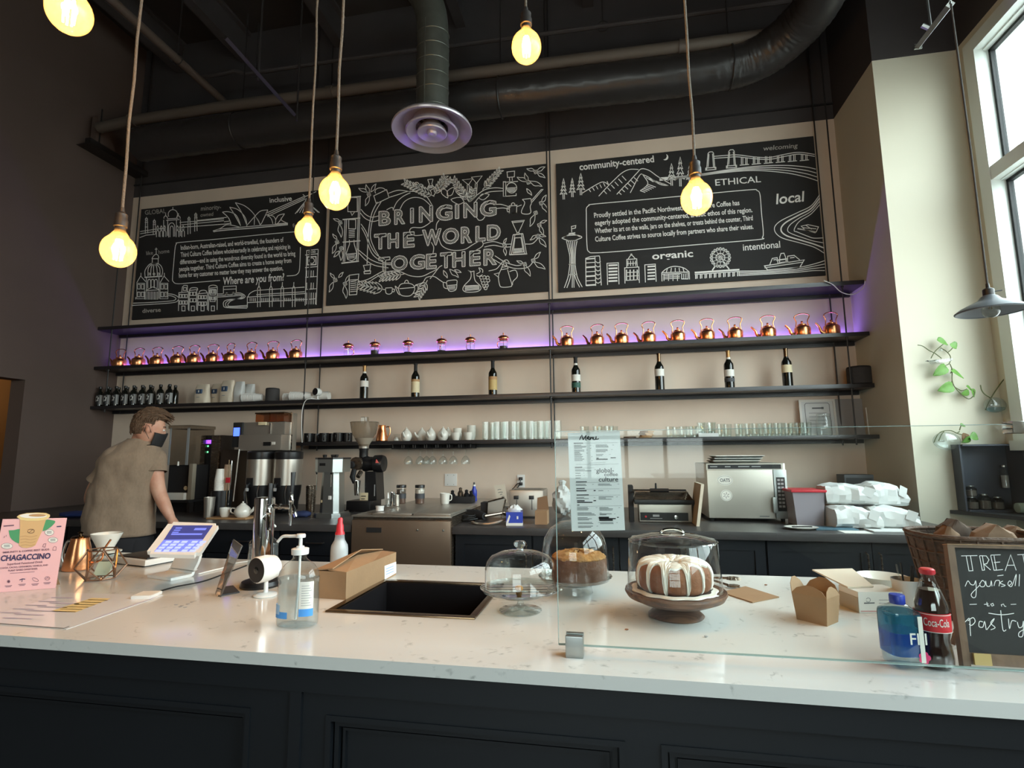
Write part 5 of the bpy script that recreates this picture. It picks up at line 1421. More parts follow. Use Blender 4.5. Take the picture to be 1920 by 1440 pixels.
# --- wall plates
def plate(px0, px1, y0, y1, name, lab, cat):
 A, B_ = py_(px0, y1, YB), py_(px1, y0, YB)
 t = thing(name, lab, cat, (A.x, YB-0.001, A.z))
 w, h = B_.x-A.x, B_.z-A.z
 MB().box(0, w, -0.006, 0, 0, h, 0, 0.002).ob('plate', 'white', t)
 return t, w, h
t, w, h = plate(834, 857, 888, 911, 'blank_wall_plate', 'blank white double wall plate above the prep fridge', 'wall plate')
for x, z in ((.25, .12), (.75, .12), (.25, .88), (.75, .88)): MB().at((w*x, -0.006, h*z), 0, pi/2).lathe([(0.004, 0), (0.003, 0.0015), (0.001, 0.0015)], 8).ob('screw', 'labelgrey', t)
t, w, h = plate(970, 984, 890, 914, 'power_outlet', 'white power outlet above the toaster with two plugs in it', 'outlet')
for z in (.3, .7): MB().box(w*.25, w*.75, -0.0075, -0.006, h*(z-.13), h*(z+.13), 0, 0.001).ob('socket_face', 'labelwhite', t)
ox, oz = t.location.x, t.location.z
for i, (z, pts) in enumerate(((.7, ((977, 898), (975, 906), (970, 915), (962, 921))), (.3, ((977, 906), (970, 907), (964, 914), (959, 921))))):
 p = MB().box(w*.3, w*.75, -0.03, -0.0078, h*z-0.012, h*z+0.012, 0, 0.003)
 tt = thing('power_plug', ('upper' if i == 0 else 'lower')+' black plug and cord in the outlet above the toaster', 'plug', t.location)
 p.ob('plug', 'black', tt)
 cp_ = [py_(a, b_, 4.56)-t.location for a, b_ in pts]
 MB().tube(spline([(w*.5, -0.03, h*z)]+[tuple(q) for q in cp_[1:]]+[(cp_[-1].x-0.02, -0.03, ZT-oz+0.02)], 4), 0.004, 6).ob('cord', 'black', tt)
ZS0 = ZT+0.0006
# ================================================================== MACHINES AND THINGS ON THE BACK WORKTOP
def bc(px, py, z=ZT, y=None):
 p = pz_(px, py, z)
 if y is not None:
  p = py_(px, py, y); p.z = z
 return Vector((p.x, p.y, z+0.0006))
# --- drinks dispenser with clear bin on a black stand, behind the person
Y0 = 3.8
p = Vector((py_(330, 900, Y0).x, Y0, ZS0))
zs = zt(p, 937)-ZT
XF = lambda px, dy=0.0: py_(px, 870, p.y+dy).x-p.x
t = thing('equipment_stand', 'low black stand under the clear-topped drinks dispenser', 'stand', p)
xa, xb = XF(304), XF(364); dd = dep(352, Y0, 398)
MB().box(xa, xb, -0.03, dd+.02, zs-0.02, zs-0.001).ob('top', 'blackmat', t)
MB().box(xa+0.02, xb-0.02, 0.06, dd, 0.0, zs-0.021).ob('drawer_box', 'black', t)
for x in (xa+0.01, xb-0.01): MB().box(x-0.012, x+0.012, -0.02, 0.02, 0, zs-0.021).ob('leg', 'blackmetal', t)
p2 = p+Vector((0, 0, zs))
t = thing('drinks_dispenser', 'cold drinks dispenser with a clear square bin above a dark front', 'dispenser', p2)
h1, h2 = zt(p2, 872)-p2.z, zt(p2, 797)-p2.z
MB().box(XF(312), XF(357), 0.03, dd, 0, h1).ob('body', 'blackmat', t)
MB().box(XF(308), XF(354), -0.03, 0.03, 0.0, 0.055, 0, 0.006).ob('drip_tray', 'labelwhite', t)
MB().box(XF(356.5), XF(364), -0.01, 0.03, 0.0, h1+0.01, 0, 0.006).ob('side_post', mat('greige_plastic', (150, 142, 126), 0.5), t)
MB().lathe([(0.018, 0), (0.015, 0.004), (0.001, 0.004)], 16).ob('emblem', 'labelcream', t, loc=(XF(346), 0.029, 0.09)).rotation_euler = (pi/2, 0, 0)
MB().box(XF(312), XF(352), 0.01, dd, h1+0.001, h2-0.03).box(XF(310), XF(353), 0.0, dd+.01, h2-0.03, h2, 0, 0.008).ob('clear_bin', 'smoke', t)
MB().box(XF(346), XF(350), 0.005, 0.012, h1, h2-0.02).box(XF(313), XF(315.5), 0.005, 0.012, h1, h2-0.02).ob('bin_rib', 'frost', t)
MB().lathe([(0.007, 0), (0.007, 0.03), (0.004, 0.034)], 10, c=(XF(334), 0.0, h1-0.005)).ob('tap', 'labelwhite', t)
# --- black hot water tower
p = Vector((py_(390, 880, 4.0).x, 4.0, ZS0)); k = K(p)
t = thing('water_tower', 'tall black and steel hot water tower with a violet display', 'boiler', p)
H = zt(p, 816)-p.z
dd = dep(410, 4.0, 438)
MB().box(XF(373), XF(410), 0.02, dd, 0.0, H, 0, 0.006).ob('body', mat('tower_grey', (58, 52, 50), .4), t)
MB().box(XF(374), XF(383), 0.0, 0.02, 0.05, H-0.003).box(XF(394.5), XF(408), 0.0, 0.02, 0.05, H-0.003).ob('steel_face', 'steeldark', t)
MB().box(XF(383), XF(394.5), -0.002, 0.02, 0.05, H-0.003).ob('control_strip', 'black', t)
zl = lambda row: zt(p, row)-p.z
MB().box(XF(384), XF(393.5), -0.004, -0.002, zl(832), zl(825)).ob('display', 'violet', t)
for r_ in (836, 847): MB().box(XF(387), XF(389.5), -0.004, -0.002, zl(r_+2), zl(r_-1)).ob('indicator', 'greenled', t)
zf = zl(886)
MB().tube([(XF(388), 0, zf), (XF(386), -0.05, zf), (XF(374), -0.07, zf), (XF(371), -0.07, zf+0.01)], 0.006, 8).tube([(XF(371), -0.07, zf+0.02), (XF(371), -0.07, zf-0.035)], 0.008, 8).ob('faucet', 'chrome', t)
# small steel jug and printed card before it
# --- coffee brewer with two servers
p = bc(490, 958, ZT, 3.86); k = K(p)
t = thing('coffee_brewer', 'large stainless twin coffee brewer with a blue display and copper-tinted hoppers', 'coffee maker', p)
z = lambda row: zt(p, row)-ZT
XB = lambda px, dy=0.0: py_(px, 850, p.y+dy).x-p.x
dd = dep(529, p.y, 555)
MB().box(XB(438), XB(535), 0.0, dd, 0, 0.03, 0, 0.004).ob('base', 'black', t)
MB().box(XB(415, .1), XB(450, .1), 0.1, dd, 0.03, z(842)).ob('back_column', mat('brown_steel', (84, 74, 66), 0.4, 0.6), t)
MB().box(XB(451), XB(529), dd-.06, dd, 0.03, z(845)).ob('back_panel', 'black', t)
MB().box(XB(449), XB(529), -0.02, 0.12, z(845), z(815), 0, 0.008).ob('brew_head', 'steel', t)
MB().box(XB(450), XB(529), 0.02, 0.12, z(815), z(791), 0, 0.006).ob('upper_housing', 'steel', t)
MB().box(XB(434), XB(451), 0.0, 0.10, z(845)+0.03, z(791), 0, 0.006).ob('control_column', 'blackmat', t)
MB().box(XB(436), XB(447), -0.004, 0.0, z(817), z(801)).ob('display', 'bluedisp', t)
MB().box(XB(472), XB(529), 0.121, dd, z(845), z(773), 0, 0.01).ob('rear_tower', 'steel', t)
MB().box(XB(528), XB(530), 0.1, 0.12, z(845), z(772)).ob('edge_strip', 'chrome', t)
MB().box(XB(496), XB(510), -0.024, -0.02, z(836), z(829)).ob('badge', 'black', t)
MB().box(XB(512), XB(518), -0.024, -0.02, z(834), z(829)).ob('badge', 'labelwhite', t)
for a, b_ in ((473, 499), (501, 527)):
 MB().box(XB(a), XB(b_), 0.015, 0.115, z(791)+0.001, z(776), 0, 0.006).ob('hopper', thin('hopper_amber%d' % a, (226, 180, 140), refl=2.0, frost=0.2, fcol=(206, 138, 92)), t)
 MB().box(XB(a)-0.003, XB(b_)+0.003, 0.01, 0.118, z(776), z(773), 0, 0.003).ob('hopper_lid', 'bronze', t)
MB().box(XB(481), XB(495), 0.0, 0.018, z(797), z(791), 0, 0.002).ob('tag', 'labelcream', t)
MB().box(XB(500), XB(503), 0.014, 0.018, z(813), z(793)).ob('light_bar', 'chrome', t)
MB().tube([(XB(453), -0.03, z(842)), (XB(450.5), -0.05, 0.09)], 0.0045, 8).ob('sight_tube', 'labelwhite', t)
# two servers
def server(px, lab):
 q = bc(px, 958, ZT, 3.845); q.z = ZT+0.031
 t = thing('coffee_server', lab, 'coffee server', q, 0, 'coffee servers under the brewer')
 kk_ = K(q); r = 25*kk_
 zr = lambda row: zt(q, row)-q.z
 MB().lathe([(0.001, 0.0), (r*0.8, 0), (r*0.82, zr(940)), (r*0.95, zr(925)), (r, zr(909))], 28).ob('stand', 'black', t)
 MB().lathe([(r, zr(909)), (r*1.0, zr(861))], 32).ob('jacket', 'steel', t)
 MB().lathe([(r*1.01, zr(861)), (r*1.03, zr(858)), (r*1.03, zr(848)), (r*0.9, zr(846)), (0.001, zr(845.5))], 28).ob('lid', 'black', t)
 MB().box(-r*0.45, r*0.1, -r*1.06, -r*0.8, zr(912), zr(895), 0, 0.004).tube([(-r*0.2, -r*1.0, zr(905)), (-r*0.2, -r*1.25, zr(908)), (-r*0.2, -r*1.25, zr(915))], 0.012, 8).ob('spigot', 'black', t)
 MB().lathe([(0.012, 0), (0.014, 0.02), (0.008, 0.03), (0.001, 0.03)], 10, c=(-r*0.2, -r*1.25, zr(919))).ob('spigot_knob', 'labelgrey', t)
 MB().tube([(-r*0.6, -r*0.82, zr(909)), (-r*0.6, -r*0.98, zr(922)), (-r*0.6, -r*0.8, zr(950))], 0.008, 6).tube([(r*0.45, -r*0.82, zr(909)), (r*0.45, -r*0.98, zr(922)), (r*0.45, -r*0.8, zr(950))], 0.008, 6).ob('leg_rail', 'black', t)
 return t
server(486, 'steel coffee server with a black lid, nearer the paper cups'); server(537, 'steel coffee server with a black lid, nearer the drink mixer')
# black bin of cups
p = bc(413, 968, ZT, 3.62); k = K(p)
t = thing('cup_bin', 'black round bin holding upturned paper cups and lids', 'bin', p)
H = zt(p, 919)-p.z
r = 18*k
MB().lathe([(0.001, 0.001), (r*0.92, 0.001), (r, H), (r*0.96, H), (r*0.9, 0.01), (0.001, 0.01)], 26).ob('bin', 'black', t)
def cups_up(px, y, r, n, top, mt, lab):
 q = bc(px, 968, ZT, y); q.z = p.z+0.012
 z1 = zt(q, top)-q.z
 t = thing('paper_cups', lab, 'cups', q, 0, 'cups standing in the black bin')
 st = 0.012
 for i in range(n):
  b0_ = z1-0.09-i*st
  MB().lathe([(r, b0_), (r*1.02, b0_+0.003), (r*0.98, b0_+0.006), (r*0.72, b0_+0.09), (0.001, b0_+0.09)] if i == 0 else [(r, b0_), (r*1.02, b0_+0.003), (r*0.98, b0_+0.006), (r*0.94, b0_+st+0.003)], 20).ob('cup', mt, t)
 return t
cups_up(408, 3.60, 9.2*k, 12, 879, 'labelwhite', 'upturned white paper cup stack in the black bin')
cups_up(421, 3.63, 7.0*k, 10, 871, mat('kraft_cup', (168, 140, 116), 0.8), 'kraft paper cup stack leaning in the black bin')
q = bc(424, 968, ZT, 3.60); q.z = ZT+0.015
t = thing('bar_spoons', 'brass bar spoons standing in the black bin', 'spoons', q)
MB().tube([(0, -0.01, 0), (0.008, -0.012, zt(q, 862)-q.z)], 0.004, 6).ob('spoon', 'bronze', t); MB().tube([(0.012, 0.0, 0), (0.022, 0.0, zt(q, 864)-q.z)], 0.004, 6).ob('spoon', 'chrome', t)
MB().box(0.0, 0.035, -0.03, -0.024, zt(q, 905)-q.z, zt(q, 895)-q.z, 0, 0.004).ob('red_tag', 'red', t)
p = bc(391, 968, ZT, 3.50); k = K(p)
t = thing('steel_tumbler', 'tall steel tumbler standing beside the black cup bin', 'tumbler', p)
H = zt(p, 932)-p.z
MB().lathe([(0.001, 0.001), (8*k, 0.001), (10*k, H), (9.6*k, H), (7.6*k, 0.006), (0.001, 0.006)], 22).ob('body', 'steel', t)
# wooden tray, cup and teapot
p = bc(440, 974, ZT, 3.50); k = K(p)
H = 0.012
tag(MB().box(-42*k, 40*k, -0.09, 0.09, 0, H, 0, 0.004).ob('wooden_tray', 'woodlight', None, loc=p), 'flat wooden tray under the white teapot and cup', 'tray')
q = bc(421, 974, ZT, 3.47); dup(c0, q+Vector((0, 0, H+0.0035)), 'white cup on the wooden tray beside its teapot', 0, 0.98, 'white cups on the wooden tray')
q = bc(454, 976, ZT, 3.46); tp = dup(tp0, q+Vector((0, 0, H+0.0005)), 'white teapot on the wooden tray before the brewer', 1.57+0.2, (1.2, 1.2, 0.92), 'white teapot on the wooden tray')
# --- drink mixer
q = bc(612, 972, ZT); Y0 = q.y+0.09
p = Vector((py_(612, 960, Y0).x, Y0, ZS0)); k = K(p)
t = thing('drink_mixer', 'silver spindle drink mixer on a wide foot', 'mixer', p)
z = lambda row: zt(p, row)-p.z
XM = lambda px, dy=0.0: py_(px, 910, p.y+dy).x-p.x
oct_ = lambda x0, x1, y0, y1, c_: [(x0+c_, y0), (x1-c_, y0), (x1, y0+c_), (x1, y1), (x0, y1), (x0, y0+c_)]
fo = oct_(XM(584, -.09), XM(646, 0), -0.09, 0.10, 0.045)
MB().prism(fo, 0.0, 0.022).prism([(x*.96, y*.96) for x, y in fo], 0.022, z(961)).ob('foot', 'alu', t)
cl_ = lambda x0, x1, x2, yy: [(x0, .0), (x1, -.03), (x2, -.03), (x2+.03, .0), (x2+.03, .08), (x0, .08)]
MB().loft([[(x, y, z(961)) for x, y in cl_(XM(601), XM(610), XM(630), 0)], [(x, y, z(884)) for x, y in cl_(XM(604), XM(611), XM(628), 0)]]).ob('column', 'alu', t)
hd_ = oct_(XM(589, -.04), XM(648, .02), -0.085, 0.085, 0.05)
MB().prism(hd_, z(885), z(861)).ob('head', 'alu', t)
MB().prism([(x*1.02, y*1.03) for x, y in hd_], z(861), z(858)).ob('head_cap', 'black', t)
MB().box(XM(598, -.085), XM(609, -.085), -0.089, -0.084, z(873), z(868)).ob('badge', 'black', t)
for a in (600, 627): MB().tube([(XM(a), -0.05, z(885)), (XM(a), -0.05, z(918 if a == 600 else 912))], 0.0035, 6).lathe([(0.006, 0), (0.009, 0.02)], 10, c=(XM(a), -0.05, z(889))).ob('spindle', 'chrome', t)
MB().box(XM(621), XM(626), -0.037, -0.029, z(936), z(929), 0, 0.003).ob('switch', 'white', t)
MB().box(XM(606), XM(609.5), -0.025, -0.015, z(942), z(937), 0, 0.002).ob('switch', 'labelcream', t)
X = XM
for i, (a, b_) in enumerate(((0, 0.03), (0.05, -0.01), (-0.05, 0.0))):
 MB().lathe([(0.013, 0), (0.016, 0.02), (0.001, 0.022)], 12, c=(X(612)+a, 0.05+b_, z(858)+0.001)).ob('top_knob', 'black', t)
# steel shaker cup
p = bc(582, 957, ZT, 3.95); k = K(p)
t = thing('shaker_tin', 'tall steel shaker tin between brewer and drink mixer', 'shaker', p)
H = zt(p, 911)-p.z
MB().lathe([(0.001, 0.001), (7.5*k, 0.001), (8*k, 0.01), (9.5*k, H), (9*k, H+0.002), (7*k, 0.01), (0.001, 0.008)], 24).ob('tin', 'steeldark', t)
for i in range(3): MB().tube([(9.4*k*cos(a), 9.4*k*sin(a), H-0.03-0.012*i) for a in [2*pi*j/20 for j in range(20)]], 0.0012, 4, closed=True).ob('ridge', 'steel', t)
# dark cloth by the mixer
tag(MB().blob((0, 0, 0.022), (0.07, 0.05, 0.024), 16, 8, 0, lambda d_, v: v*(1+.18*sin(9*d_.x+4*d_.y)*sin(7*d_.y))).ob('folded_cloth', 'navy', None, loc=bc(566, 968, ZT, 3.62)), 'crumpled navy cloth on the worktop beside the drink mixer', 'cloth')
# --- coffee grinder
p = bc(694, 955, ZT, 4.12); k = K(p)
t = thing('coffee_grinder', 'tall black coffee grinder with a big clear hopper', 'grinder', p)
z = lambda row: zt(p, row)-p.z
def X(px): return (px-694)*k
MB().box(X(658), X(706), -0.11, 0.10, 0, z(937), 0, 0.012).ob('base', 'black', t)
MB().loft([[(X(a), y, z(937)) for a, y in ((688, -0.05), (712, -0.05), (712, 0.1), (688, 0.1))], [(X(a), y, z(884)) for a, y in ((687, -0.05), (708, -0.05), (708, 0.1), (687, 0.1))]]).ob('column', 'black', t)
bd = MB().at((0, 0, z(869.5)), 0, 0, pi/2)
R_ = 16.5*k
bd.lathe([(0.001, X(680)), (R_*0.86, X(680)), (R_*0.92, X(684)), (R_*0.80, X(690)), (R_*0.80, X(700)), (R_*0.98, X(702)), (R_, X(716)), (R_*0.9, X(720)), (0.001, X(721))], 30)
bd.ob('motor_housing', 'black', t)
hb = MB().at((X(672), -0.09, z(869)), 0, pi/2+0.0, 0)
hb.lathe([(0.001, 0.005), (12*k, 0.0), (12.5*k, -0.012), (10.5*k, -0.02), (12*k, -0.03), (12*k, -0.10)], 28)
hb.at((X(672), -0.09, z(869)), 0, pi/2, 0)
hb.ob('grind_dial', 'steeldark', t)
MB().at((X(667), -0.11, z(871)), 0, pi/2, 0).lathe([(0.001, 0.03), (6*k, 0.028), (7*k, 0.0)], 16).lathe([(0.001, 0.032), (1.6*k, 0.0315)], 8, 0).ob('adjust_knob', 'blackmat', t)
MB().prism([(X(710), z(868)), (X(717), z(868)), (X(711.5), z(861))], -0.002, 0.002, 'y').ob('red_triangle', 'orange', t, loc=(0, -R_*0.98, 0.0))
# throat and hopper
hx = X(678)
MB().lathe([(8.3*k, z(857)), (8.3*k, z(845)), (9*k, z(843)), (9*k, z(840))], 20, c=(hx, 0.0, 0)).ob('throat', 'black', t)
MB().lathe([(9.3*k, z(840.5)), (9.6*k, z(837)), (9*k, z(836))], 20, c=(hx, 0, 0)).ob('collar', 'steel', t)
hp = MB().lathe([(8.5*k, z(838)), (11*k, z(832)), (23*k, z(812)), (27*k, z(793)), (27.4*k, z(792))], 30, c=(hx, 0, 0))
hp.ob('hopper', 'hopper', t)
MB().lathe([(8*k, z(837)), (17*k, z(823)), (17.5*k, z(821)), (0.001, z(819))], 24, c=(hx, 0, 0)).ob('beans', mat('beans_haze', (150, 138, 122), 0.8), t)
MB().lathe([(27.4*k, z(792)), (27*k, z(791)), (8*k, z(790)), (7.5*k, z(782)), (0.001, z(781))], 26, c=(hx, 0, 0)).ob('hopper_lid', 'hopper', t)
MB().box(hx-4*k, hx+3*k, -8.5*k, -7.6*k, z(794), z(783)).ob('lid_label', 'labelwhite', t)
# spout and portafilter tin
MB().tube([(X(669), -0.08, z(880)), (X(668), -0.10, z(893)), (X(672), -0.10, z(905))], [0.02, 0.022, 0.012], 10).ob('bean_clamp', 'blackmat', t)
MB().lathe([(4.5*k, z(927)), (6.5*k, z(900)), (6.2*k, z(900)), (4.2*k, z(926)), (0.001, z(926))], 20, c=(X(678), -0.10, 0)).ob('dosing_cup', 'chrome', t)
MB().tube([(X(680), -0.06, z(884)), (X(679), -0.10, z(893))], 0.018, 10).ob('chute', 'steeldark', t)
MB().box(X(679), X(695), -0.056, -0.0525, z(945), z(923), 0, 0.001).ob('paper_note', 'labelcream', t)
m_ = MB()
for i in range(3): m_.box(X(682), X(691-2*i), -0.058, -0.0562, z(930+5*i), z(928.6+5*i))
m_.ob('note_print', 'ink', t)
m_ = MB().text('MIXER', (X(708.5), z(925)), (X(708.6), z(908)), -0.018, lambda a, b: (a, -0.0512, b)) if False else MB().box(X(706.5), X(708.2), -0.052, -0.0502, z(929), z(908))
m_.ob('side_print', 'labelgrey', t)
# small items near grinder
p = bc(671, 968, ZT, 3.72)
tag(MB().lathe([(0.001, 0), (0.05, 0.004), (0.055, 0.010), (0.045, 0.006), (0.001, 0.004)], 18).tube([(-0.04, 0, 0.012), (0.03, -0.04, 0.02)], 0.006, 6).ob('steel_strainer', 'chrome', None, loc=bc(652, 966, ZT, 3.95)), 'small steel strainer lying between drink mixer and grinder', 'strainer')
# --- on the prep fridge
PS = PT+0.0146
def onp(px, py): return bc(px, py, PS)
p = onp(727, 950); k = K(p)
t = thing('dropper_bottle', 'tiny clear dropper bottle with a white tip beside the steel creamer', 'bottle', p)
MB().lathe([(0.001, 0.001), (4*k, 0.001), (4*k, 12*k), (2*k, 15*k)], 14).ob('bottle', 'glassthick', t); MB().lathe([(2.2*k, 15*k), (2*k, 20*k), (0.8*k, 26*k), (0.001, 26*k)], 12).ob('tip', 'white', t)
p = onp(736, 948)
t = thing('creamer', 'small straight steel creamer on the prep fridge', 'creamer', p)
MB().lathe([(0.001, 0.001), (5*k, 0.001), (5.5*k, 10*k), (4.6*k, 23*k), (4.9*k, 25*k), (4.6*k, 25*k), (4.2*k, 22*k), (0.001, 4*k)], 20).ob('body', 'chrome', t); MB().tube(spline([(5*k, 0, 21*k), (9*k, 0, 20*k), (9*k, 0, 9*k), (5.2*k, 0, 6*k)], 4), 0.8*k, 6).ob('handle', 'chrome', t)
p = onp(744, 949)
t = thing('creamer', 'second, shorter steel creamer beside the first', 'creamer', p)
MB().lathe([(0.001, 0.001), (5*k, 0.001), (5.2*k, 10*k), (4.3*k, 19*k), (4.6*k, 21*k), (4.3*k, 21*k), (4*k, 18*k), (0.001, 4*k)], 20).ob('body', 'steel', t)
for px, lab, fillc in ((752, 'glass spice jar with a black lid and dark contents, closer to the grinder', (96, 84, 74)), (787, 'glass spice jar with a black lid and pale contents, closer to the white mug', (206, 198, 186))):
 p = onp(px, 945); k = K(p)
 t = thing('spice_jar', lab, 'jar', p, 0, 'spice jars on the prep fridge')
 r = 9*k; H = 31*k
 MB().lathe([(0.001, 0.002), (r*0.95, 0.002), (r, 0.006), (r, H*0.9), (r*0.9, H)], 24).ob('glass', 'glass', t)
 MB().lathe([(0.001, 0.004), (r*0.9, 0.004), (r*0.9, H*0.34), (0.001, H*0.36)], 20).ob('contents', mat('spice%d' % px, (104, 78, 66), 0.9), t)
 MB().lathe([(r*1.012, H*0.33), (r*1.012, H*0.62)], 24).ob('label', 'slate', t)
 MB().lathe([(r*0.9, H*0.63), (r*0.9, H*0.87), (0.001, H*0.88)], 20).ob('fill', mat('fill%d' % px, fillc, 0.9), t)
 MB().lathe([(r*1.02, H*0.96), (r*1.03, H*1.1), (r*0.98, H*1.13), (0.001, H*1.14)], 24).ob('lid', 'black', t)
p = onp(834, 945); k = K(p)
t = thing('white_mug', 'plain white mug at the back of the prep fridge', 'mug', p)
MB().lathe([(0.001, 0.001), (7.5*k, 0), (8.2*k, 3*k), (9.4*k, 20*k), (9.0*k, 20*k), (7.6*k, 4*k), (0.001, 3*k)], 24).ob('cup', 'whitegloss', t)
MB().tube(spline([(8.5*k, 2*k, 17*k), (12*k, 3*k, 16*k), (12*k, 3*k, 8*k), (8.2*k, 2*k, 6*k)], 4), 1.1*k, 6).ob('handle', 'whitegloss', t)
tag(MB().lathe([(0.001, 0), (0.026, 0), (0.026, 0.022), (0.028, 0.022), (0.028, 0.032), (0.001, 0.033)], 20, 0).ob('lidded_tub', 'white', None, loc=onp(712, 958)), 'tiny white lidded tub at the grinder end of the prep fridge', 'tub')
# --- worktop between fridge and toaster
p = bc(889, 948, ZT, 4.35); k = K(p)
t = thing('blue_bottle', 'slim royal blue squeeze bottle against the back wall', 'bottle', p)
z = lambda row: zt(p, row)-p.z
MB().lathe([(0.001, 0), (5.5*k, 0), (5.8*k, 3*k), (5.5*k, z(935)), (5.0*k, z(932)), (5.6*k, z(929)), (5.2*k, z(920)), (3.2*k, z(915)), (2.6*k, z(911))], 20).ob('bottle', 'blue', t)
MB().lathe([(2.9*k, z(911.5)), (2.7*k, z(908.5))], 14).ob('cap', 'white', t); MB().lathe([(1.8*k, z(908.5)), (1.5*k, z(904.5)), (0.001, z(904))], 10).ob('nozzle', 'slate', t)
p = bc(938, 945, ZT, 4.45); k = K(p)
t = thing('hand_written_card', 'cream hand-written card leaning against the back wall beside the toaster', 'card', p)
zc = zt(p, 938)-p.z
c_ = MB().at((0, 0, zc), 0, 0, -0.0)
c_.prism([(-5*k, -8*k), (14*k, -4*k), (9*k, 30*k), (-12*k, 27*k)], -0.002, 0.002, 'y')
c_.ob('card', 'creampaper', t)
m_ = MB().at((0, -0.003, zc), 0)
for i, (a, b_, c2) in enumerate(((-5, 2, 19), (-4, 5, 14), (0, 4, 10), (3, 8, 6))): m_.stroke([(a*k, c2*k), ((a+b_)*.5*k, (c2+1.2)*k), (b_*k, (c2+1)*k)], 1.0*k)
m_.ob('handwriting', 'inkgrey', t)
MB().box(-2*k, 3*k, -0.03, 0.03, 0, 0.01).box(-1*k, 1*k, -0.004, 0.004, 0.01, zc+0.02).ob('card_holder', 'blackmetal', t)
# dark tools, cables and a steel pan
p = bc(893, 974, ZT, 3.58); k = K(p)
t = thing('immersion_blender', 'black hand blender and its coiled cord lying on the worktop', 'blender', p)
MB().tube([(-0.10, 0.06, 0.035), (0.0, 0.0, 0.038), (0.07, -0.05, 0.034)], [0.03, 0.036, 0.022], 12).ob('handle', 'blackmat', t)
MB().tube([(0.07, -0.05, 0.034), (0.19, 0.03, 0.05)], [0.012, 0.010], 10).lathe([(0.012, 0), (0.03, 0.02), (0.03, 0.024)], 14, c=(0.2, 0.03, 0.03)).ob('shaft', 'steeldark', t)
MB().tube([(0.045*cos(a*0.7)-0.03+0.01*sin(a*3), 0.05*sin(a*0.7)-0.07, 0.007+0.0035*a*0.4) for a in range(28)], 0.005, 6).ob('cord', 'rubber', t)
p = bc(862, 950, PT+0.0004, 4.15)
t = thing('tamper_tray', 'cluster rack of black coffee tools beside the steel fridge', 'tool rack', p)
MB().box(-0.09, 0.11, -0.05, 0.07, 0.0, 0.05, 0, 0.006).ob('tray', 'blackmat', t)
for i, (x, y, h) in enumerate(((-0.06, 0, 0.075), (0.0, 0.02, 0.095), (0.055, 0.0, 0.08), (0.085, 0.03, 0.07))): MB().lathe([(0.022, 0.05), (0.024, h*0.8), (0.012, h), (0.014, h+0.018), (0.001, h+0.024)], 14, c=(x, y, 0)).ob('tool', 'black' if i != 1 else 'steeldark', t)
p = bc(929, 966, ZT, 3.75); k = K(p)
t = thing('steel_pan', 'shallow steel hotel pan standing on its edge in front of the card', 'pan', p)
c_ = MB()
zt_ = zt(p, 936)-p.z
c_.prism([(-16*k, 0.0), (12*k, 0.0), (20*k, zt_), (17*k, zt_+0.012), (-14*k, zt_*0.86)], 0.0, 0.012, 'y')
c_.ob('pan', 'steel', t)
MB().tube([(12*k, -0.005, 0.0), (20*k, -0.005, zt_), (17*k, -0.005, zt_+0.012), (-14*k, -0.005, zt_*.86)], 0.006, 6).ob('rolled_rim', 'steeldark', t)
MB().box(-30*k, -14*k, 0.02, 0.12, 0, zt_*0.8).ob('side_pan', 'blackmat', t)
p = bc(912, 979, ZT, 3.40)
tag(MB().tube(spline([(-0.10, 0.02, 0.008), (-0.04, -0.05, 0.008), (0.04, -0.06, 0.01), (0.12, -0.02, 0.03), (0.16, 0.03, 0.06)], 5), 0.009, 8).ob('whisk_handle', 'steel', None, loc=p), 'curved steel handle lying in front of the steel pan', 'utensil')
# toaster
p = bc(986, 972, ZT); p.y += 0.02; k = K(p)
t = thing('toaster', 'stainless four slice toaster below the outlet', 'toaster', p)
z = lambda row: zt(p, row)-p.z
def X(px): return (px-986)*k
MB().box(X(953), X(1019), 0.0, 0.26, z(969), z(919), 0, 0.014).ob('body', 'steel', t)
MB().box(X(952), X(1020), -0.004, 0.264, 0.002, z(968)).ob('base', 'blackmat', t)
for a in (968, 997):
 MB().box(X(a-5), X(a+4), -0.02, -0.001, z(936), z(929), 0, 0.003).ob('lever', 'black', t)
 MB().box(X(a-0.6), X(a+0.6), -0.0015, 0.001, z(956), z(937)).ob('lever_slot', 'black', t)
 MB().at((X(a+4), -0.0, z(957))).at((X(a+8), 0.0, z(955)), 0, pi/2).lathe([(0.009, 0), (0.008, 0.012), (0.001, 0.012)], 12).ob('dial', 'alu', t)
for y in (0.07, 0.17): MB().box(X(960), X(1012), y, y+0.022, z(919)-0.002, z(919)+0.001).ob('slot', 'black', t)
# tissue box, kraft box, white bag
p = bc(964, 983, ZT, 3.345); k = K(p)
t = thing('tissue_box', 'blue and white glove box with white sheets pulled out, in front of the toaster', 'box', p, 0.15)
H = zt(p, 961)-p.z
MB().box(-15*k, 16*k, 0, 0.11, 0, H).ob('box', 'blue', t)
MB().box(-15.1*k, 16.1*k, -0.001, 0.111, 0.0, H*0.2).prism([(-15*k, H*0.22), (-9*k, H*0.85), (-7*k, H*0.7), (-11*k, H*0.2)], -0.0012, 0.0, 'y').box(5*k, 8*k, -0.0012, 0, H*0.5, H*0.72).ob('print', 'labelwhite', t)
MB().blob((0, 0.055, H+0.012), (13*k, 0.03, 0.028), 16, 8, 0, lambda d_, v: Vector((v.x, v.y, v.z))*(1+.28*sin(8*d_.x+5*d_.z)*sin(6*d_.y+2))).ob('tissue', 'paper', t)
p = bc(1015, 981, ZT, 3.42); k = K(p)
t = thing('kraft_carton', 'small open kraft carton beside the toaster', 'box', p)
H = zt(p, 958)-p.z
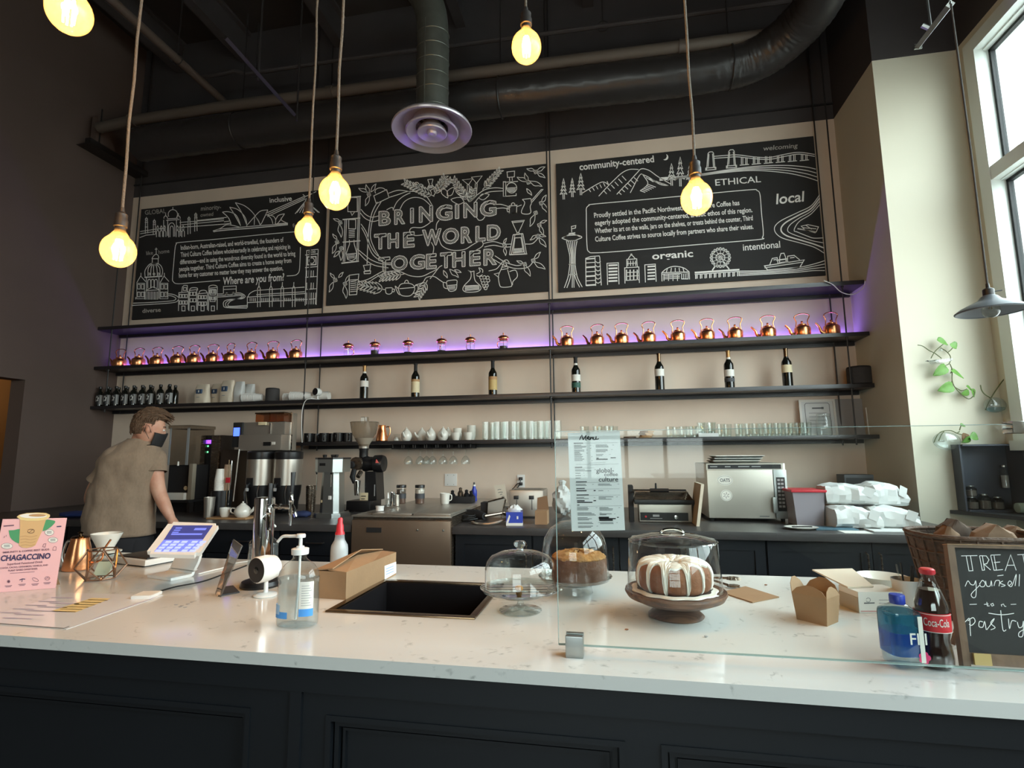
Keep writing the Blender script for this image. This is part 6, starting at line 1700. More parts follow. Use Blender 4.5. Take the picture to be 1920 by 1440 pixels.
MB().box(-12*k, 11*k, 0, 0.10, 0, H).ob('carton', 'kraft', t)
MB().prism([(-12*k, H), (-11*k, H+22*k), (8*k, H+26*k), (11*k, H)], 0.096, 0.1, 'y').ob('flap', 'kraftdark', t)
p = bc(1055, 962, ZT, 3.9); k = K(p)
t = thing('plastic_bag', 'tied white plastic bag behind the paper menu', 'bag', p)
H = zt(p, 900)-p.z
MB().blob((0, 0, H*0.43), (19*k, 0.08, H*0.38), 22, 14, 0, lambda d_, v: v*(1+.09*sin(9*d_.x+6*d_.z)+.07*sin(13*d_.y+5*d_.z))).ob('bag', 'paper', t)
MB().lathe([(0.05, H*0.70), (0.018, H*0.86), (0.026, H*0.95), (0.012, H*1.0), (0.001, H)], 14, lobes=5, amp=.15).ob('knot', 'paper', t)
# --- sandwich press
p = bc(1245, 981, ZT); p.y += 0.03; k = K(p)
t = thing('sandwich_press', 'steel and black panini press seen through the glass guard', 'grill', p)
z = lambda row: zt(p, row)-p.z
def X(px): return (px-1245)*k
MB().box(X(1201), X(1297), 0.0, 0.26, z(979), z(946), 0, 0.006).ob('base', 'steel', t)
MB().box(X(1203), X(1290), -0.003, 0.0, z(976), z(961)).ob('control_panel', 'black', t)
MB().box(X(1226), X(1238), -0.005, -0.003, z(969), z(965)).box(X(1221), X(1243), -0.005, -0.003, z(972.6), z(971.6)).ob('badge', 'labelgrey', t)
MB().at((X(1268), -0.003, z(969)), 0, pi/2).lathe([(4*k, 0), (3.6*k, 0.012), (0.001, 0.013)], 16).ob('dial', 'chrome', t)
MB().at((X(1213), -0.003, z(969)), 0, pi/2).lathe([(2*k, 0), (1.6*k, 0.006), (0.001, 0.006)], 10).ob('power_switch', 'red', t)
MB().box(X(1193), X(1302), -0.01, 0.30, z(945.5), z(937), 0, 0.004).ob('plates', 'black', t)
MB().loft([[(X(1194), 0.0, z(937)), (X(1300), 0.0, z(937)), (X(1300), 0.30, z(937)), (X(1194), 0.30, z(937))], [(X(1197), 0.03, z(923)), (X(1292), 0.03, z(923)), (X(1292), 0.28, z(923)), (X(1197), 0.28, z(923))]]).ob('lid', 'steeldark', t)
MB().tube([(X(1190), -0.03, z(919)), (X(1287), -0.03, z(919))], 0.007, 8).tube([(X(1192), -0.03, z(919)), (X(1193), 0.12, z(930))], 0.006, 6).tube([(X(1286), -0.03, z(919)), (X(1296), 0.14, z(926))], 0.006, 6).ob('handle_bar', 'chrome', t)
MB().tube([(X(1222), -0.03, z(919)), (X(1256), -0.03, z(919))], 0.013, 10).lathe([(2*k, 0), (1.6*k, 10*k), (0.001, 11*k)], 10, c=(X(1233), -0.03, z(916))).ob('grip', 'black', t)
MB().box(X(1183), X(1192), 0.02, 0.2, 0, z(912), 0, 0.004).ob('side_arm', 'blackmat', t)
# leaning chopping board
A = bc(1306, 990, ZT, 3.45)
t = thing('chopping_board', 'thin pale chopping board leaning on edge beside the oven', 'board', A)
k = K(A); H = zt(A, 908)-A.z
MB().loft([[(0, 0, 0.0), (0.018, 0, 0.0), (0.018, 0.28, 0.0), (0, 0.28, 0)], [(0.04, 0.0, H), (0.058, 0.0, H), (0.058, 0.28, H), (0.04, 0.28, H)]]).ob('board', 'creampaper', t)
# --- oven
p = bc(1405, 979, ZT); k = K(p)
t = thing('speed_oven', 'stainless countertop oven with round stickers on its door', 'oven', p)
z = lambda row: zt(p, row)-p.z
def X(px): return (px-1405)*k
MB().box(X(1334), X(1476), 0.02, 0.50, 0.02, z(869), 0, 0.006).ob('body', 'steel', t)
MB().box(X(1334), X(1472), 0.012, 0.02, z(880), z(869)).ob('top_frame', 'steel', t)
MB().box(X(1337), X(1468), 0.008, 0.014, z(879), z(871)).ob('top_strip', 'black', t)
m_ = MB()
for a, b_ in ((1341, 1354), (1368, 1378), (1392, 1412), (1416, 1432)): m_.box(X(a), X(b_), 0.0068, 0.008, z(875.8), z(874))
m_.ob('strip_print', 'labelgrey', t)
d_ = MB().box(X(1334), X(1452), 0.0, 0.02, 0.022, z(881), 0, 0.005).ob('door', 'steel', t)
MB().box(X(1447), X(1455), -0.03, -0.005, z(961), z(931), 0, 0.008).ob('handle', 'alu', d_)
for cx_, cy_, rx, rz_, txt in ((1366, 900.5, 14.5, 9.5, 'OATS'), (1367, 929, 10.5, 10.5, None)):
 m_ = MB(); pts = [(X(cx_)+rx*k*cos(a), z(cy_)+rz_*k*sin(a)) for a in [2*pi*j/28 for j in range(28)]]
 m_.prism(pts, -0.0012, 0.0, 'y', 0)
 i_ = MB()
 i_.stroke([(X(cx_)+(rx-1.5)*k*cos(a), z(cy_)+(rz_-1.5)*k*sin(a)) for a in [2*pi*j/28 for j in range(28)]], 0.5*k, lambda a, b: (a, -0.0018, b), 1, True)
 if txt: i_.text(txt, (X(cx_-9), z(cy_+3)), (X(cx_+9), z(cy_+3)), 6.2*k, lambda a, b: (a, -0.0018, b), 1, 0.03)
 else:
  for j in range(6): i_.stroke([(X(cx_)+2*k*cos(j*pi/3), z(cy_)+2*k*sin(j*pi/3)), (X(cx_)+6*k*cos(j*pi/3+.5), z(cy_)+6*k*sin(j*pi/3+.5))], 0.9*k, lambda a, b: (a, -0.0018, b), 1)
 s_ = m_.ob('sticker', 'labelwhite', d_, smooth=False); i_.ob('sticker_print', [M['labelwhite'], M['inkgrey']], d_, smooth=False)
MB().text('Xpress', (X(1424), z(969)), (X(1441), z(969)), 3.6*k, lambda a, b: (a, -0.0008, b), 0, 0, .2).ob('door_print', 'inkgrey', d_, smooth=False) if False else MB().box(X(1424), X(1441), -0.0009, 0, z(968.5), z(967)).ob('door_print', 'inkgrey', d_)
cp = MB().box(X(1453), X(1476), 0.0, 0.02, 0.022, z(881), 0, 0.004).ob('control_panel', 'alu', t)
MB().box(X(1457), X(1472), -0.0015, 0.0, z(958), z(895)).ob('keypad', 'black', cp)
m_ = MB()
for i in range(8):
 for j in range(2): m_.box(X(1459+6*j), X(1463.5+6*j), -0.0025, -0.0015, z(902+7*i), z(898+7*i))
m_.ob('key', 'labelgrey', cp)
for x in (X(1342), X(1468)):
 for y in (0.05, 0.45): MB().lathe([(0.014, 0), (0.014, 0.021)], 10, c=(x, y, 0), close=True).ob('foot', 'rubber', t)
zt_ = z(869)+0.001
tt = thing('baking_tray', 'pale metal trays stacked on top of the oven', 'tray', p+Vector((0, 0.1, zt_)), 0, 'baking trays on the oven')
for i in range(3):
 if i:
  tt = thing('baking_tray', 'x', 'tray', p+Vector((0.0, 0.1, zt_+0.016*i)), 0, 'baking trays on the oven')
 a, b_ = X(1352)+0.01*i, X(1440)+0.012*i
 MB().loft([[(a+0.02, 0.02, 0), (b_-0.02, 0.02, 0), (b_-0.02, 0.26, 0), (a+0.02, 0.26, 0)], [(a, 0, 0.015), (b_, 0, 0.015), (b_, 0.28, 0.015), (a, 0.28, 0.015)]]).ob('pan', 'alu', tt)
 MB().tube([(a, 0, 0.0155), (b_, 0, 0.0155), (b_, 0.28, 0.0155), (a, 0.28, 0.0155)], 0.0022, 5, closed=True).ob('rim', 'labelwhite', tt)
 tt['label'] = 'pale metal baking tray on the oven, '+('bottom', 'middle', 'top')[i]+' of the stack'
# --- red lidded tub
p = bc(1520, 987, ZT, 3.55); k = K(p)
t = thing('storage_tub', 'square translucent tub with a red lid beside the oven', 'tub', p)
H = zt(p, 923)-p.z
MB().loft([[(-23*k, 0, 0.001), (23*k, 0, 0.001), (23*k, 0.17, 0.001), (-23*k, 0.17, 0.001)], [(-28*k, -0.01, H), (28*k, -0.01, H), (28*k, 0.18, H), (-28*k, 0.18, H)]]).ob('tub', mat('tub_grey', (150, 144, 152), 0.35, trans=0.0), t)
MB().box(-31*k, 31*k, -0.02, 0.19, H, H+5*k, 0, 0.005).ob('lid', 'red', t)
# --- white paper bags
def pbag(px, py, y, w, h, dp, lab, rz=0.0, dz=0.0, roll=0.0):
 q = bc(px, py, ZT, y); q.z += dz; kk_ = K(q)
 t = thing('paper_bag', lab, 'bag', q, rz, 'white paper bags at the column end of the worktop')
 W_, H_ = w*kk_, h*kk_
 r2 = random.Random(px)
 rings = []
 for i in range(9):
  u = i/8
  prof = (0.72+0.28*sin(pi*min(1, u*1.25+0.12)))
  hh = H_*(0.5+0.5*prof)*(1.0 if u < .75 else 1-(u-.75)*1.1)
  ring = []
  for j in range(20):
   a = 2*pi*j/20
   cy_ = (abs(cos(a))**0.6)*(1 if cos(a) > 0 else -1); cz_ = (abs(sin(a))**0.6)*(1 if sin(a) > 0 else -1)
   ring.append((-W_/2+W_*u+r2.uniform(-.004, .004), dp/2*cy_*(1 if u < .8 else 1.05)+r2.uniform(-.009, .009), hh/2+hh/2*cz_ + (r2.uniform(-.009, .008) if cz_ > 0 else 0)))
  rings.append(ring)
 MB().loft(rings).ob('bag', 'paper', t, angle=14)
 f = MB().add([(W_*.18, -dp/2-0.004, H_*.5), (W_*.36, -dp/2-0.012, H_*.35), (W_*.46, -dp/2-0.006, H_*.75), (W_*.26, -dp/2-0.002, H_*.9)], [(0, 1, 2, 3)])
 f.ob('folded_flap', 'paper', t)
 return t
h0 = 38*K(bc(1600, 995, ZT, 3.55))
pbag(1599, 995, 3.52, 78, 41, 0.19, 'white paper bag lying in front, next to the red-lidded tub', 0.04)
pbag(1671, 992, 3.55, 76, 40, 0.19, 'white paper bag lying in front, closest to the column', -0.1)
pbag(1592, 995, 3.62, 84, 38, 0.20, 'white paper bag lying on top, next to the red-lidded tub', -0.05, h0*1.06)
pbag(1656, 992, 3.66, 62, 44, 0.20, 'rounded white paper bag on top, closest to the column', 0.25, h0*0.95)
tag(MB().box(-0.12, 0.12, -0.06, 0.10, 0, 0.004).ob('paper_stack', 'paper', None, loc=bc(1672, 996, ZT, 3.40), rz=0.05), 'thin pile of white paper under the paper bags', 'paper')
P_ = [pz_(a, b_, ZT+0.001) for a, b_ in ((1574, 996), (1618, 999), (1622, 1008), (1575, 1005))]
pa_ = Vector((P_[0].x, max(P_[0].y, 3.31), ZT+0.001))
tag(MB().box(0, 0.14, -0.035, 0.07, 0, 0.0012).ob('paper_slip', 'labelwhite', None, loc=(pa_.x, 3.30, ZT+0.0006)), 'loose white paper slip at the edge of the worktop below the bags', 'paper')
p = bc(1503, 992, ZT, 3.40); k = K(p)
t = thing('side_plate', 'white side plate with a dark knife on it beside the oven', 'plate', p)
MB().lathe([(0.001, 0.004), (16*k, 0.004), (29*k, 0.013), (30*k, 0.014), (28*k, 0.010), (17*k, 0.0), (0.001, 0.0)], 32, sq=0.8).ob('plate', 'whitegloss', t)
tag(MB().box(-0.08, 0.03, -0.008, 0.006, 0, 0.006, 0, 0.002).ob('knife', 'blackmat', None, loc=p+Vector((0.02, -0.02, 0.0145)), rz=0.15), 'dark knife lying across the white side plate', 'knife')
tag(MB().box(-0.10, 0.12, -0.05, 0.08, 0, 0.008, 0, 0.002).ob('blue_mat', mat('teal_mat', (70, 104, 120), 0.6), None, loc=bc(1560, 990, ZT, 3.42)), 'flat teal mat lying beside the side plate', 'mat')
# dark cabinet corner items behind the tub (wall side)
p = bc(1612, 925, ZT, 4.2); k = K(p)
t = thing('dark_box', 'small dark box against the column behind the white paper bags', 'box', p)
H = zt(p, 890)-p.z
MB().box(-0.09, 0.10, 0, 0.14, 0, H, 0, 0.006).ob('body', 'slate', t)
MB().box(-0.08, 0.09, -0.002, 0, H*0.3, H*0.92).ob('face', 'black', t)
# ================================================================== THINGS ON THE FRONT COUNTER
ZS = ZT+0.0006
def fc(px, py):
 p = pz_(px, py, ZT); return Vector((p.x, p.y, ZS))
class Plane:
 """drawing surface: picture point -> point of a real plane, relative to a thing's origin"""
 def __init__(s, p0, n, org, lift=0.0):
  s.n = Vector(n).normalized()
  if s.n.dot(CAM-Vector(p0)) < 0: s.n = -s.n
  s.p0 = Vector(p0)+s.n*lift; s.org = Vector(org)
 def __call__(s, a, b):
  d = ray(a, b)
  return tuple(CAM+d*((s.p0-CAM).dot(s.n)/d.dot(s.n))-s.org)
def slab(quad, thick, away):
 """plate from four world corners, thickened along -normal"""
 n = (quad[1]-quad[0]).cross(quad[3]-quad[0]).normalized()
 if n.dot(away) < 0: n = -n
 return [[tuple(q) for q in quad], [tuple(q+n*thick) for q in quad]], n
# --- pink sign
B1, B0 = fc(104, 1103), fc(-22, 1113)
T1 = py_(125, 971, B1.y+0.035)
v = T1-B1
n = (B1-B0).cross(v)
org = B0.copy()
t = thing('promo_sign', 'pink card sign for a mushroom coffee drink standing at the end of the counter', 'sign', org)
PL = Plane(B1, n, org)
r0, _n = slab([B0-org, B1-org, B1+v-org, B0+v*1.02-org], 0.004, Vector((0, 1, 0)))
MB().loft(r0).ob('card', 'pink', t, smooth=False)
foot = MB().add([tuple(B1-org+(B0-B1)*0.3+v*0.7+Vector((0, .004, 0))), tuple(B1-org+(B0-B1)*0.25+Vector((0, .07, 0))), tuple(B1-org+(B0-B1)*0.75+Vector((0, .07, 0))), tuple(B1-org+(B0-B1)*0.7+v*.7+Vector((0, .004, 0)))], [(0, 1, 2, 3)])
foot.ob('easel_back', 'kraft', t)
P8 = Plane(B1, n, org, 0.0008)
to = lambda a, b: P8(a/8.0, 950+b/8.0)
P9 = Plane(B1, n, org, 0.0014); to2 = lambda a, b: P9(a/8.0, 950+b/8.0)
P10 = Plane(B1, n, org, 0.002); to3 = lambda a, b: P10(a/8.0, 950+b/8.0)
def poly(mb, pts, tt, m): return mb.add([tt(*p) for p in pts], [tuple(range(len(pts)))], m)
m_ = MB()
poly(m_, spline([(130, 355), (200, 352), (320, 348), (330, 540), (280, 550), (200, 510), (150, 450), (130, 355)], 4)[:-1], to, 0)
poly(m_, spline([(640, 370), (660, 250), (700, 195), (770, 200), (830, 222), (790, 280), (720, 335), (640, 370)], 4)[:-1], to, 0)
for c_ in ((740, 385, 68, 46), (795, 500, 72, 40), (105, 590, 85, 42)):
 poly(m_, arc(c_[:2], c_[2], 0, 342, 20, c_[3]), to, 1); m_.stroke(arc(c_[:2], c_[2], 0, 342, 20, c_[3]), 4, to2, 2, True)
 for k in range(3): m_.stroke([(c_[0]-c_[2]*.55, c_[1]-14+k*14), (c_[0]+c_[2]*.5, c_[1]-17+k*14)], 6, to2, 2)
m_.ob('leaf_and_bubble_print', ['greenprint', 'labelwhite', 'inkgrey'], t, smooth=False)
# the printed cup rises above the card: a shaped cut-out
cup_ = MB()
out = [(258, 165), (300, 185), (300, 320), (285, 580), (330, 612), (400, 622), (480, 605), (530, 580), (640, 350), (680, 225), (690, 195), (750, 150), (750, 120), (690, 95), (560, 88), (400, 96), (290, 120), (252, 150)]
poly(cup_, out, to2, 0)
poly(cup_, [(258, 150), (300, 122), (400, 98), (560, 90), (690, 97), (748, 122), (740, 160), (690, 195), (560, 212), (400, 212), (300, 195)], to3, 1)
P11 = Plane(B1, n, org, 0.0026); to4 = lambda a, b: P11(a/8.0, 950+b/8.0)
poly(cup_, arc((500, 138), 205, 0, 345, 24, 36), to4, 2)
P12 = Plane(B1, n, org, 0.0032); to5 = lambda a, b: P12(a/8.0, 950+b/8.0)
poly(cup_, arc((560, 130), 130, 0, 345, 20, 20), to5, 3)
for k in range(4): cup_.stroke(spline([(300+k*3, 450+k*45), (380, 440+k*44), (460, 452+k*44), (560-k*14, 432+k*45)], 4), 7, to3, 3)
cup_.stroke(arc((465, 362), 50, 200, 400, 10, 24), 9, to4, 4); cup_.stroke(arc((465, 372), 50, 20, 200, 10, 24), 9, to4, 4); cup_.stroke([(430, 395), (500, 335)], 8, to4, 4)
cup_.ob('printed_cup', ['coffee', 'yellowprint', 'labelwhite', 'clay', 'kraftdark'], t, smooth=False)
SL = [mat('navy_print', (52, 44, 84), 0.6), mat('mauve_print', (112, 78, 96), 0.6)]
def stx(*a): MB().text(*a).ob('sign_lettering', SL, t, smooth=False)
x_ = MB()
stx('CHAGACCINO', (5, 815), (752, 775), -80, to2, 0, 0.035, 0.22)
stx('IMMUNITY & COFFEE BEST BUDS', (45, 700), (740, 652), -26, to2, 1, 0.02)
stx('Superfood Functional Drink', (105, 878), (640, 840), -30, to2, 1, 0.015, 0.2)
stx('CHAGA, CACAO, CINNAMON, VANILLA, AND', (0, 935), (720, 885), -24, to2, 1, 0.02)
stx('PLANT BASED SWEETENER', (125, 972), (565, 940), -24, to2, 1, 0.02)
x_.stroke([(150, 1000), (520, 975)], 6, to2, 1); x_.stroke([(55, 292), (210, 278)], 16, to2, 1); x_.stroke([(850, 300), (920, 294)], 16, to2, 0)
for cx_, cy_, k in ((130, 1122, 0), (335, 1100, 1), (530, 1095, 2), (710, 1075, 3)):
 if k == 0:
  for j in range(6): x_.stroke([(cx_-24*cos(j*pi/6), cy_-24*sin(j*pi/6)), (cx_+24*cos(j*pi/6), cy_+24*sin(j*pi/6))], 7, to2, 1)
 elif k == 1: x_.stroke([(cx_-42, cy_), (cx_, cy_-16), (cx_+42, cy_-12)], 12, to2, 0); x_.stroke([(cx_, cy_-10), (cx_-8, cy_+30)], 8, to2, 0)
 elif k == 2: x_.stroke([(cx_+45*cos(a)-6*sin(a), cy_+22*sin(a)+18*cos(a)) for a in [2*pi*j/16 for j in range(16)]], 6, to2, 1, True)
 else: x_.stroke(arc((cx_, cy_), 36, 0, 350, 16, 26), 6, to2, 1, True); x_.stroke([(cx_-20, cy_+8), (cx_, cy_-12), (cx_+20, cy_+4)], 6, to2, 1)
 x_.stroke([(cx_-58, cy_+68), (cx_+50, cy_+60)], 8, to2, 1); x_.stroke([(cx_-45, cy_+84), (cx_+35, cy_+78)], 7, to2, 1)
x_.stroke([(655, 560), (640, 600), (675, 610), (690, 555)], 6, to2, 1, True); x_.stroke([(800, 610), (790, 650), (840, 655), (845, 605), (820, 595)], 5, to2, 1, True); x_.stroke([(60, 470), (70, 440)], 6, to2, 1); x_.stroke([(90, 450), (95, 425)], 6, to2, 1)
tag(x_.ob('icon_print', SL, t, smooth=False), kind='stuff')
# --- copper kettle on the counter
p = fc(131, 1071); p.y += 0.03; k = K(p)
t = thing('pouring_kettle', 'tall tapered copper pouring kettle behind the gold wire terrarium', 'kettle', p)
H = zt(p, 1008)-p.z
MB().lathe([(0.001, 0.001), (23*k, 0.001), (24*k, 0.006), (20*k, H*0.5), (14.5*k, H*0.93), (14.5*k, H)], 28).ob('body', 'copper', t)
MB().lathe([(14.8*k, H), (13*k, H+0.006), (3*k, H+0.010), (3*k, H+0.016), (5*k, H+0.02), (0.001, H+0.024)], 20).ob('lid', 'bronze', t)
MB().tube(spline([(-14*k, -0.005, H*.9), (-24*k, -0.01, H*.86), (-30*k, -0.012, H*.45), (-26*k, -0.01, H*.2)], 5), 2.4*k, 8).ob('handle', 'alu', t)
MB().tube(spline([(12*k, 0.02, 0.02), (28*k, 0.045, 0.03), (30*k, 0.05, 0.07), (38*k, 0.06, H*0.88)], 5), 1.8*k, 7).ob('spout', 'copper', t)
# --- geometric terrarium: glass facets in rose gold wire
p = fc(178, 1088); p.y += 0.02; k = K(p)
t = thing('terrarium', 'geometric glass terrarium with rose gold edges holding paper money', 'terrarium', p)
z = lambda row: zt(p, row)-p.z
def ringp(n_, r, zz, a0): return [Vector((r*cos(a0+2*pi*j/n_), r*sin(a0+2*pi*j/n_)*0.9, zz)) for j in range(n_)]
R1 = ringp(6, 26*k, 0.003, 0.3); R2 = ringp(6, 42*k, z(1062), 0.3+pi/6); R3 = ringp(6, 27*k, z(1030), 0.3)
w_ = MB(); g_ = MB()
for j in range(6):
 j2 = (j+1) % 6
 for a, b_ in ((R1[j], R1[j2]), (R1[j], R2[j]), (R1[j2], R2[j]), (R2[j], R3[j]), (R2[j], R3[j2]), (R3[j], R3[j2])):
  w_.tube([tuple(a), tuple(b_)], 0.0024, 6)
 g_.add([tuple(R1[j]), tuple(R1[j2]), tuple(R2[j])], [(0, 1, 2)]); g_.add([tuple(R2[j]), tuple(R1[j2]), tuple(R2[j2])], [(0, 1, 2)])
 if j not in (3, 4): g_.add([tuple(R2[j]), tuple(R3[j2]), tuple(R3[j])], [(0, 1, 2)]); g_.add([tuple(R2[j]), tuple(R2[j2]), tuple(R3[j2])], [(0, 1, 2)])
g_.add([tuple(q) for q in R1], [tuple(range(6))])
w_.ob('wire_edge', 'brass', t); g_.ob('glass_facets', 'glass', t, smooth=False)
tag(MB().at((0, 0, 0.012), 0.2, -0.5).box(-14*k, 14*k, -0.001, 0.001, 0, 26*k).ob('paper_money', mat('money_green', (190, 206, 186), 0.7), None, loc=p), 'pale green banknote inside the geometric terrarium', 'banknote')
# --- pour-over dripper on a glass server
p = fc(197, 1046); p.y = 2.03; p.x = py_(197, 1040, 2.03).x; k = K(p)
z = lambda row: zt(p, row)-p.z
t = thing('coffee_dripper', 'white cone coffee dripper with a saucer flange behind the terrarium', 'dripper', p)
MB().lathe([(26*k, z(1035)), (26*k, z(1033)), (12*k, z(1031)), (13*k, z(1028)), (25.5*k, z(1001)), (25.5*k, z(999.5)), (24.5*k, z(1000)), (11*k, z(1029)), (2*k, z(1034))], 30).ob('cone', 'whitegloss', t)
MB().lathe([(0.001, 0.001), (20*k, 0.001), (22*k, z(1044)), (15*k, z(1036)), (15*k, z(1035))], 24).ob('glass_server', 'glass', t)
# --- white scale with black glass top
p = fc(262, 1060); p.y = 1.98; p.x = py_(262, 1058, p.y).x; k = K(p)
t = thing('counter_scale', 'flat white scale with a black top behind the tablet register', 'scale', p, -0.22)
MB().box(-0.10, 0.11, -0.05, 0.11, 0.004, 0.028, 0, 0.006).ob('body', 'white', t)
MB().box(-0.09, 0.10, -0.035, 0.10, 0.028, 0.034, 0, 0.002).ob('glass_top', 'black', t)
MB().box(-0.085, 0.095, -0.045, 0.105, 0.0, 0.004).ob('feet_pad', 'rubber', t)
p2 = Vector((p.x-0.15, 2.02, ZS))
tag(MB().tube([(-0.06, -0.05, 0.016), (0.07, -0.05, 0.016), (0.07, 0.06, 0.016), (-0.06, 0.06, 0.016)], 0.006, 6, closed=True).box(-0.055, 0.065, -0.045, 0.055, 0.008, 0.014).box(-0.03, 0.03, -0.02, 0.03, 0, 0.009).ob('phone_stand', 'white', None, loc=p2), 'small white framed pad beside the dripper', 'pad')
# --- tablet register
pBL, pBR = py_(272, 1038, 1.56), py_(372, 1041, 1.60)
pTL, pTR = py_(318, 978, 1.72), py_(412, 981, 1.76)
org = fc(318, 1088); org.y = 1.70; org.x = py_(325, 1075, 1.70).x
t = thing('tablet_register', 'white tablet till on a folded white stand, its screen glowing blue', 'cash register', org)
# flatten the quad
n = (pBR-pBL).cross(pTL-pBL).normalized()
pTR = pTR-n*(pTR-pBL).dot(n)
q4 = [pBL-org, pBR-org, pTR-org, pTL-org]
r0, nn = slab(q4, 0.014, -(CAM-pBL))
bm = bmesh.new()
vs_ = [bm.verts.new(v_) for rr in r0 for v_ in rr]
for f_ in ((0, 1, 2, 3), (7, 6, 5, 4), (0, 4, 5, 1), (1, 5, 6, 2), (2, 6, 7, 3), (3, 7, 4, 0)): bm.faces.new([vs_[i] for i in f_])
sd = [e for e in bm.edges if abs((e.verts[0].co-e.verts[1].co).normalized().dot(nn)) > .9]
bmesh.ops.bevel(bm, geom=sd, offset=0.014, segments=4, affect='EDGES')
bm.verts.index_update()
mb = MB().add([tuple(v_.co) for v_ in bm.verts], [tuple(v_.index for v_ in f_.verts) for f_ in bm.faces]); bm.free()
tab = mb.ob('tablet', 'white', t)
PS1 = Plane(pBL, n, org, 0.0006); PS2 = Plane(pBL, n, org, 0.0012)
s_ = MB()
poly(s_, [(325, 985), (399, 985), (381, 1011), (307, 1012)], PS1, 0); poly(s_, [(307, 1012), (381, 1011), (362, 1034), (289, 1034)], PS1, 1)
for i in range(5):
 for j in range(4):
  cx_, cy_ = 310+i*15-j*6.2+(4 if i > 2 else 0), 1014+j*5.4
  poly(s_, [(cx_+2, cy_), (cx_+13, cy_), (cx_+9.5, cy_+4), (cx_-1.5, cy_+4)], PS2, 2)
for j in range(3): poly(s_, [(330-3*j, 989+4*j), (342-3*j, 989+4*j), (340-3*j, 991+4*j), (328-3*j, 991+4*j)], PS2, 1)
poly(s_, [(366, 990), (388, 990), (385, 994), (363, 994)], PS2, 1); poly(s_, [(322, 1000), (380, 1000), (378, 1003), (320, 1003)], PS2, 1)
s_.ob('screen', ['screendark', 'screen', 'screenlight'], tab, smooth=False)
# stand: folded sheet  (top plate under the tablet, spine, base)
mid = (pBL+pBR+pTL+pTR)/4-org
N0, N1 = fc(320, 1090)-org, fc(362, 1081)-org
wv = fc(276, 1083)-fc(320, 1090)
tpz = py_(379, 1046, (N1+org).y+0.005)-org
f0 = (N0-N1).normalized()
prf = [N0, N0*.5+N1*.5, N1+f0*.012, N1+Vector((0, 0, .004))-f0*.002, N1+Vector((0, 0, .016))-f0*.006, N1*.6+tpz*.4, N1*.2+tpz*.8, tpz+Vector((0, .0, .012))]
prf = spline([tuple(q) for q in prf], 4)
rg_ = []
for i, q in enumerate(prf):
 tg = (prf[min(i+1, len(prf)-1)]-prf[max(i-1, 0)]).normalized()
 nn = tg.cross(wv).normalized()*0.010
 if nn.z < -0.002 or (abs(nn.z) < .004 and nn.dot(f0) < 0): nn = -nn
 rg_.append([tuple(q), tuple(q+wv), tuple(q+wv+nn), tuple(q+nn)])
MB().loft(rg_).ob('stand', 'white', t, smooth=False)
# --- card reader, cables
p = fc(275, 1119); k = K(p)
t = thing('card_reader', 'small white square card reader lying on the counter', 'card reader', p, 0.25)
MB().box(-0.031, 0.031, -0.031, 0.031, 0.0, 0.010, 0, 0.004).ob('body', 'white', t); MB().box(-0.028, 0.028, -0.028, 0.028, 0.0102, 0.0108).ob('pad', 'labelwhite', t)
tag(MB().tube(spline([tuple(fc(*q)+Vector((0, 0, .003))) for q in ((301, 1110), (330, 1102), (380, 1092), (420, 1078), (462, 1062))], 6), 0.0024, 6).ob('reader_cable', 'rubber', None), 'thin black cable running from the card reader past the menu stand', 'cable')
tag(MB().tube(spline([tuple(fc(*q)+Vector((0, 0, .003))) for q in ((372, 1078), (395, 1072), (420, 1066), (440, 1058), (466, 1054))], 6), 0.0026, 6).ob('tablet_cable', 'white', None), 'white cable lying between tablet till and tap tower', 'cable')
# --- acrylic menu stand
a0, a1 = fc(403, 1114), fc(412, 1120)
top = py_(444, 1011, a0.y+0.05)
t = thing('menu_stand', 'slanted clear acrylic menu stand with a dark foot, seen edge-on', 'sign holder', a0)
org = a0
q4 = [a0-org, a1-org, py_(453, 1023, a1.y+0.012)-org, py_(437, 1011, a0.y+0.02)-org]
r0, nn = slab(q4, 0.004, Vector((1, 0, 0)))
MB().loft(r0).ob('sheet_holder', thin('acrylic_grey', (196, 194, 190), refl=1.8, frost=0.35, fcol=(168, 164, 158)), t, smooth=False)
MB().loft([[tuple(fc(409, 1119)-org), tuple(fc(449, 1112)-org), tuple(fc(437, 1100)-org), tuple(fc(414, 1103)-org)], [tuple(q+Vector((0, 0, 0.004))) for q in (fc(409, 1119)-org, fc(449, 1112)-org, fc(437, 1100)-org, fc(414, 1103)-org)]]).ob('foot', 'slate', t, smooth=False)
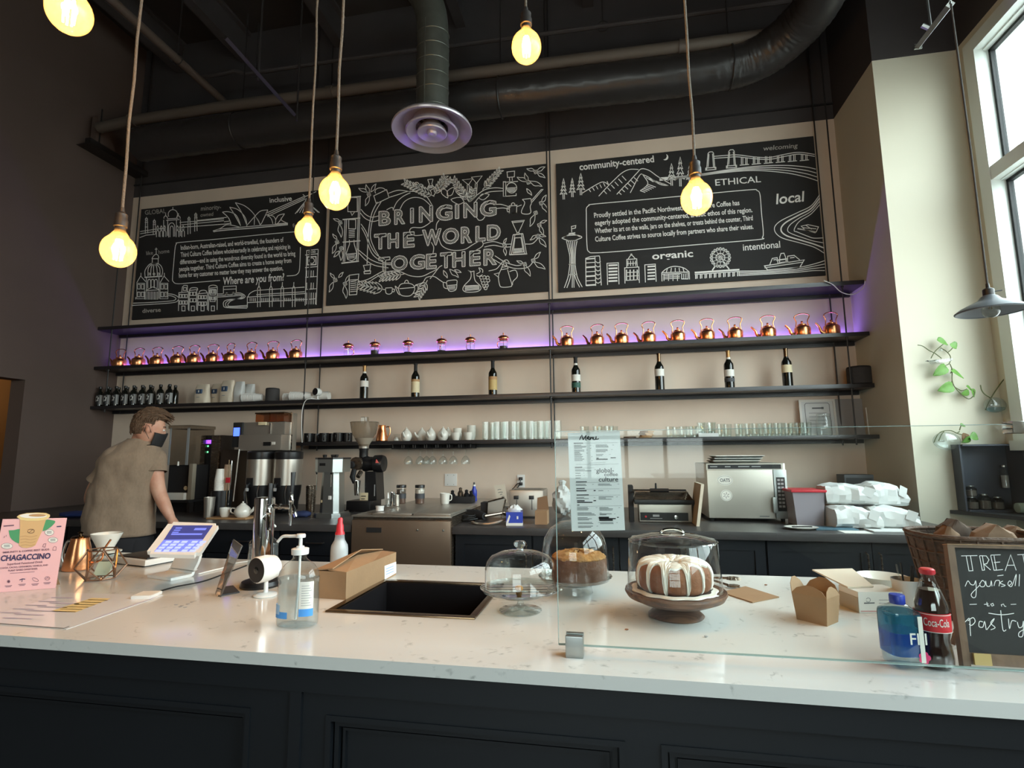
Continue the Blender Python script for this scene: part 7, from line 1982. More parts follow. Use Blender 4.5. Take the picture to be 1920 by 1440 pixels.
# --- tap tower
p = fc(485, 1100); p.y += 0.01; k = K(p)
z = lambda row: zt(p, row)-p.z
t = thing('tap_tower', 'polished steel draught tap tower on a black round foot', 'tap', p)
MB().lathe([(0.001, 0), (35*k, 0), (36*k, 0.006), (33*k, 0.018), (20*k, 0.026), (0.001, 0.026)], 36).ob('foot', 'black', t)
MB().lathe([(18.3*k, 0.026), (18.3*k, z(937)), (18.0*k, z(934)), (16*k, z(932.5)), (0.001, z(932))], 36).ob('column', 'chrome', t)
def faucet(zz, ang, ln, handle):
 f = MB()
 dx, dy = cos(ang), sin(ang)
 f.tube([(17*k*dx, 17*k*dy, zz), ((ln-6)*k*dx, (ln-6)*k*dy, zz)], 3.4*k, 12)
 f.tube([(22*k*dx, 22*k*dy, zz), (26*k*dx, 26*k*dy, zz)], 5.2*k, 6); f.tube([(34*k*dx, 34*k*dy, zz), (38*k*dx, 38*k*dy, zz)], 5.4*k, 12)
 ex, ey = ln*k*dx, ln*k*dy
 f.tube([((ln-12)*k*dx, (ln-12)*k*dy, zz), (ex, ey, zz)], 4.6*k, 12)
 f.tube([(ex, ey, zz+9*k), (ex, ey, zz-14*k)], 4.0*k, 12)
 f.tube([(ex, ey, zz-4*k), (ex+0.0*k*dx, ey, zz-34*k)], [3.6*k, 2.4*k], 12)
 f.tube([(ex, ey, zz+7*k), (ex+6*k*dx, ey+6*k*dy, zz-2*k), (ex+12*k*dx, ey+12*k*dy, zz-18*k)], [2.4*k, 3.4*k, 3.4*k], 10)
 f.lathe([(4.4*k, zz+9*k), (5.2*k, zz+12*k), (3.2*k, zz+16*k), (2.6*k, zz+24*k), (3.4*k, zz+27*k)], 14, c=(ex, ey, 0))
 o_ = f.ob('faucet', 'chrome', t)
 MB().tube([(ex, ey, zz+24*k), (ex+1*k, ey, zz+40*k), (ex+0*k, ey+2*k, zz+64*k)], [3.2*k, 3.6*k, 4.6*k], 10).ob('tap_handle', 'black', o_)
faucet(z(949), radians(-8), 62, True); faucet(z(968), radians(-48), 60, True)
# --- second sanitizer bottle behind the tower
def pump_bottle(p, W2, H, lab, mgel, grp, label=True, spout_rz=pi, back=False):
 t = thing('sanitizer_bottle', lab, 'bottle', p, 0.0, grp)
 body = []
 pr = [(0.86, 0.0), (0.96, 0.012), (0.99, 0.05), (1.0, 0.25), (0.97, 0.45), (0.99, 0.52), (0.93, 0.585), (0.72, 0.66), (0.40, 0.715), (0.32, 0.735), (0.32, 0.775)]
 def ring(s, zz): return [(W2*s*(abs(cos(a))**0.75)*(1 if cos(a) > 0 else -1), W2*0.62*s*(abs(sin(a))**0.75)*(1 if sin(a) > 0 else -1), zz*H) for a in [2*pi*j/28 for j in range(28)]]
 MB().loft([ring(s, zz) for s, zz in pr], cap=False).ob('bottle', 'glass', t)
 MB().loft([ring(s*0.96, zz) for s, zz in [(0.86, 0.008)]+[(s, zz) for s, zz in pr if 0.01 < zz < 0.53]]).ob('gel', mgel, t)
 MB().lathe([(W2*0.40, H*0.775), (W2*0.41, H*0.835), (W2*0.38, H*0.84), (W2*0.20, H*0.845), (W2*0.18, H*0.865), (0.001, H*0.866)], 24).ob('collar', 'white', t)
 pm = MB().lathe([(W2*0.09, H*0.86), (W2*0.085, H*0.955), (W2*0.22, H*0.96), (W2*0.23, H*0.985), (W2*0.20, H*1.0), (0.001, H*1.0)], 20)
 c_, s_ = cos(spout_rz), sin(spout_rz)
 pm.tube(spline([(0, 0, H*0.978), (W2*0.5*c_, W2*.5*s_, H*0.972), (W2*0.95*c_, W2*.95*s_, H*0.968), (W2*1.15*c_, W2*1.15*s_, H*0.93), (W2*1.25*c_, W2*1.25*s_, H*0.905)], 4), W2*0.075, 8)
 pm.ob('pump', 'white', t)
 MB().tube([(0, 0, H*0.775), (0, 0, H*0.5), (-W2*.1, 0, H*0.06)], W2*0.06, 8).ob('dip_tube', 'white', t)
 return t, ring
p = fc(491, 1086); p.y = 2.03; p.x = py_(493, 1050, 2.03).x; k = K(p)
pump_bottle(p, 28*k, (zt(p, 985)-p.z), 'clear sanitizer bottle half hidden behind the tap tower', 'gel', 'sanitizer bottles', spout_rz=1.6)
# --- small white camera on the counter
t = camera_('round white camera on a disc stand in front of the tap tower'); p = fc(498, 1117); t.location = p; t.rotation_euler = (0, 0, -0.28)
kk = K(p)/ (0.031/21.5); t.scale = (kk, kk, kk)
# --- front sanitizer bottle
p = fc(557, 1172); k = K(p)
H = zt(p, 1001)-p.z
t, ring = pump_bottle(p, 39*k, H, 'large clear hand sanitizer pump bottle standing alone at the front of the counter', 'gel', 'sanitizer bottles')
W2 = 39*k
def onb(a0, a1, z0, z1, mt, nm, s=1.012):
 n_ = 8
 def q(a, zz):
  a = radians(a); return (W2*s*(abs(cos(a))**0.75)*(1 if cos(a) > 0 else -1), W2*.62*s*(abs(sin(a))**0.75)*(1 if sin(a) > 0 else -1), H*zz)
 vs = [q(a0+(a1-a0)*i/n_, zz) for zz in (z0, z1) for i in range(n_+1)]
 return MB().add(vs, [(i, i+1, n_+2+i, n_+1+i) for i in range(n_)]).ob(nm, mt, t)
onb(-72, -20, 0.13, 0.50, 'labelwhite', 'back_label'); onb(-72, -20, 0.13, 0.21, 'bluelabel2', 'blue_band', 1.016)
onb(-150, -95, 0.10, 0.17, 'bluelabel2', 'blue_wave', 1.014); onb(-176, -120, 0.14, 0.24, 'bluelabel', 'pale_wave', 1.016)
for i in range(9): onb(-66, -28 - (i % 3)*6, 0.245+i*0.026, 0.251+i*0.026, 'labelgrey', 'label_print', 1.018)
# --- spray bottle
p = fc(636, 1060); p.y = 1.97; p.x = py_(636, 1040, p.y).x; k = K(p)
z = lambda row: zt(p, row)-p.z
t = thing('squeeze_bottle', 'white squeeze bottle with a tall red nozzle behind the cardboard box', 'bottle', p)
MB().lathe([(0.001, 0), (15*k, 0), (16*k, 4*k), (16*k, z(1030)), (15*k, z(1022)), (9.5*k, z(1012)), (8.5*k, z(1004)), (9*k, z(1002))], 24).ob('bottle', 'frost', t)
MB().lathe([(0.001, 2*k), (14.5*k, 2*k), (14.5*k, z(1030)), (8*k, z(1013)), (0.001, z(1012))], 20).ob('contents', 'white', t)
MB().lathe([(9*k, z(1002)), (8.5*k, z(998)), (7*k, z(996)), (6.5*k, z(985)), (4.5*k, z(980)), (4.8*k, z(974)), (3*k, z(970.5)), (0.001, z(970))], 20).ob('nozzle', 'red', t)
# --- cardboard box
c0_, c1_, c2_ = fc(648, 1125), fc(594, 1118), fc(742, 1078)
H = zt(c0_, 1073)-ZS
u = (c1_-c0_); v = (c2_-c0_)
u = Vector((u.x, u.y, 0)); v = Vector((v.x, v.y, 0))
u = u-v*(u.dot(v)/v.length_squared)*0.9
org = c0_
t = thing('cardboard_box', 'half-open brown cardboard box lying beside the bar sink', 'box', org)
up = Vector((0, 0, H))
o3 = Vector((0, 0, 0))
bxm = MB()
for q in ((o3, u), (u, u+v), (u+v, v), (v, o3)):
 bxm.add([tuple(q[0]), tuple(q[1]), tuple(q[1]+up), tuple(q[0]+up)], [(0, 1, 2, 3)])
bxm.add([tuple(o3+Vector((0, 0, .001))), tuple(u), tuple(u+v), tuple(v)], [(0, 1, 2, 3)])
bx_ = bxm.ob('carton', 'kraft', t, smooth=False)
sol = bx_.modifiers.new('thickness', 'SOLIDIFY'); sol.thickness = 0.003; sol.offset = -1 if u.cross(v).z > 0 else 1
fl = [((o3, v), u, 0.56, 0.018), ((u, u+v), -u, 0.58, 0.035)]
for i, ((a, b_), d_, w_, hh) in enumerate(fl):
 sagg = Vector((0, 0, hh))
 f = MB()
 pts = [a+up, a+v*0.5+up, b_+up]
 inn = [a+d_*w_+up+sagg*(0.3 if i == 0 else 0.2), a+v*0.5+d_*w_+up+sagg, b_+d_*w_*0.9+up+sagg*.2]
 vs = [tuple(q) for q in pts+inn]
 f.add(vs, [(0, 1, 4, 3), (1, 2, 5, 4)])
 o_ = f.ob('flap', 'kraft', t, smooth=False); s2 = o_.modifiers.new('thickness', 'SOLIDIFY'); s2.thickness = 0.003
PLb = Plane(c0_, v.cross(Vector((0, 0, 1))), org, 0.001)
l_ = MB(); poly(l_, [(721, 1061), (743, 1053), (743, 1074), (721, 1087)], PLb, 0)
for i in range(3): l_.stroke([(724, 1067+5*i), (738, 1061+5*i)], 0.9, Plane(c0_, v.cross(Vector((0, 0, 1))), org, 0.0016), 1)
l_.ob('shipping_label', ['labelwhite', 'bluelabel2'], t, smooth=False)
# --- glass cake stands
def dome_prof(r, h, knob=True): return [(r, 0.0), (r*1.015, 0.003), (r*0.985, h*0.08), (r*0.98, h*0.55), (r*0.93, h*0.74), (r*0.80, h*0.88), (r*0.55, h*0.97), (r*0.25, h*1.0), (0.001, h*1.0)]
p = fc(976, 1146); k = K(p)
z = lambda row: zt(p, row)-p.z
t = thing('cake_stand', 'empty clear glass cake stand on a short foot beside the sink', 'cake stand', p)
zp = z(1107)
MB().lathe([(0.001, 0.003), (39*k, 0.001), (40*k, 0.004), (20*k, 0.010), (7*k, 0.018), (5*k, zp*0.55), (9*k, zp-0.006), (0.001, zp-0.006)], 32).ob('foot', 'glassthick', t)
MB().lathe([(0.001, zp-0.006), (60*k, zp-0.005), (74*k, zp+0.004), (76*k, zp+0.010), (73*k, zp+0.008), (60*k, zp), (0.001, zp)], 48, lobes=40, amp=0.006).ob('plate', 'glassthick', t)
hd = z(1034)-zp
t2 = thing('glass_dome', 'clear glass dome with a ball knob covering the empty cake stand', 'dome', p+Vector((0, 0, zp+0.001)))
MB().lathe(dome_prof(68*k, hd), 48).ob('dome', 'glass', t2)
MB().lathe([(28*k, hd-0.001), (22*k, hd+0.001), (8*k, hd+0.003), (6*k, hd+0.008), (11*k, hd+0.016), (12*k, hd+0.022), (9*k, hd+0.028), (0.001, hd+0.030)], 28).ob('knob', 'glassthick', t2)
tag(MB().blob((0, 0, 0.008), (0.012, 0.008, 0.009), 10, 6).ob('cake_crumb', 'crumb', None, loc=p+Vector((-0.002, -0.01, zp))), 'lone golden crumb left on the empty glass stand', 'crumb')
p = fc(1079, 1112); k = K(p)
z = lambda row: zt(p, row)-p.z
t = thing('cake_stand', 'wide-rimmed glass pedestal stand carrying the tall crumble-topped cake', 'cake stand', p)
zp = z(1086)
MB().lathe([(32*k, 0.0), (33*k, 0.004), (30*k, zp*0.6), (31*k, zp-0.008)], 32).ob('foot', 'glassthick', t)
MB().lathe([(0.001, zp-0.007), (50*k, zp-0.007), (66*k, zp+0.004), (69*k, zp+0.012), (67*k, zp+0.013), (64*k, zp+0.004), (50*k, zp), (0.001, zp)], 48).ob('plate', 'glassthick', t)
hd = z(976)-zp
t2 = thing('glass_dome', 'tall clear glass dome over the crumble-topped cake', 'dome', p+Vector((0, 0, zp+0.001)))
MB().lathe([(62*k, 0), (63.5*k, 0.003), (63*k, hd*0.3), (62*k, hd*.5), (57*k, hd*.7), (46*k, hd*.86), (28*k, hd*.97), (10*k, hd*1.0), (0.001, hd)], 48).ob('dome', 'glass', t2)
MB().lathe([(7*k, hd-0.001), (6*k, hd+0.008), (11*k, hd+0.016), (11*k, hd+0.024), (0.001, hd+0.03)], 24).ob('knob', 'glassthick', t2)
t3 = thing('crumble_cake', 'tall round coffee cake with a golden crumble top under the tall dome', 'cake', p+Vector((8*k, 0.0, zp+0.0008)))
hc = z(1043)-zp
rg = random.Random(11)
MB().lathe([(0.001, 0), (50*k, 0), (51*k, hc*0.1), (51*k, hc*0.92), (49*k, hc), (0.001, hc)], 40, lobes=13, amp=.012).ob('sponge', 'cake2', t3)
MB().blob((0, 0, hc), (50.5*k, 50.5*k, 9*k), 44, 16, 0, lambda d_, v_: Vector((v_.x, v_.y, v_.z*(1+rg.uniform(-.3, .5))))*(1+rg.uniform(-.03, .03))).ob('crumble', 'crumb', t3)
# --- bundt cake on the wooden stand
p = fc(1268, 1155); k = K(p)
z = lambda row: zt(p, row)-p.z
t = thing('cake_stand', 'dark walnut pedestal stand carrying the iced ring cake', 'cake stand', p)
zp = z(1106)
MB().lathe([(0.001, 0.0), (49*k, 0.0), (51*k, 0.004), (44*k, 0.013), (24*k, 0.020), (12*k, 0.028), (9*k, 0.034), (9*k, zp-0.038), (14*k, zp-0.030), (0.001, zp-0.029)], 40).ob('foot', 'walnut', t)
MB().lathe([(0.001, zp-0.030), (66*k, zp-0.030), (88*k, zp-0.016), (93*k, zp-0.004), (92*k, zp+0.002), (88*k, zp), (0.001, zp-0.001)], 48).ob('plate', 'walnut', t)
t3 = thing('bundt_cake', 'fluted brown ring cake with dripping white icing', 'cake', p+Vector((-2*k, 0, zp+0.0005)))
hc = z(1042)-zp-0.012
R = 70*k
def bundt(th, ph, g=0.0):
 c_, s_ = cos(ph), sin(ph)
 c2 = abs(c_)**.6*(1 if c_ > 0 else -1); s2 = abs(s_)**.65*(1 if s_ > 0 else -1)
 fl = 1-0.13*(1-abs(cos(6*th))**.7)*max(0, min(1, c_*1.6+.5))*(1 if s_ < .9 else .6)
 rr = R*0.59+(R*0.41*c2)*(fl if c_ > 0 else 1)+g*c_
 if c_ > 0: rr *= 1-.05*max(0, s_)
 return (rr*cos(th), rr*sin(th), max(0.0005, hc*0.5+hc*0.5*s2*(1-.05*(1-abs(cos(6*th))))+g*s_))
n1, n2 = 144, 32
vs = [bundt(2*pi*i/n1, 2*pi*j/n2) for i in range(n1) for j in range(n2)]
fs = [(i*n2+j, ((i+1) % n1)*n2+j, ((i+1) % n1)*n2+(j+1) % n2, i*n2+(j+1) % n2) for i in range(n1) for j in range(n2)]
MB().add(vs, fs).ob('sponge', 'cake', t3, angle=60)
rg = random.Random(4)
n1, n2 = 288, 26
low = [0.9+0.16*sin(i*.11)+.1*sin(i*.37+1) for i in range(n1)]
for c_ in range(12):
 e_ = rg.choice((-.85, -1.15, -1.25, -.4, -1.2)); i0 = int((c_+.5)*n1/12)+rg.randint(-2, 2); wd = rg.uniform(2.2, 3.6)
 for dd in range(-11, 12):
  f_ = math.exp(-(dd/wd)**2); q = (i0+dd) % n1
  low[q] = min(low[q], low[q]*(1-f_)+e_*f_)
vs, fs = [], []
for i in range(n1):
 a1_ = low[i]
 for j in range(n2):
  ph = 2.5+(a1_-2.5)*j/(n2-1)
  lump = 0.0012*sin(i*.21+j*.9)*sin(i*.13)
  vs.append(bundt(2*pi*i/n1, ph, 0.0036+lump if 0 < j < n2-1 else -0.001))
for i in range(n1):
 for j in range(n2-1):
  i2 = (i+1) % n1
  fs.append((i*n2+j, i2*n2+j, i2*n2+j+1, i*n2+j+1))
MB().add(vs, fs).ob('icing', 'icing', t3, angle=70)
MB().lathe([(R*1.02, 0.0), (R*1.12, 0.001), (R*1.10, 0.004), (R*0.98, 0.006)], 60, lobes=11, amp=.03).ob('icing_pool', 'icing', t3)
hd = z(1015)-zp
rd_ = 85*k
t2 = thing('plastic_dome', 'clear straight-sided plastic dome over the iced ring cake', 'dome', p+Vector((-1*k, 0, zp+0.003)))
MB().lathe([(rd_*1.03, 0.0), (rd_*1.04, 0.004), (rd_*1.02, 0.006), (rd_*0.965, hd*0.985), (rd_*0.955, hd), (rd_*0.90, hd+0.004), (rd_*0.5, hd+0.016), (0.001, hd+0.02)], 56).ob('dome', 'glass', t2)
MB().lathe([(rd_*0.97, hd*0.985), (rd_*0.972, hd), (rd_*0.95, hd+0.003)], 56).ob('shoulder_ring', 'glassthick', t2)
hz = hd+0.018
hh = z(994)-zp-hz
q_ = [(-21*k, 0, hz), (-18*k, 0, hz+hh*.6), (-7*k, 0, hz+hh*1.0), (7*k, 0, hz+hh*1.0), (18*k, 0, hz+hh*.6), (21*k, 0, hz), (12*k, 0, hz-0.002), (-12*k, 0, hz-0.002)]
MB().tube(spline(q_+[q_[0]], 4)[:-1], 2.6*k, 8, closed=True).ob('handle', 'chrome', t2)
# --- tongs on a napkin
P4 = [fc(*q) for q in ((1352, 1112), (1411, 1131), (1461, 1121), (1398, 1101))]
c_ = sum(P4, Vector())/4
tag(MB().loft([[tuple(q-c_) for q in P4], [tuple(q-c_+Vector((0, 0, 0.003))) for q in P4]]).ob('brown_napkin', 'kraft', None, loc=c_, smooth=False), 'folded brown paper napkin under the serving tongs', 'napkin')
p = fc(1376, 1103)+Vector((0, 0, 0.0045))
t = thing('serving_tongs', 'scalloped steel serving tongs beside the walnut cake stand', 'tongs', p)
for s_ in (0, 1):
 m_ = MB()
 pts = [(15*k*cos(a)*(1+.10*cos(9*a)), 10*k*sin(a)*(1+.10*cos(9*a))) for a in [2*pi*j/36 for j in range(36)]]
 m_.loft([[(x, y, 0.0+0.022*s_) for x, y in pts], [(x*.8, y*.8, 0.004+0.022*s_+(0.004 if s_ else -0.003)) for x, y in pts], [(x*.8, y*.8, 0.006+0.022*s_) for x, y in pts]])
 m_.tube([(-12*k, 2*k, 0.004+0.022*s_), (-42*k, 12*k, 0.014+0.008*s_), (-60*k, 18*k, 0.016)], 0.004, 6)
 m_.ob('jaw', 'steeldark', t)
# --- takeaway box
p = fc(1541, 1171); k = K(p)
z = lambda row: zt(p, row)-p.z
A_ = fc(1551, 1175); Bl = fc(1494, 1161); Br = fc(1584, 1161)
zt_ = z(1120)
t = thing('takeaway_box', 'open kraft takeaway box with raised flaps on the counter', 'box', A_)
e1 = Bl-A_; e2 = Br-A_;
e2 = e2.normalized()*e1.length*0.82
flr = [Vector((0, 0, 0)), e2, e1+e2, e1]
cn = (e1+e2)/2
hz = zt(A_, 1122)-ZS
topq = [cn+(q-cn)*1.17+Vector((0, 0, hz)) for q in flr]
m_ = MB()
for i in range(4):
 j = (i+1) % 4
 m_.add([tuple(flr[i]), tuple(flr[j]), tuple(topq[j]), tuple(topq[i])], [(0, 1, 2, 3)])
m_.add([tuple(q+Vector((0, 0, .001))) for q in flr], [(0, 1, 2, 3)])
o_ = m_.ob('carton', 'kraft', t, smooth=False); s2 = o_.modifiers.new('thickness', 'SOLIDIFY'); s2.thickness = 0.0016
for i in range(4):
 j = (i+1) % 4
 a, b_ = topq[i], topq[j]
 outw = ((a+b_)/2-cn); outw.z = 0; outw.normalize()
 e_ = b_-a
 hf = hz*(0.34 if i in (0, 3) else 0.5)
 lean = outw*(-0.006 if i in (0, 3) else 0.012)
 pts = [a, b_, a+e_*0.86+lean*.6+Vector((0, 0, hf*.62)), a+e_*0.60+lean+Vector((0, 0, hf)), a+e_*0.40+lean+Vector((0, 0, hf)), a+e_*0.14+lean*.6+Vector((0, 0, hf*.62))]
 f = MB().add([tuple(q) for q in pts], [tuple(range(6))]).ob('flap', 'kraft', t, smooth=False); s2 = f.modifiers.new('thickness', 'SOLIDIFY'); s2.thickness = 0.0016
# --- glove box, napkin, bowl, cup with straws
A_ = fc(1612, 1150); B_ = fc(1700, 1150); C_ = fc(1588, 1126)
H = zt(A_, 1110)-ZS
t = thing('glove_box', 'white and grey glove box with small print behind the water bottle', 'box', A_)
u = B_-A_; u = u.normalized()*0.125; v = Vector((-u.y, u.x, 0)).normalized()*0.085+Vector((-0.004, 0, 0))
q0 = [Vector((0, 0, 0)), u, u+v, v]
MB().loft([[tuple(q) for q in q0], [tuple(q+Vector((0, 0, H))) for q in q0]]).ob('carton', 'labelwhite', t, smooth=False)
PLg = Plane(A_, u.cross(Vector((0, 0, 1))), A_, 0.0008)
m_ = MB(); m_.stroke([(1614, 1146), (1686, 1146)], 1.0, PLg, 0); m_.stroke([(1620, 1131), (1640, 1130.5)], 2.2, PLg, 1); m_.stroke(arc((1628, 1125), 4, 200, 520, 10), 0.8, PLg, 1); m_.stroke([(1648, 1131), (1680, 1131)], 1.2, PLg, 2); m_.stroke([(1648, 1125), (1672, 1125)], 1.0, PLg, 2); m_.stroke([(1660, 1137), (1682, 1137)], 1.0, PLg, 2)
m_.ob('box_print', ['red', 'inkgrey', 'labelgrey'], t, smooth=False)
MB().loft([[tuple(q*0.999+Vector((0, 0, 0.001))) for q in (Vector((-.0006, 0, 0)), v+Vector((-.0006, 0, 0)), v+Vector((-.0006, 0, H*.7)), Vector((-.0006, 0, H*.7)))], [tuple(q*0.999+Vector((-0.0008, 0, 0.001))) for q in (Vector((-.0006, 0, 0)), v+Vector((-.0006, 0, 0)), v+Vector((-.0006, 0, H*.7)), Vector((-.0006, 0, H*.7)))]]).ob('side_panel', mat('greige_card', (176, 168, 152), 0.7), t, smooth=False)
zb_ = ZS+H
def fz(px, py, zz):
 q = pz_(px, py, zz); return Vector((q.x, q.y, zz))
PN = [fz(*q, zb_+0.001) for q in ((1523, 1070), (1598, 1068), (1638, 1101), (1590, 1103))]
PN[0].y = min(PN[0].y, 2.08); PN[1].y = min(PN[1].y, 2.08)
tag(MB().loft([[tuple(q-A_) for q in PN], [tuple(q-A_+Vector((0, 0, 0.004))) for q in PN]]).ob('brown_napkin', 'creampaper', None, loc=A_, smooth=False), 'pale brown paper napkin lying across the glove box behind the takeaway box', 'napkin')
p = Vector((py_(1655, 1090, 1.95).x, 1.95, ZS)); k = K(p)
z = lambda row: zt(p, row)-p.z
t = thing('white_bowl', 'shallow white bowl behind the glove box', 'bowl', p)
MB().lathe([(0.001, 0.004), (22*k, 0.0), (24*k, 0.003), (40*k, z(1082)), (43*k, z(1079)), (41*k, z(1080)), (22*k, 0.01), (0.001, 0.009)], 36).ob('bowl', 'whitegloss', t)
p = fc(1712, 1150); p.y += 0.02; k = K(p)
z = lambda row: zt(p, row)-p.z
t = thing('straw_cup', 'plain white paper cup holding black straws behind the cola bottle', 'cup', p)
MB().lathe([(0.001, 0.003), (17*k, 0.003), (17*k, 0.0), (18*k, 0.0), (24.5*k, z(1086)), (25.5*k, z(1085)), (24*k, z(1085)), (17*k, 0.006), (0.001, 0.006)], 28).ob('cup', 'paper', t)
for i, (dx, dy, lx, top_) in enumerate(((-10, 0, -14, 1058), (-2, 5, -4, 1056), (6, -3, 10, 1060), (11, 3, 17, 1062))):
 tag(MB().tube([(dx*.5*k, dy*.5*k, 0.007), (lx*k, dy*k, z(top_))], 1.7*k, 8, cap=False).ob('drinking_straw', 'black' if i else 'glassthick', None, loc=p), ('clear' if i == 0 else 'black')+' straw in the white paper cup, '+ORD[i]+' from the box side', 'straw', 'straws in the white paper cup')
# --- water bottle
p = fc(1694, 1247); k = K(p)
z = lambda row: zt(p, row)-p.z
t = thing('water_bottle', 'square clear water bottle with a blue cap and blue printed film', 'bottle', p, 0.12)
def sq(r, zz, n_=28, e=0.55): return [(r*(abs(cos(a))**e)*(1 if cos(a) > 0 else -1), r*(abs(sin(a))**e)*(1 if sin(a) > 0 else -1), zz) for a in [2*pi*j/n_ for j in range(n_)]]
r = 30*k
prof = [(0.80, 0.0), (0.94, 0.006), (0.97, z(1222)), (1.0, z(1205)), (1.0, z(1150)), (0.96, z(1143)), (0.62, z(1135)), (0.42, z(1131)), (0.42, z(1128))]
MB().loft([sq(r*s, zz, e=0.55 if s > .7 else 0.9) for s, zz in prof], cap=False).ob('bottle', 'glass', t)
MB().loft([sq(r*s*.96, max(zz, .002)) for s, zz in prof[:6]]).ob('water', 'water', t)
MB().lathe([(12.5*k, z(1131)), (13*k, z(1128)), (13*k, z(1116)), (12*k, z(1114)), (0.001, z(1113.6))], 26).ob('cap', 'blue', t)
MB().loft([sq(r*1.004, z(1222)), sq(r*1.008, z(1180))], cap=False).ob('blue_film', 'fijiblue', t); MB().loft([sq(r*1.008, z(1180)), sq(r*1.008, z(1152)), sq(r*.98, z(1145))], cap=False).ob('teal_film', 'fijiteal', t)
m_ = MB()
yq = -r*1.03
fj = lambda a, b: (a, yq, b)
m_.text('FIJI', (-2*k, z(1198)), (27*k, z(1198)), 20*k, fj, 0, 0.01)
m_.box(14*k, 22*k, yq-0.0004, yq-0.0002, z(1231), z(1147), 0)
for j in range(5):
 a = 2*pi*j/5; cx_, cz_ = 20*k+6*k*cos(a), z(1222)+6*k*sin(a)
 m_.add([fj(cx_+5*k*cos(q), cz_+5*k*sin(q)) for q in [2*pi*i/10 for i in range(10)]], [tuple(range(10))], 1)
m_.ob('label_print', ['labelwhite', 'hibiscus'], t, smooth=False)
# --- cola bottle
p = fc(1757, 1250); k = K(p)
z = lambda row: zt(p, row)-p.z
t = thing('cola_bottle', 'contoured glass cola bottle with a red label and red crown cap', 'bottle', p)
gp = [(0.001, 0.003), (22*k, 0.0), (27*k, 0.006), (28*k, z(1228)), (27*k, z(1215)), (24*k, z(1196)), (27*k, z(1176)), (27.5*k, z(1145)), (26*k, z(1130)), (20*k, z(1110)), (13*k, z(1090)), (10.5*k, z(1078)), (11.5*k, z(1074)), (11*k, z(1070))]
MB().lathe(gp, 32, lobes=12, amp=0.012).ob('glass', 'glass', t)
MB().lathe([(0.001, 0.006)]+[(r_*0.955, max(z_, .006)) for r_, z_ in gp[1:10]]+[(17*k, z(1104)), (0.001, z(1104))], 32, lobes=12, amp=0.012).ob('cola', 'cola', t)
MB().lathe([(11.6*k, z(1076)), (13*k, z(1073)), (12.5*k, z(1067)), (10*k, z(1065)), (0.001, z(1064.5))], 24, lobes=12, amp=.02).ob('crown_cap', 'red', t)
R_ = 28.6*k
MB().lathe([(R_*.985, z(1179)), (R_, z(1176)), (R_*1.015, z(1148)), (R_*.995, z(1144))], 36).ob('label', 'cokered', t)
m_ = MB()
cyl_ = lambda a, b: (R_*1.035*sin(a-.34), -R_*1.035*cos(a-.34), b)
m_.text('Coca-Cola', (-0.58, z(1167)), (0.86, z(1167)), 14*k, cyl_, 0, 0.006, 0.25)
for zz in (z(1178), z(1146)): m_.stroke([(-1.5+.15*i, zz) for i in range(21)], 1.2*k, cyl_)
m_.ob('label_print', 'labelwhite', t, smooth=False)
# --- chalkboard easel
A_ = fc(1803, 1252); A_.y = max(A_.y, GY+0.03); A_.x = py_(1803, 1240, A_.y).x
TL = py_(1773, 1021, A_.y+0.05)
v = TL-A_; w3 = Vector((0.30, -0.01, 0))
t = thing('pastry_chalkboard', 'wood-framed chalkboard easel with white lettering about pastry', 'chalkboard', A_)
nrm = w3.cross(v).normalized()
if nrm.dot(CAM-A_) < 0: nrm = -nrm
def fp(s_, q_, lift): return tuple(w3*s_+v*q_+nrm*lift)
def plate_(s0, s1, q0, q1, l0, l1): return MB().loft([[fp(s0, q0, l0), fp(s1, q0, l0), fp(s1, q1, l0), fp(s0, q1, l0)], [fp(s0, q0, l1), fp(s1, q0, l1), fp(s1, q1, l1), fp(s0, q1, l1)]])
for a in ((0, 0.045, 0, 1), (0.955, 1, 0, 1), (0.045, 0.955, 0.975, 1), (0.045, 0.955, 0.03, 0.12)): plate_(*a, -0.012, 0.006).ob('frame', 'woodframe', t, smooth=False)
plate_(0.0, 1.0, 1.0, 1.006, -0.014, 0.008).ob('top_edge', 'woodlight', t, smooth=False)
plate_(0.06, 0.16, 0.03, 0.12, 0.006, 0.012).ob('hinge_tab', mat('tape_yellow', (188, 160, 100), 0.6), t, smooth=False)
plate_(0.04, 0.96, 0.11, 0.98, -0.008, -0.002).ob('slate', 'chalk', t, smooth=False)
PC = Plane(A_+nrm*-0.002, nrm, A_, 0.0008)
tc_ = lambda a, b: PC(1720+a/4.8, 960+b/4.8)
m_ = MB()
W_ = 6.5
for ln in ([(300, 290), (320, 445)], [(300, 290), (490, 292)], [(380, 1110), (400, 1285), (590, 1285)]): m_.stroke(ln, W_*.8, tc_)
for ln in ([(395, 395), (540, 392)], [(440, 398), (465, 530), (500, 528), (478, 395)], [(560, 395), (585, 525), (605, 522), (585, 395)], [(560, 393), (620, 395), (645, 430), (625, 465), (598, 470)], [(600, 470), (660, 522)], [(660, 390), (690, 525), (712, 522), (690, 392)], [(660, 388), (750, 385)], [(690, 455), (745, 450)], [(700, 525), (770, 518)], [(790, 530), (840, 385), (890, 525)], [(805, 480), (875, 478)], [(900, 385), (1010, 380)], [(950, 385), (975, 520)]): m_.stroke(ln, W_, tc_)
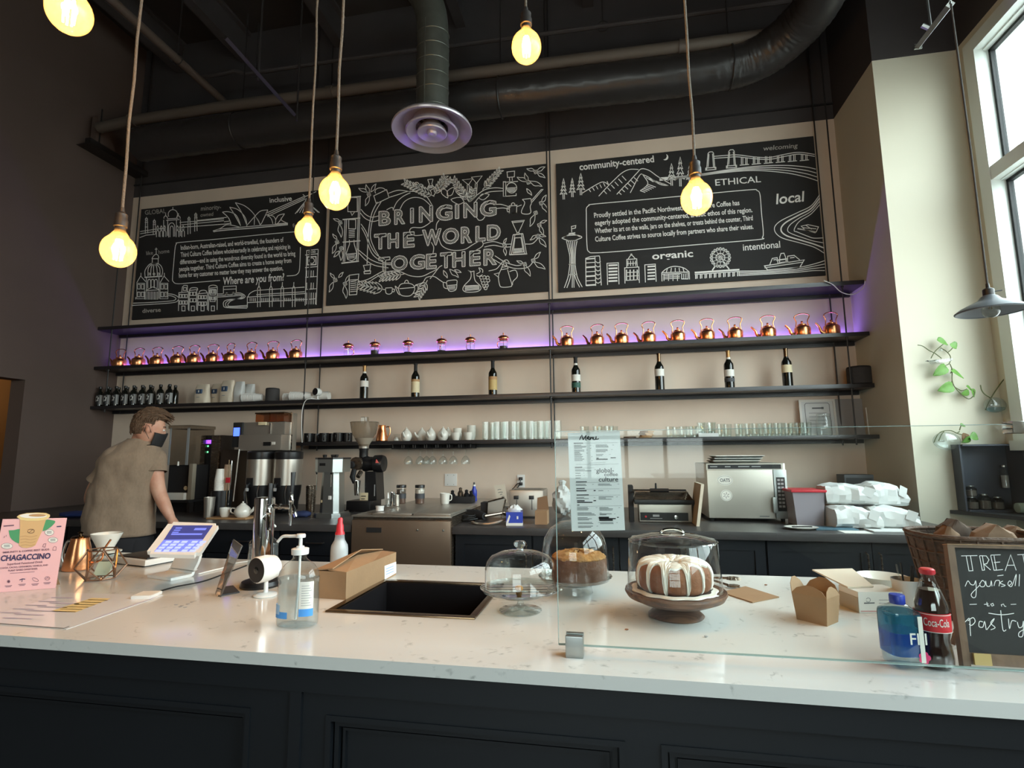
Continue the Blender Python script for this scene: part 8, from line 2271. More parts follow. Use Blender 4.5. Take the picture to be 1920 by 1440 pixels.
for ln in ([(430, 670), (455, 620), (480, 650), (510, 655), (525, 620), (530, 690), (525, 760), (500, 770), (485, 740), (530, 690), (560, 660)], [(560, 650), (585, 615), (610, 640), (600, 670), (570, 670), (560, 640)], [(615, 620), (625, 665), (655, 665), (665, 620), (672, 668)], [(690, 665), (705, 620), (740, 620), (735, 668)], [(720, 575), (775, 568)], [(770, 620), (745, 640), (790, 660), (755, 672)], [(820, 665), (850, 640), (830, 620), (815, 650), (850, 668), (890, 560), (880, 665)], [(920, 560), (915, 668)]): m_.stroke(spline(ln, 4), W_, tc_)
for ln in ([(470, 832), (535, 830)], [(600, 832), (640, 828)], [(625, 810), (630, 845), (650, 845)], [(670, 845), (660, 830), (680, 822), (688, 840), (670, 848)], [(760, 850), (755, 835), (775, 828), (785, 848), (800, 850)], [(840, 832), (890, 830)]): m_.stroke(ln, W_*.9, tc_)
for ln in ([(400, 1020), (440, 980), (470, 960), (475, 1050), (480, 1115)], [(455, 980), (500, 950), (520, 985), (490, 1020), (465, 1010)], [(590, 990), (560, 985), (555, 1030), (590, 1035), (605, 985), (620, 1060)], [(625, 1060), (680, 985), (690, 960), (660, 1000), (700, 1040), (660, 1060)], [(640, 910), (760, 925), (870, 912)], [(750, 885), (770, 1060), (800, 1060)], [(820, 960), (830, 1050), (850, 980), (890, 985)], [(900, 990), (915, 1040), (945, 1030), (955, 985), (950, 1110), (915, 1120), (920, 1080), (1000, 1040)]): m_.stroke(spline(ln, 4), W_*1.1, tc_)
m_.ob('lettering', 'chalkline', t, smooth=False)
MB().tube([tuple(w3*.2+v*.9-nrm*.014), tuple(w3*.2+Vector((0, 0.14, 0.004)))], 0.006, 6).ob('rear_leg', 'woodframe', t); MB().tube([tuple(w3*.8+v*.9-nrm*.014), tuple(w3*.8+Vector((0, 0.14, 0.004)))], 0.006, 6).ob('rear_leg', 'woodframe', t)
# --- woven basket with brown paper bags behind the easel
p = Vector((py_(1840, 1150, 1.70).x, 1.70, ZS)); k = K(p)
z = lambda row: zt(p, row)-p.z
t = thing('woven_basket', 'dark tall-backed woven basket behind the pastry chalkboard', 'basket', p)
zt_ = z(1000)
rings = []
for i in range(15):
 u = i/14
 sx_ = (0.74+0.26*u); rings.append([(102*k*sx_*(abs(cos(a))**.75)*(1 if cos(a) > 0 else -1), 0.115*sx_*(abs(sin(a))**.75)*(1 if sin(a) > 0 else -1), zt_*u+(0.05*max(0, -0.0)+0.004*(i % 2))) for a in [2*pi*j/48 for j in range(48)]])
MB().loft(rings, cap=False).ob('weave', 'wicker', t, smooth=False)
MB().add(rings[0], [tuple(range(48))]).ob('bottom', 'wicker', t)
wv = MB()
for j in range(0, 48, 2): wv.tube([Vector(rings[0][j])*1.01, Vector(rings[7][j])*1.015, Vector(rings[14][j])*1.012], 0.0035, 5)
for i in range(1, 15, 2): wv.tube([Vector((q[0]*1.012, q[1]*1.012, q[2])) for q in rings[i]], 0.0032, 5, closed=True)
wv.ob('cane', 'wicker', t)
MB().tube([tuple(q) for q in rings[14]], 0.006, 6, closed=True).ob('rim', 'wicker', t)
arch = [(95*k*cos(radians(a)), 0.06, zt_+ (z(974)-zt_)*sin(radians(a))) for a in range(0, 181, 12)]
def pb(px, top, wpx, y, lab, rz, mt='bagbrown'):
 q = Vector((py_(px, 1010, y).x, y, ZS+0.02)); kk_ = K(q)
 tt = thing('brown_paper_bag', lab, 'bag', q, rz, 'brown bags in the woven basket')
 H = zt(q, top)-q.z; rg = random.Random(px)
 rr_ = []
 for i in range(11):
  u = i/10
  wd = wpx*kk_*(0.72+0.28*min(1, u*1.6))*(1 if u < .72 else (1-((u-.72)/.28)**1.6)**.5+0.02)
  dd = 0.028*(1-.5*u)+0.004
  rr_.append([(wd*(abs(cos(a))**.7)*(1 if cos(a) > 0 else -1)+rg.uniform(-.003, .003), dd*sin(a)*(1 if u < .75 else 1.2)+rg.uniform(-.003, .003), H*u) for a in [2*pi*j/22 for j in range(22)]])
 MB().loft(rr_).ob('bag', mt, tt, angle=30)
 return tt
pb(1790, 973, 36, 1.76, 'taller folded brown bag with an arched top at the wall end of the basket', 0.1, mat('bag_dark', (84, 68, 58), 0.85, bump=.2, bscale=14))
pb(1776, 985, 24, 1.69, 'narrow ribbed brown bag at the front of the basket', -0.15)
pb(1862, 982, 46, 1.70, 'wide crumpled brown paper bag in the middle of the basket', 0.05)
pb(1900, 985, 40, 1.77, 'dark brown paper bag behind the crumpled one, towards the window', -0.1, M['bag_dark'] if 'bag_dark' in M else 'bagbrown')
# --- paper menu on the glass guard (behind the pane)
qm = [py_(a, b_, GY+0.0065) for a, b_ in ((1072, 996), (1172, 994), (1162, 808), (1064.5, 812))]
t = thing('paper_menu', 'long white paper menu taped inside the glass guard', 'menu', qm[0])
MB().loft([[tuple(q-qm[0]) for q in qm], [tuple(q-qm[0]+Vector((0, 0.0006, 0))) for q in qm]]).ob('sheet', mat('menu_paper', (246, 248, 248), .8), t, smooth=False)
PM = Plane(qm[0], (0, 1, 0), qm[0], 0.0007)
to = lambda a, b: PM(1030+a/6.62, 800+b/6.62)
m_ = MB()
for ln in ([(375, 165), (405, 105), (420, 160), (455, 108), (450, 160), (465, 165)], [(465, 150), (490, 135), (485, 120), (470, 145), (500, 160)], [(510, 125), (505, 162), (530, 130), (540, 158)], [(550, 125), (548, 158), (575, 155), (582, 122), (580, 155), (615, 150)]): m_.stroke(spline(ln, 4), 11, to, 0)
m_.text('global-', (583, 572), (802, 566), -56, to, 3, .012); m_.text('coffee', (682, 615), (850, 611), -44, to, 3, .012); m_.text('culture', (614, 682), (855, 678), -56, to, 3, .012)
def lines(x0, x1, y0, n_, dy, seed):
 rg = random.Random(seed)
 for i in range(n_):
  xa = x0+(y0+i*dy-200)*0.04
  m_.stroke([(xa, y0+i*dy), (xa+(x1-x0)*rg.uniform(.45, .95), y0+i*dy-1)], 6.5, to, 2)
  if i % 3 == 0: m_.stroke([(xa+(x1-x0)*1.12, y0+i*dy), (xa+(x1-x0)*1.22, y0+i*dy-1)], 5, to, 1)
for (x0, x1, y0, n_, dy, sd) in ((305, 480, 232, 4, 12, 1), (305, 440, 290, 3, 14, 2), (305, 440, 330, 3, 13, 3), (305, 490, 372, 4, 16, 4), (575, 760, 228, 3, 13, 5), (575, 745, 285, 3, 13, 6), (575, 720, 345, 2, 16, 7), (308, 520, 535, 2, 14, 8), (308, 400, 578, 1, 10, 9), (308, 400, 608, 2, 30, 10), (308, 490, 716, 2, 14, 11), (585, 800, 712, 2, 15, 12), (585, 690, 795, 1, 10, 13), (308, 500, 880, 2, 14, 14), (585, 780, 872, 3, 14, 15), (312, 520, 1005, 3, 14, 16), (315, 560, 1070, 3, 14, 17), (315, 540, 1130, 3, 14, 18), (315, 540, 1190, 2, 14, 19), (315, 520, 1235, 2, 14, 20), (590, 800, 1005, 3, 15, 21), (590, 750, 1083, 2, 10, 22), (590, 770, 1190, 2, 14, 23)): lines(x0, x1, y0, n_, dy, sd)
for x0, x1, yy in ((330, 860, 470), (490, 700, 452), (510, 690, 478), (300, 850, 205), (318, 560, 518), (325, 865, 695), (335, 870, 778), (340, 880, 856), (345, 900, 990)): m_.stroke([(x0, yy), (x1, yy-8)], 3, to, 1)
for x0, x1, yy in ((303, 418, 206), (318, 408, 506), (330, 465, 686), (335, 440, 768), (338, 490, 848), (345, 375, 974)): m_.stroke([(x0, yy), (x1, yy-2)], 11, to, 3)
for x0, x1, yy, w_ in ((585, 612, 392, 14), (582, 725, 405, 14), (760, 825, 386, 11), (335, 462, 796, 13), (550, 575, 794, 12), (343, 438, 921, 13), (345, 535, 940, 13), (548, 580, 919, 12), (615, 740, 1130, 24), (618, 825, 1142, 14), (620, 788, 1160, 20), (840, 862, 1126, 11)): m_.stroke([(x0, yy), (x1, yy-1)], w_, to, 0)
m_.ob('menu_print', ['ink', 'labelgrey', 'inkgrey', 'slate'], t, smooth=False)
# --- papers lying on the counter at the sign end
P4 = [fc(*q) for q in ((-60, 1168), (124, 1181), (306, 1117), (128, 1112))]
c_ = P4[0]
t = thing('menu_sheet', 'laminated menu sheet lying flat on the counter below the pink sign', 'menu', c_)
MB().loft([[tuple(q-c_) for q in P4], [tuple(q-c_+Vector((0, 0, 0.0008))) for q in P4]]).ob('sheet', mat('gloss_paper', (224, 226, 228), 0.1), t, smooth=False)
fl = lambda a, b: tuple(fz(a, b, ZS+0.0016)-c_)
m_ = MB(); poly(m_, [(95, 1146), (142, 1148), (208, 1122), (172, 1121)], fl, 0)
for i in range(6): m_.stroke([(100+13*i, 1146-4.3*i), (142+12*i, 1147-4.3*i)], 0.9, fl, 1)
for i in range(5):
 m_.stroke([(5+22*i, 1158-7*i), (60+22*i, 1160-7*i)], 1.5, fl, 2); m_.stroke([(0+24*i, 1148-7*i), (40+24*i, 1149-7*i)], 1.2, fl, 2)
m_.stroke([(-40, 1166), (120, 1178), (130, 1174)], 1.2, fl, 3); m_.stroke([(175, 1160), (290, 1120)], 0.8, fl, 2)
m_.ob('sheet_print', ['yellowprint', 'clay', 'lilac', 'inkgrey'], t, smooth=False)
st_ = [fc(*q) for q in ((330, 1134), (341, 1136), (352, 1133), (360, 1129), (347, 1139), (338, 1138))]
m_ = MB()
for i, q in enumerate(st_):
 d_ = q-st_[0]; m_.prism([(d_.x+0.006*cos(a), d_.y+0.004*sin(a)) for a in [2*pi*j/8 for j in range(8)]], 0, 0.0006)
o_ = tag(m_.ob('spilled_crumbs', 'labelgrey', None, loc=st_[0]), 'grey crumbs and a sticker scrap on the bare counter before the menu stand', 'crumbs', kind='stuff')
for i, (a, b_) in enumerate(((1324, 1195), (1436, 1098), (1175, 1182))):
 q = fc(a, b_)
 tag(MB().blob((0, 0, 0.002), (0.005, 0.003, 0.002), 8, 5).ob('cake_crumb', 'labelgrey' if i == 0 else 'cake', None, loc=q), 'tiny crumb on the quartz '+('in front of the walnut stand', 'beyond the serving tongs', 'between the glass stands and the clamp')[i], 'crumb')
# blue thing on the far worktop behind the kettle
p = Vector((py_(140, 1000, 3.42).x, 3.42, ZS));
t = thing('blue_cloth', 'folded royal blue cloth on the far worktop behind the pink sign', 'cloth', p)
MB().blob((0, 0, 0.022), (0.13, 0.08, 0.024), 20, 9, 0, lambda d_, v_: v_*(1+.12*sin(9*d_.x+4*d_.y)*sin(7*d_.y+2))).ob('cloth', mat('royal_cloth', (36, 56, 116), 0.85), t)
# ================================================================== PENDANT BULBS
rb = 0.0475
bulbs = [(628, 362, 29, 'amber globe pendant bulb between the first two chalkboards, its cord crossing the drain pipe', 640, 0),
         (222, 470, 29, 'amber globe pendant bulb hanging in front of the brown wall', 265, 0),
         (577, 436, 23, 'smallest-looking amber globe bulb, over the corner of the first chalkboard', 597, 0),
         (130, 22, 37, 'amber globe bulb cut by the top edge above the brown wall', 118, -80),
         (987, 88, 28, 'amber globe bulb high beside the round diffuser', 986, -40),
         (1306, 372, 29, 'amber globe pendant bulb over the text of the window-side chalkboard', 1284, 0)]
BULB_W = 7.0
for px, py, rp, lab, tx, ty in bulbs:
 d_ = rb*F_PX/rp
 P = CAM+ray(px, py)*d_
 t = thing('pendant_bulb', lab, 'pendant light', tuple(P), 0, 'bare bulb pendants over the counter')
 prof = [(0.001, -rb*1.1)]
 for i in range(1, 15):
  a = -pi/2+pi*0.80*i/14
  prof.append((rb*cos(a), rb*1.1*sin(a)))
 prof += [(0.0235, rb*1.05), (0.0165, rb*1.28), (0.0145, rb*1.42)]
 MB().lathe(prof, 28).ob('globe', 'amber', t)
 f = MB()
 for i in range(7):
  a = 2*pi*i/7
  f.tube([(0.007*cos(a), 0.007*sin(a), rb*0.72), (0.012*cos(a), 0.012*sin(a), rb*0.1), (0.0105*cos(a), 0.0105*sin(a), -rb*0.62)], 0.0024, 6)
 f.ob('filament', 'filament', t)
 MB().tube([(0, 0, rb*1.3), (0, 0, rb*0.2)], 0.004, 8).lathe([(0.008, rb*1.35), (0.006, rb*0.8), (0.001, rb*0.7)], 12).ob('glass_stem', 'clearbulb', t)
 s0_ = rb*1.40
 MB().lathe([(0.0150, s0_-0.012), (0.0150, s0_+0.008), (0.0185, s0_+0.010), (0.0185, s0_+0.030), (0.0160, s0_+0.036), (0.0165, s0_+0.050), (0.008, s0_+0.058), (0.006, s0_+0.072), (0.001, s0_+0.072)], 18).ob('socket', 'bakelite', t)
 rg = random.Random(px)
 n_ = 26; L_ = ZC-P.z
 pts = [(0, 0, s0_+0.068)]
 for i in range(1, n_+1):
  u = i/n_; w_ = 0.0035 if i < n_ else 0
  pts.append((rg.uniform(-w_, w_), rg.uniform(-w_, w_), s0_+0.068+(L_-s0_-0.07)*u))
 MB().tube(pts, 0.0042, 7).ob('cord', 'cord', t)
 MB().lathe([(0.05, L_-0.001), (0.05, L_-0.02), (0.01, L_-0.03), (0.001, L_-0.03)], 18).ob('ceiling_rose', 'blackmetal', t)
 l_ = bpy.data.lights.new('bulb_light', 'POINT'); l_.energy = BULB_W; l_.color = (1.0, 0.62, 0.28); l_.shadow_soft_size = 0.02
 o_ = bpy.data.objects.new('bulb_light', l_); COL.objects.link(o_); o_.location = P
# --- enamel lamp by the window
P = py_(1858, 584, 2.6); k = K(P)
t = thing('shade_pendant', 'grey enamel shade pendant with a clear unlit bulb beside the window', 'pendant light', tuple(P))
R_ = 53*k
sh = [(R_, 0.0), (R_*1.0, 0.004), (R_*.86, 0.018), (R_*.60, 0.034), (R_*.34, 0.050), (R_*.24, 0.066), (R_*.17, 0.072)]
MB().lathe(sh, 40).ob('shade', 'lampgrey', t)
MB().lathe([(a*.985, b_-0.003) for a, b_ in sh], 40).ob('shade_lining', 'lampwhite', t)
MB().tube([(R_*cos(a), R_*sin(a), 0.001) for a in [2*pi*j/40 for j in range(40)]], 0.003, 6, closed=True).ob('rim', 'lampgrey', t)
MB().lathe([(R_*.17, 0.070), (R_*.165, 0.098), (R_*.13, 0.102), (R_*.06, 0.106), (R_*.05, 0.125), (0.001, 0.125)], 20).tube([(R_*.15, 0, 0.088), (R_*.42, 0, 0.092)], 0.003, 6).ob('socket', 'blackmetal', t)
MB().blob((0, 0, 0.008), (0.033, 0.033, 0.036), 20, 12).lathe([(0.014, 0.072), (0.016, 0.055), (0.026, 0.033)], 18).ob('bulb', 'clearbulb', t)
MB().tube([(0.0, 0, 0.05), (0.006, 0, 0.01), (-0.006, 0, 0.012), (0, 0, 0.05)], 0.0012, 5).ob('filament_wire', 'foilgold', t)
top = py_(1789, 12, 2.6)
MB().tube([(0, 0, 0.12), (0.003, 0, (top.z-P.z)*.5), (0, 0, top.z-P.z), (0, 0, ZC-P.z-0.002)], 0.0042, 7).ob('cord', mat('dark_cord', (70, 68, 66), .8), t)
# ================================================================== PLANTS ON THE COLUMN
YW = YC-0.002
def wp(a, b, y=YC-0.05): return py_(1680+a/4.8, 500+b/4.8, y)
def heart(l, w):
 half = [(0, 0.0), (0.16, -0.10), (0.36, -0.07), (0.48, 0.10), (0.46, 0.35), (0.30, 0.68), (0.10, 0.92), (0, 1.0)]
 pts = [(x*w, -y*l) for x, y in half]+[(-x*w, -y*l) for x, y in reversed(half[1:-1])]
 n_ = len(half)
 vs = []
 for x, y in [(p[0]*w, -p[1]*l) for p in half]: vs.append((0, 0.0, y))
 for x, y in [(p[0]*w, -p[1]*l) for p in half]: vs.append((x*.5, -abs(x)*.22, y)); vs.append((x, -abs(x)*.35+0.004, y))
 for x, y in [(p[0]*w, -p[1]*l) for p in half]: vs.append((-x*.5, -abs(x)*.22, y)); vs.append((-x, -abs(x)*.35+0.004, y))
 fs = []
 for i in range(n_-1):
  a, b_ = n_+2*i, 3*n_+2*i
  fs += [(i, a, a+2, i+1), (a, a+1, a+3, a+2), (i, i+1, b_+2, b_), (b_, b_+2, b_+3, b_+1)]
 return vs, fs
def leaf_obj(t, base, tip, wd, twist=0.0):
 b_, e_ = Vector(base), Vector(tip)
 d_ = e_-b_; l = d_.length
 ang = math.atan2(-d_.x, -d_.z)
 vs, fs = heart(l, wd)
 mb = MB(); mb.M = Matrix.Translation(b_) @ Matrix.Rotation(ang+pi if False else math.atan2(-d_.x, -d_.z), 4, 'Y') @ Matrix.Rotation(twist, 4, 'Z')
 mb.add(vs, fs).ob('leaf', 'green', t, angle=80)
def bud_vase(c, r, lab, sq=1.0, cat='vase'):
 t = thing('wall_vase', lab, cat, tuple(c), 0, 'glass bud vases on the column')
 return t
# trailing pothos in the upper vase
c = wp(395, 850)
t = thing('wall_vase', 'upper boat-shaped glass wall vase with a trailing heart-leaved vine', 'vase', tuple(c), 0, 'glass wall vases on the column')
rel = lambda a, b, dy=0.0: tuple(wp(a, b, YC-0.05+dy)-c)
MB().loft([[tuple(Vector(rel(275, 845))+Vector((0, 0.04*s, 0))) for s in (-.3, .3)]*1+[tuple(Vector(rel(275, 850))+Vector((0, 0.02, 0))), tuple(Vector(rel(275, 850))+Vector((0, -0.02, 0)))]]+
          [[(Vector(rel(x_, (y0+y1)/2))+Vector((0, 0.036*cos(a), 0))+Vector((0, 0, K(c)*(y1-y0)/9.6*sin(a))))[:] for a in (0.4, 2.7, 3.6, 5.8)] for x_, y0, y1 in ((330, 830, 885), (420, 815, 890), (470, 815, 870), (485, 825, 850))], cap=True).ob('glass', 'glassthick', t)
MB().tube([(0, 0.05, 0.0), (0, 0.0, 0.0)], 0.006, 6).ob('wall_pin', 'chrome', t)
MB().lathe([(0.012, 0), (0.010, 0.014), (0.001, 0.02)], 12).ob('water_drop', 'glassthick', t, loc=rel(405, 760))
v_ = MB()
stems = [[(195, 705), (240, 715), (300, 755), (350, 780), (410, 825)], [(315, 825), (345, 770), (385, 730), (440, 685)], [(400, 730), (450, 760), (490, 810), (480, 870), (440, 890)], [(470, 770), (495, 748), (510, 730)], [(485, 875), (505, 930), (505, 1020), (530, 1085), (590, 1150), (650, 1190), (690, 1170), (705, 1130), (670, 1100)], [(505, 1020), (495, 1070)], [(530, 1085), (590, 1115), (640, 1100)], [(505, 935), (490, 960)]]
for s_ in stems: v_.tube([rel(*q) for q in spline(s_, 4)], 0.0028, 6)
v_.ob('vine', 'stem', t)
for b_, e_, w_, tw in (((380, 655), (470, 705), 0.055, .5), ((505, 690), (545, 740), 0.055, 0.2), ((440, 905), (335, 982), 0.075, .2), ((505, 932), (612, 1005), 0.045, .6), ((500, 1075), (375, 1118), 0.075, 0.1), ((650, 1128), (582, 1150), 0.045, .4), ((640, 1075), (690, 1120), 0.035, .7), ((690, 1105), (705, 1175), 0.04, .5)): leaf_obj(t, rel(*b_), rel(*e_), w_, tw)
# round vase near the window
c = wp(890, 1245)
t = thing('wall_vase', 'round glass bubble vase with two bare stems next to the window', 'vase', tuple(c), 0, 'glass wall vases on the column')
rel = lambda a, b, dy=0.0: tuple(wp(a, b, YC-0.05+dy)-c)
r_ = 80*K(c)/4.8
MB().blob((0, 0, 0), (r_*1.1, r_*.62, r_*.88), 24, 14).ob('glass', 'glassthick', t)
MB().blob((0, 0, -r_*.38), (r_*.98, r_*.52, r_*.42), 20, 10, 0, lambda d_, v: Vector((v.x, v.y, min(v.z, r_*.12)))).ob('water', 'water', t)
v_ = MB()
for s_ in ([(805, 1290), (850, 1190), (950, 1040), (1050, 930), (1150, 840), (1165, 830)], [(880, 1240), (860, 1190), (800, 1150), (770, 1110), (760, 1065)], [(1040, 945), (1080, 935), (1160, 930)], [(1145, 840), (1130, 800), (1100, 768)]): v_.tube([rel(*q) for q in spline(s_, 4)], 0.0032, 6)
v_.ob('vine', 'stem', t)
leaf_obj(t, rel(1070, 935), rel(1180, 928), 0.018, .3); leaf_obj(t, rel(1140, 830), rel(1100, 766), 0.02, .3)
MB().tube([(0, 0.05, 0.0), (0, 0.03, 0.0)], 0.006, 6).ob('wall_pin', 'chrome', t)
# low vase seen through the guard
def wq(a, b, y=YC-0.06): return py_(1720+a/6, 780+b/6, y)
c = wq(330, 280)
t = thing('wall_vase', 'lower round glass vase seen through the glass guard, with red and green leaves', 'vase', tuple(c), 0, 'glass wall vases on the column')
rel = lambda a, b, dy=0.0: tuple(wq(a, b, YC-0.06+dy)-c)
r_ = 120*K(c)/6
MB().blob((0, 0, 0), (r_*1.15, r_*.55, r_*.85), 22, 12).ob('glass', 'glassthick', t)
v_ = MB()
for s_ in ([(185, 300), (230, 210), (290, 170), (380, 165), (440, 190), (475, 175)], [(240, 280), (270, 210), (300, 175)], [(430, 190), (520, 215), (600, 240)], [(475, 160), (490, 110)]): v_.tube([rel(*q) for q in spline(s_, 4)], 0.003, 6)
v_.ob('vine', 'stem', t)
leaf_obj(t, rel(605, 215), rel(690, 265), 0.06, .3); leaf_obj(t, rel(585, 250), rel(500, 300), 0.05, .5); leaf_obj(t, rel(490, 92), rel(545, 120), 0.02, .2)
vs, fs = heart(0.05, 0.045)
mb = MB(); mb.M = Matrix.Translation(Vector(rel(545, 205))) @ Matrix.Rotation(0.4, 4, 'Y'); mb.add(vs, fs).ob('dry_leaf', 'kraftdark', t)
MB().tube([(0, 0.06, 0.0), (0, 0.03, 0.0)], 0.006, 6).ob('wall_pin', 'chrome', t)
# --- corner shelf with a black crate by the window
zc_ = py_(1785, 958, 3.9).z
t = thing('corner_shelf', 'dark triangular corner shelf below the window, behind the glass guard', 'shelf', (2.09, YC-0.004, zc_-0.018))
dx = XR-0.003-2.09
MB().prism([(0, 0), (dx, 0), (dx, -0.72)], 0, 0.022).ob('board', 'slate', t, smooth=False)
t = thing('black_crate', 'dark open-fronted crate of jars on the corner shelf', 'crate', (2.135, YC-0.006, zc_+0.005))
wd, dp = XR-0.008-2.135, 0.15
H = py_(1783, 835, YC-0.1).z-zc_
f_ = MB().box(0, wd, -0.008, 0, 0, H).box(0, 0.01, -dp*0.55, -0.008, 0, H).box(wd-0.01, wd, -dp, -0.008, 0, H).box(0.01, wd-0.01, -0.1, -0.008, H-0.01, H).box(0.01, wd-0.01, -0.10, -0.008, 0, 0.01)
f_.ob('shell', mat('crate_grey', (62, 66, 76), 0.6), t)
for i, (x, z0, r, h, mt) in enumerate(((0.055, 0.012, 0.032, 0.07, 'smoke'), (0.125, 0.012, 0.032, 0.085, 'smoke'), (0.055, 0.09, 0.03, 0.06, 'smoke'), (0.195, 0.012, 0.030, 0.07, 'smoke'), (0.25, 0.14, 0.02, 0.13, 'glass'))):
 q = Vector((2.135+x, YC-0.055, zc_+0.005+z0))
 tt = thing('glass_jar', ('clear bottle', 'grey jar')[i < 4]+' inside the dark crate, '+('by its outer side', 'middle of the bottom row', 'stacked upon the first', 'innermost of the bottom row', 'standing tall near the window')[i], 'jar', q, 0, 'jars in the dark crate')
 MB().lathe([(0.001, 0.001), (r, 0.001), (r*1.02, h*.8), (r*.6, h*.95), (r*.6, h)], 20).ob('glass', mt, tt)
 MB().lathe([(0.001, 0.003), (r*.9, 0.003), (r*.92, h*.6), (0.001, h*.62)], 16).ob('contents', 'labelgrey', tt)
 MB().lathe([(r*.65, h), (r*.65, h*1.08), (0.001, h*1.09)], 16).ob('lid', 'alu', tt)
q = Vector((2.385, YC-0.20, zc_+0.005))
tt = thing('lying_jar', 'pale green glass jar lying on its side on the corner shelf', 'jar', q)
MB().at((0, 0, 0.034), 0, 0, pi/2).lathe([(0.001, -0.05), (0.03, -0.05), (0.033, -0.04), (0.033, 0.03), (0.026, 0.045), (0.026, 0.055)], 22).ob('glass', 'glassthick', tt)
MB().at((0, 0, 0.034), 0, 0, pi/2).lathe([(0.001, -0.045), (0.029, -0.045), (0.030, 0.03), (0.001, 0.035)], 18).ob('contents', mat('pale_green', (186, 204, 190), 0.6), tt)
# ================================================================== THE PERSON BEHIND THE COUNTER
PYD = 3.0
o_p = py_(232, 1003, PYD)
PO = Vector((o_p.x, PYD, 0.001))
def J(px, py, dy=0.0): return py_(px, py, PYD+dy)-PO
person = thing('person', 'person in a taupe T-shirt and black mask, back turned, reaching down by the tablet till', 'person', PO)
kp_ = K(PO+Vector((0, 0, 0.9)))
body = MB()
hips = J(224, 1015); chest = J(246, 872); neck0 = J(263, 828, 0.02)
def ell(c, a, b_, rz, n_=20, tilt=0.0):
 out = []
 for j in range(n_):
  q = 2*pi*j/n_
  x, y = a*cos(q), b_*sin(q)
  out.append((c.x+x*cos(rz)-y*sin(rz), c.y+x*sin(rz)+y*cos(rz), c.z+x*tilt))
 return out
RZ = radians(32)
# skin: torso core, neck, head, arms, legs as one surface
body.loft([ell(J(223, 1030), 0.14, 0.09, RZ), ell(J(226, 960), 0.13, 0.085, RZ), ell(J(238, 885), 0.135, 0.085, RZ), ell(J(251, 853), 0.12, 0.075, RZ), ell(J(260, 836), 0.06, 0.055, RZ), ell(J(264, 825, .01), 0.056, 0.056, RZ), ell(J(268, 815, .02), 0.054, 0.056, RZ), ell(J(272, 803, .03), 0.05, 0.055, RZ)])
HC = J(278, 803, 0.02)
HM = Matrix.Translation(HC) @ Matrix.Rotation(radians(54), 4, 'Z') @ Matrix.Rotation(radians(12), 4, 'Y')
def head_fn(d_, p):
 x, y, z_ = p
 f = max(0, d_.x)
 if z_ < 0:
  u = -z_/0.118
  y *= 1-0.34*u*u*f-0.12*u*u
  x *= 1-0.10*u+ (0.10*u*f)
  if d_.x < 0: x *= 1-0.38*u
 x += 0.020*math.exp(-((z_+0.018)/0.020)**2-(y/0.014)**2)*(1 if d_.x > .4 else 0)   # nose
 x += 0.005*math.exp(-((z_-0.022)/0.012)**2)*(1 if d_.x > .5 else 0)               # brow
 x -= 0.006*math.exp(-((z_-0.004)/0.010)**2-((abs(y)-0.032)/0.014)**2)*(1 if d_.x > .4 else 0)   # eye sockets
 x += 0.005*math.exp(-((z_+0.058)/0.012)**2-(y/0.022)**2)*(1 if d_.x > .4 else 0)   # lips
 return Vector((x, y, z_))
body.M = HM.copy()
body.blob((0, 0, 0), (0.094, 0.076, 0.118), 40, 30, 0, head_fn)
for s_ in (-1, 1):   # ears
 body.blob((-0.008, s_*0.076, -0.008), (0.017, 0.010, 0.030), 12, 10)
body.M = Matrix.Identity(4)
def limb(pts, rad): body.tube(spline([tuple(q) for q in pts], 5), [rad[min(int(i/5), len(rad)-2)]*(1-(i % 5)/5)+rad[min(int(i/5)+1, len(rad)-1)]*((i % 5)/5) if i < 5*(len(pts)-1) else rad[-1] for i in range(5*(len(pts)-1)+1)], 14)
def hand(w, el, bend=0.5, side=1):
 f = (w-el).normalized()
 sd = f.cross(Vector((0.3, 1, 0.1))).normalized()
 up = sd.cross(f).normalized()
 body.tube([tuple(w-f*0.01), tuple(w+f*0.03), tuple(w+f*0.085)], [0.022, 0.030, 0.030], 12)
 body.tube([tuple(w+f*0.03+sd*0.018), tuple(w+f*0.085+sd*0.02)], [0.018, 0.018], 10); body.tube([tuple(w+f*0.03-sd*0.018), tuple(w+f*0.085-sd*0.02)], [0.018, 0.018], 10)
 for i, (o_, l_) in enumerate(((-0.030, 0.068), (-0.010, 0.078), (0.011, 0.073), (0.031, 0.058))):
  b0_ = w+f*0.082+sd*o_
  d1 = (f*cos(.35)+up*sin(.35)); d2 = (f*cos(.9)+up*sin(.9)); d3 = (f*cos(1.35)+up*sin(1.35))
  p1 = b0_+d1*l_*.45; p2 = p1+d2*l_*.32; p3 = p2+d3*l_*.25
  body.tube([tuple(b0_-f*0.02), tuple(b0_), tuple(p1), tuple(p2), tuple(p3)], [0.0095, 0.0098, 0.0092, 0.0085, 0.007], 9)
 b0_ = w+f*0.025-sd*0.028*side
 p1 = b0_+(f*.6-sd*side*.7+up*.2).normalized()*0.035; p2 = p1+(f*.85-sd*side*.2+up*.4).normalized()*0.03
 body.tube([tuple(b0_), tuple(p1), tuple(p2)], [0.014, 0.0115, 0.009], 9)
sR, eR, wR = J(289, 856, 0.07), J(297, 918, 0.06), J(321, 972, 0.07)
limb([J(272, 846), sR, J(291, 885, 0.06), eR, J(309, 948, 0.06), wR], [0.05, 0.056, 0.051, 0.043, 0.038, 0.025])
hand(wR, J(309, 948, 0.06), side=1)
sL, eL, wL = J(218, 856, -0.07), J(172, 930, -0.05), J(186, 950, 0.2)
limb([J(236, 846), sL, J(192, 893, -0.06), eL, J(176, 945, 0.08), wL], [0.05, 0.054, 0.049, 0.041, 0.037, 0.025])
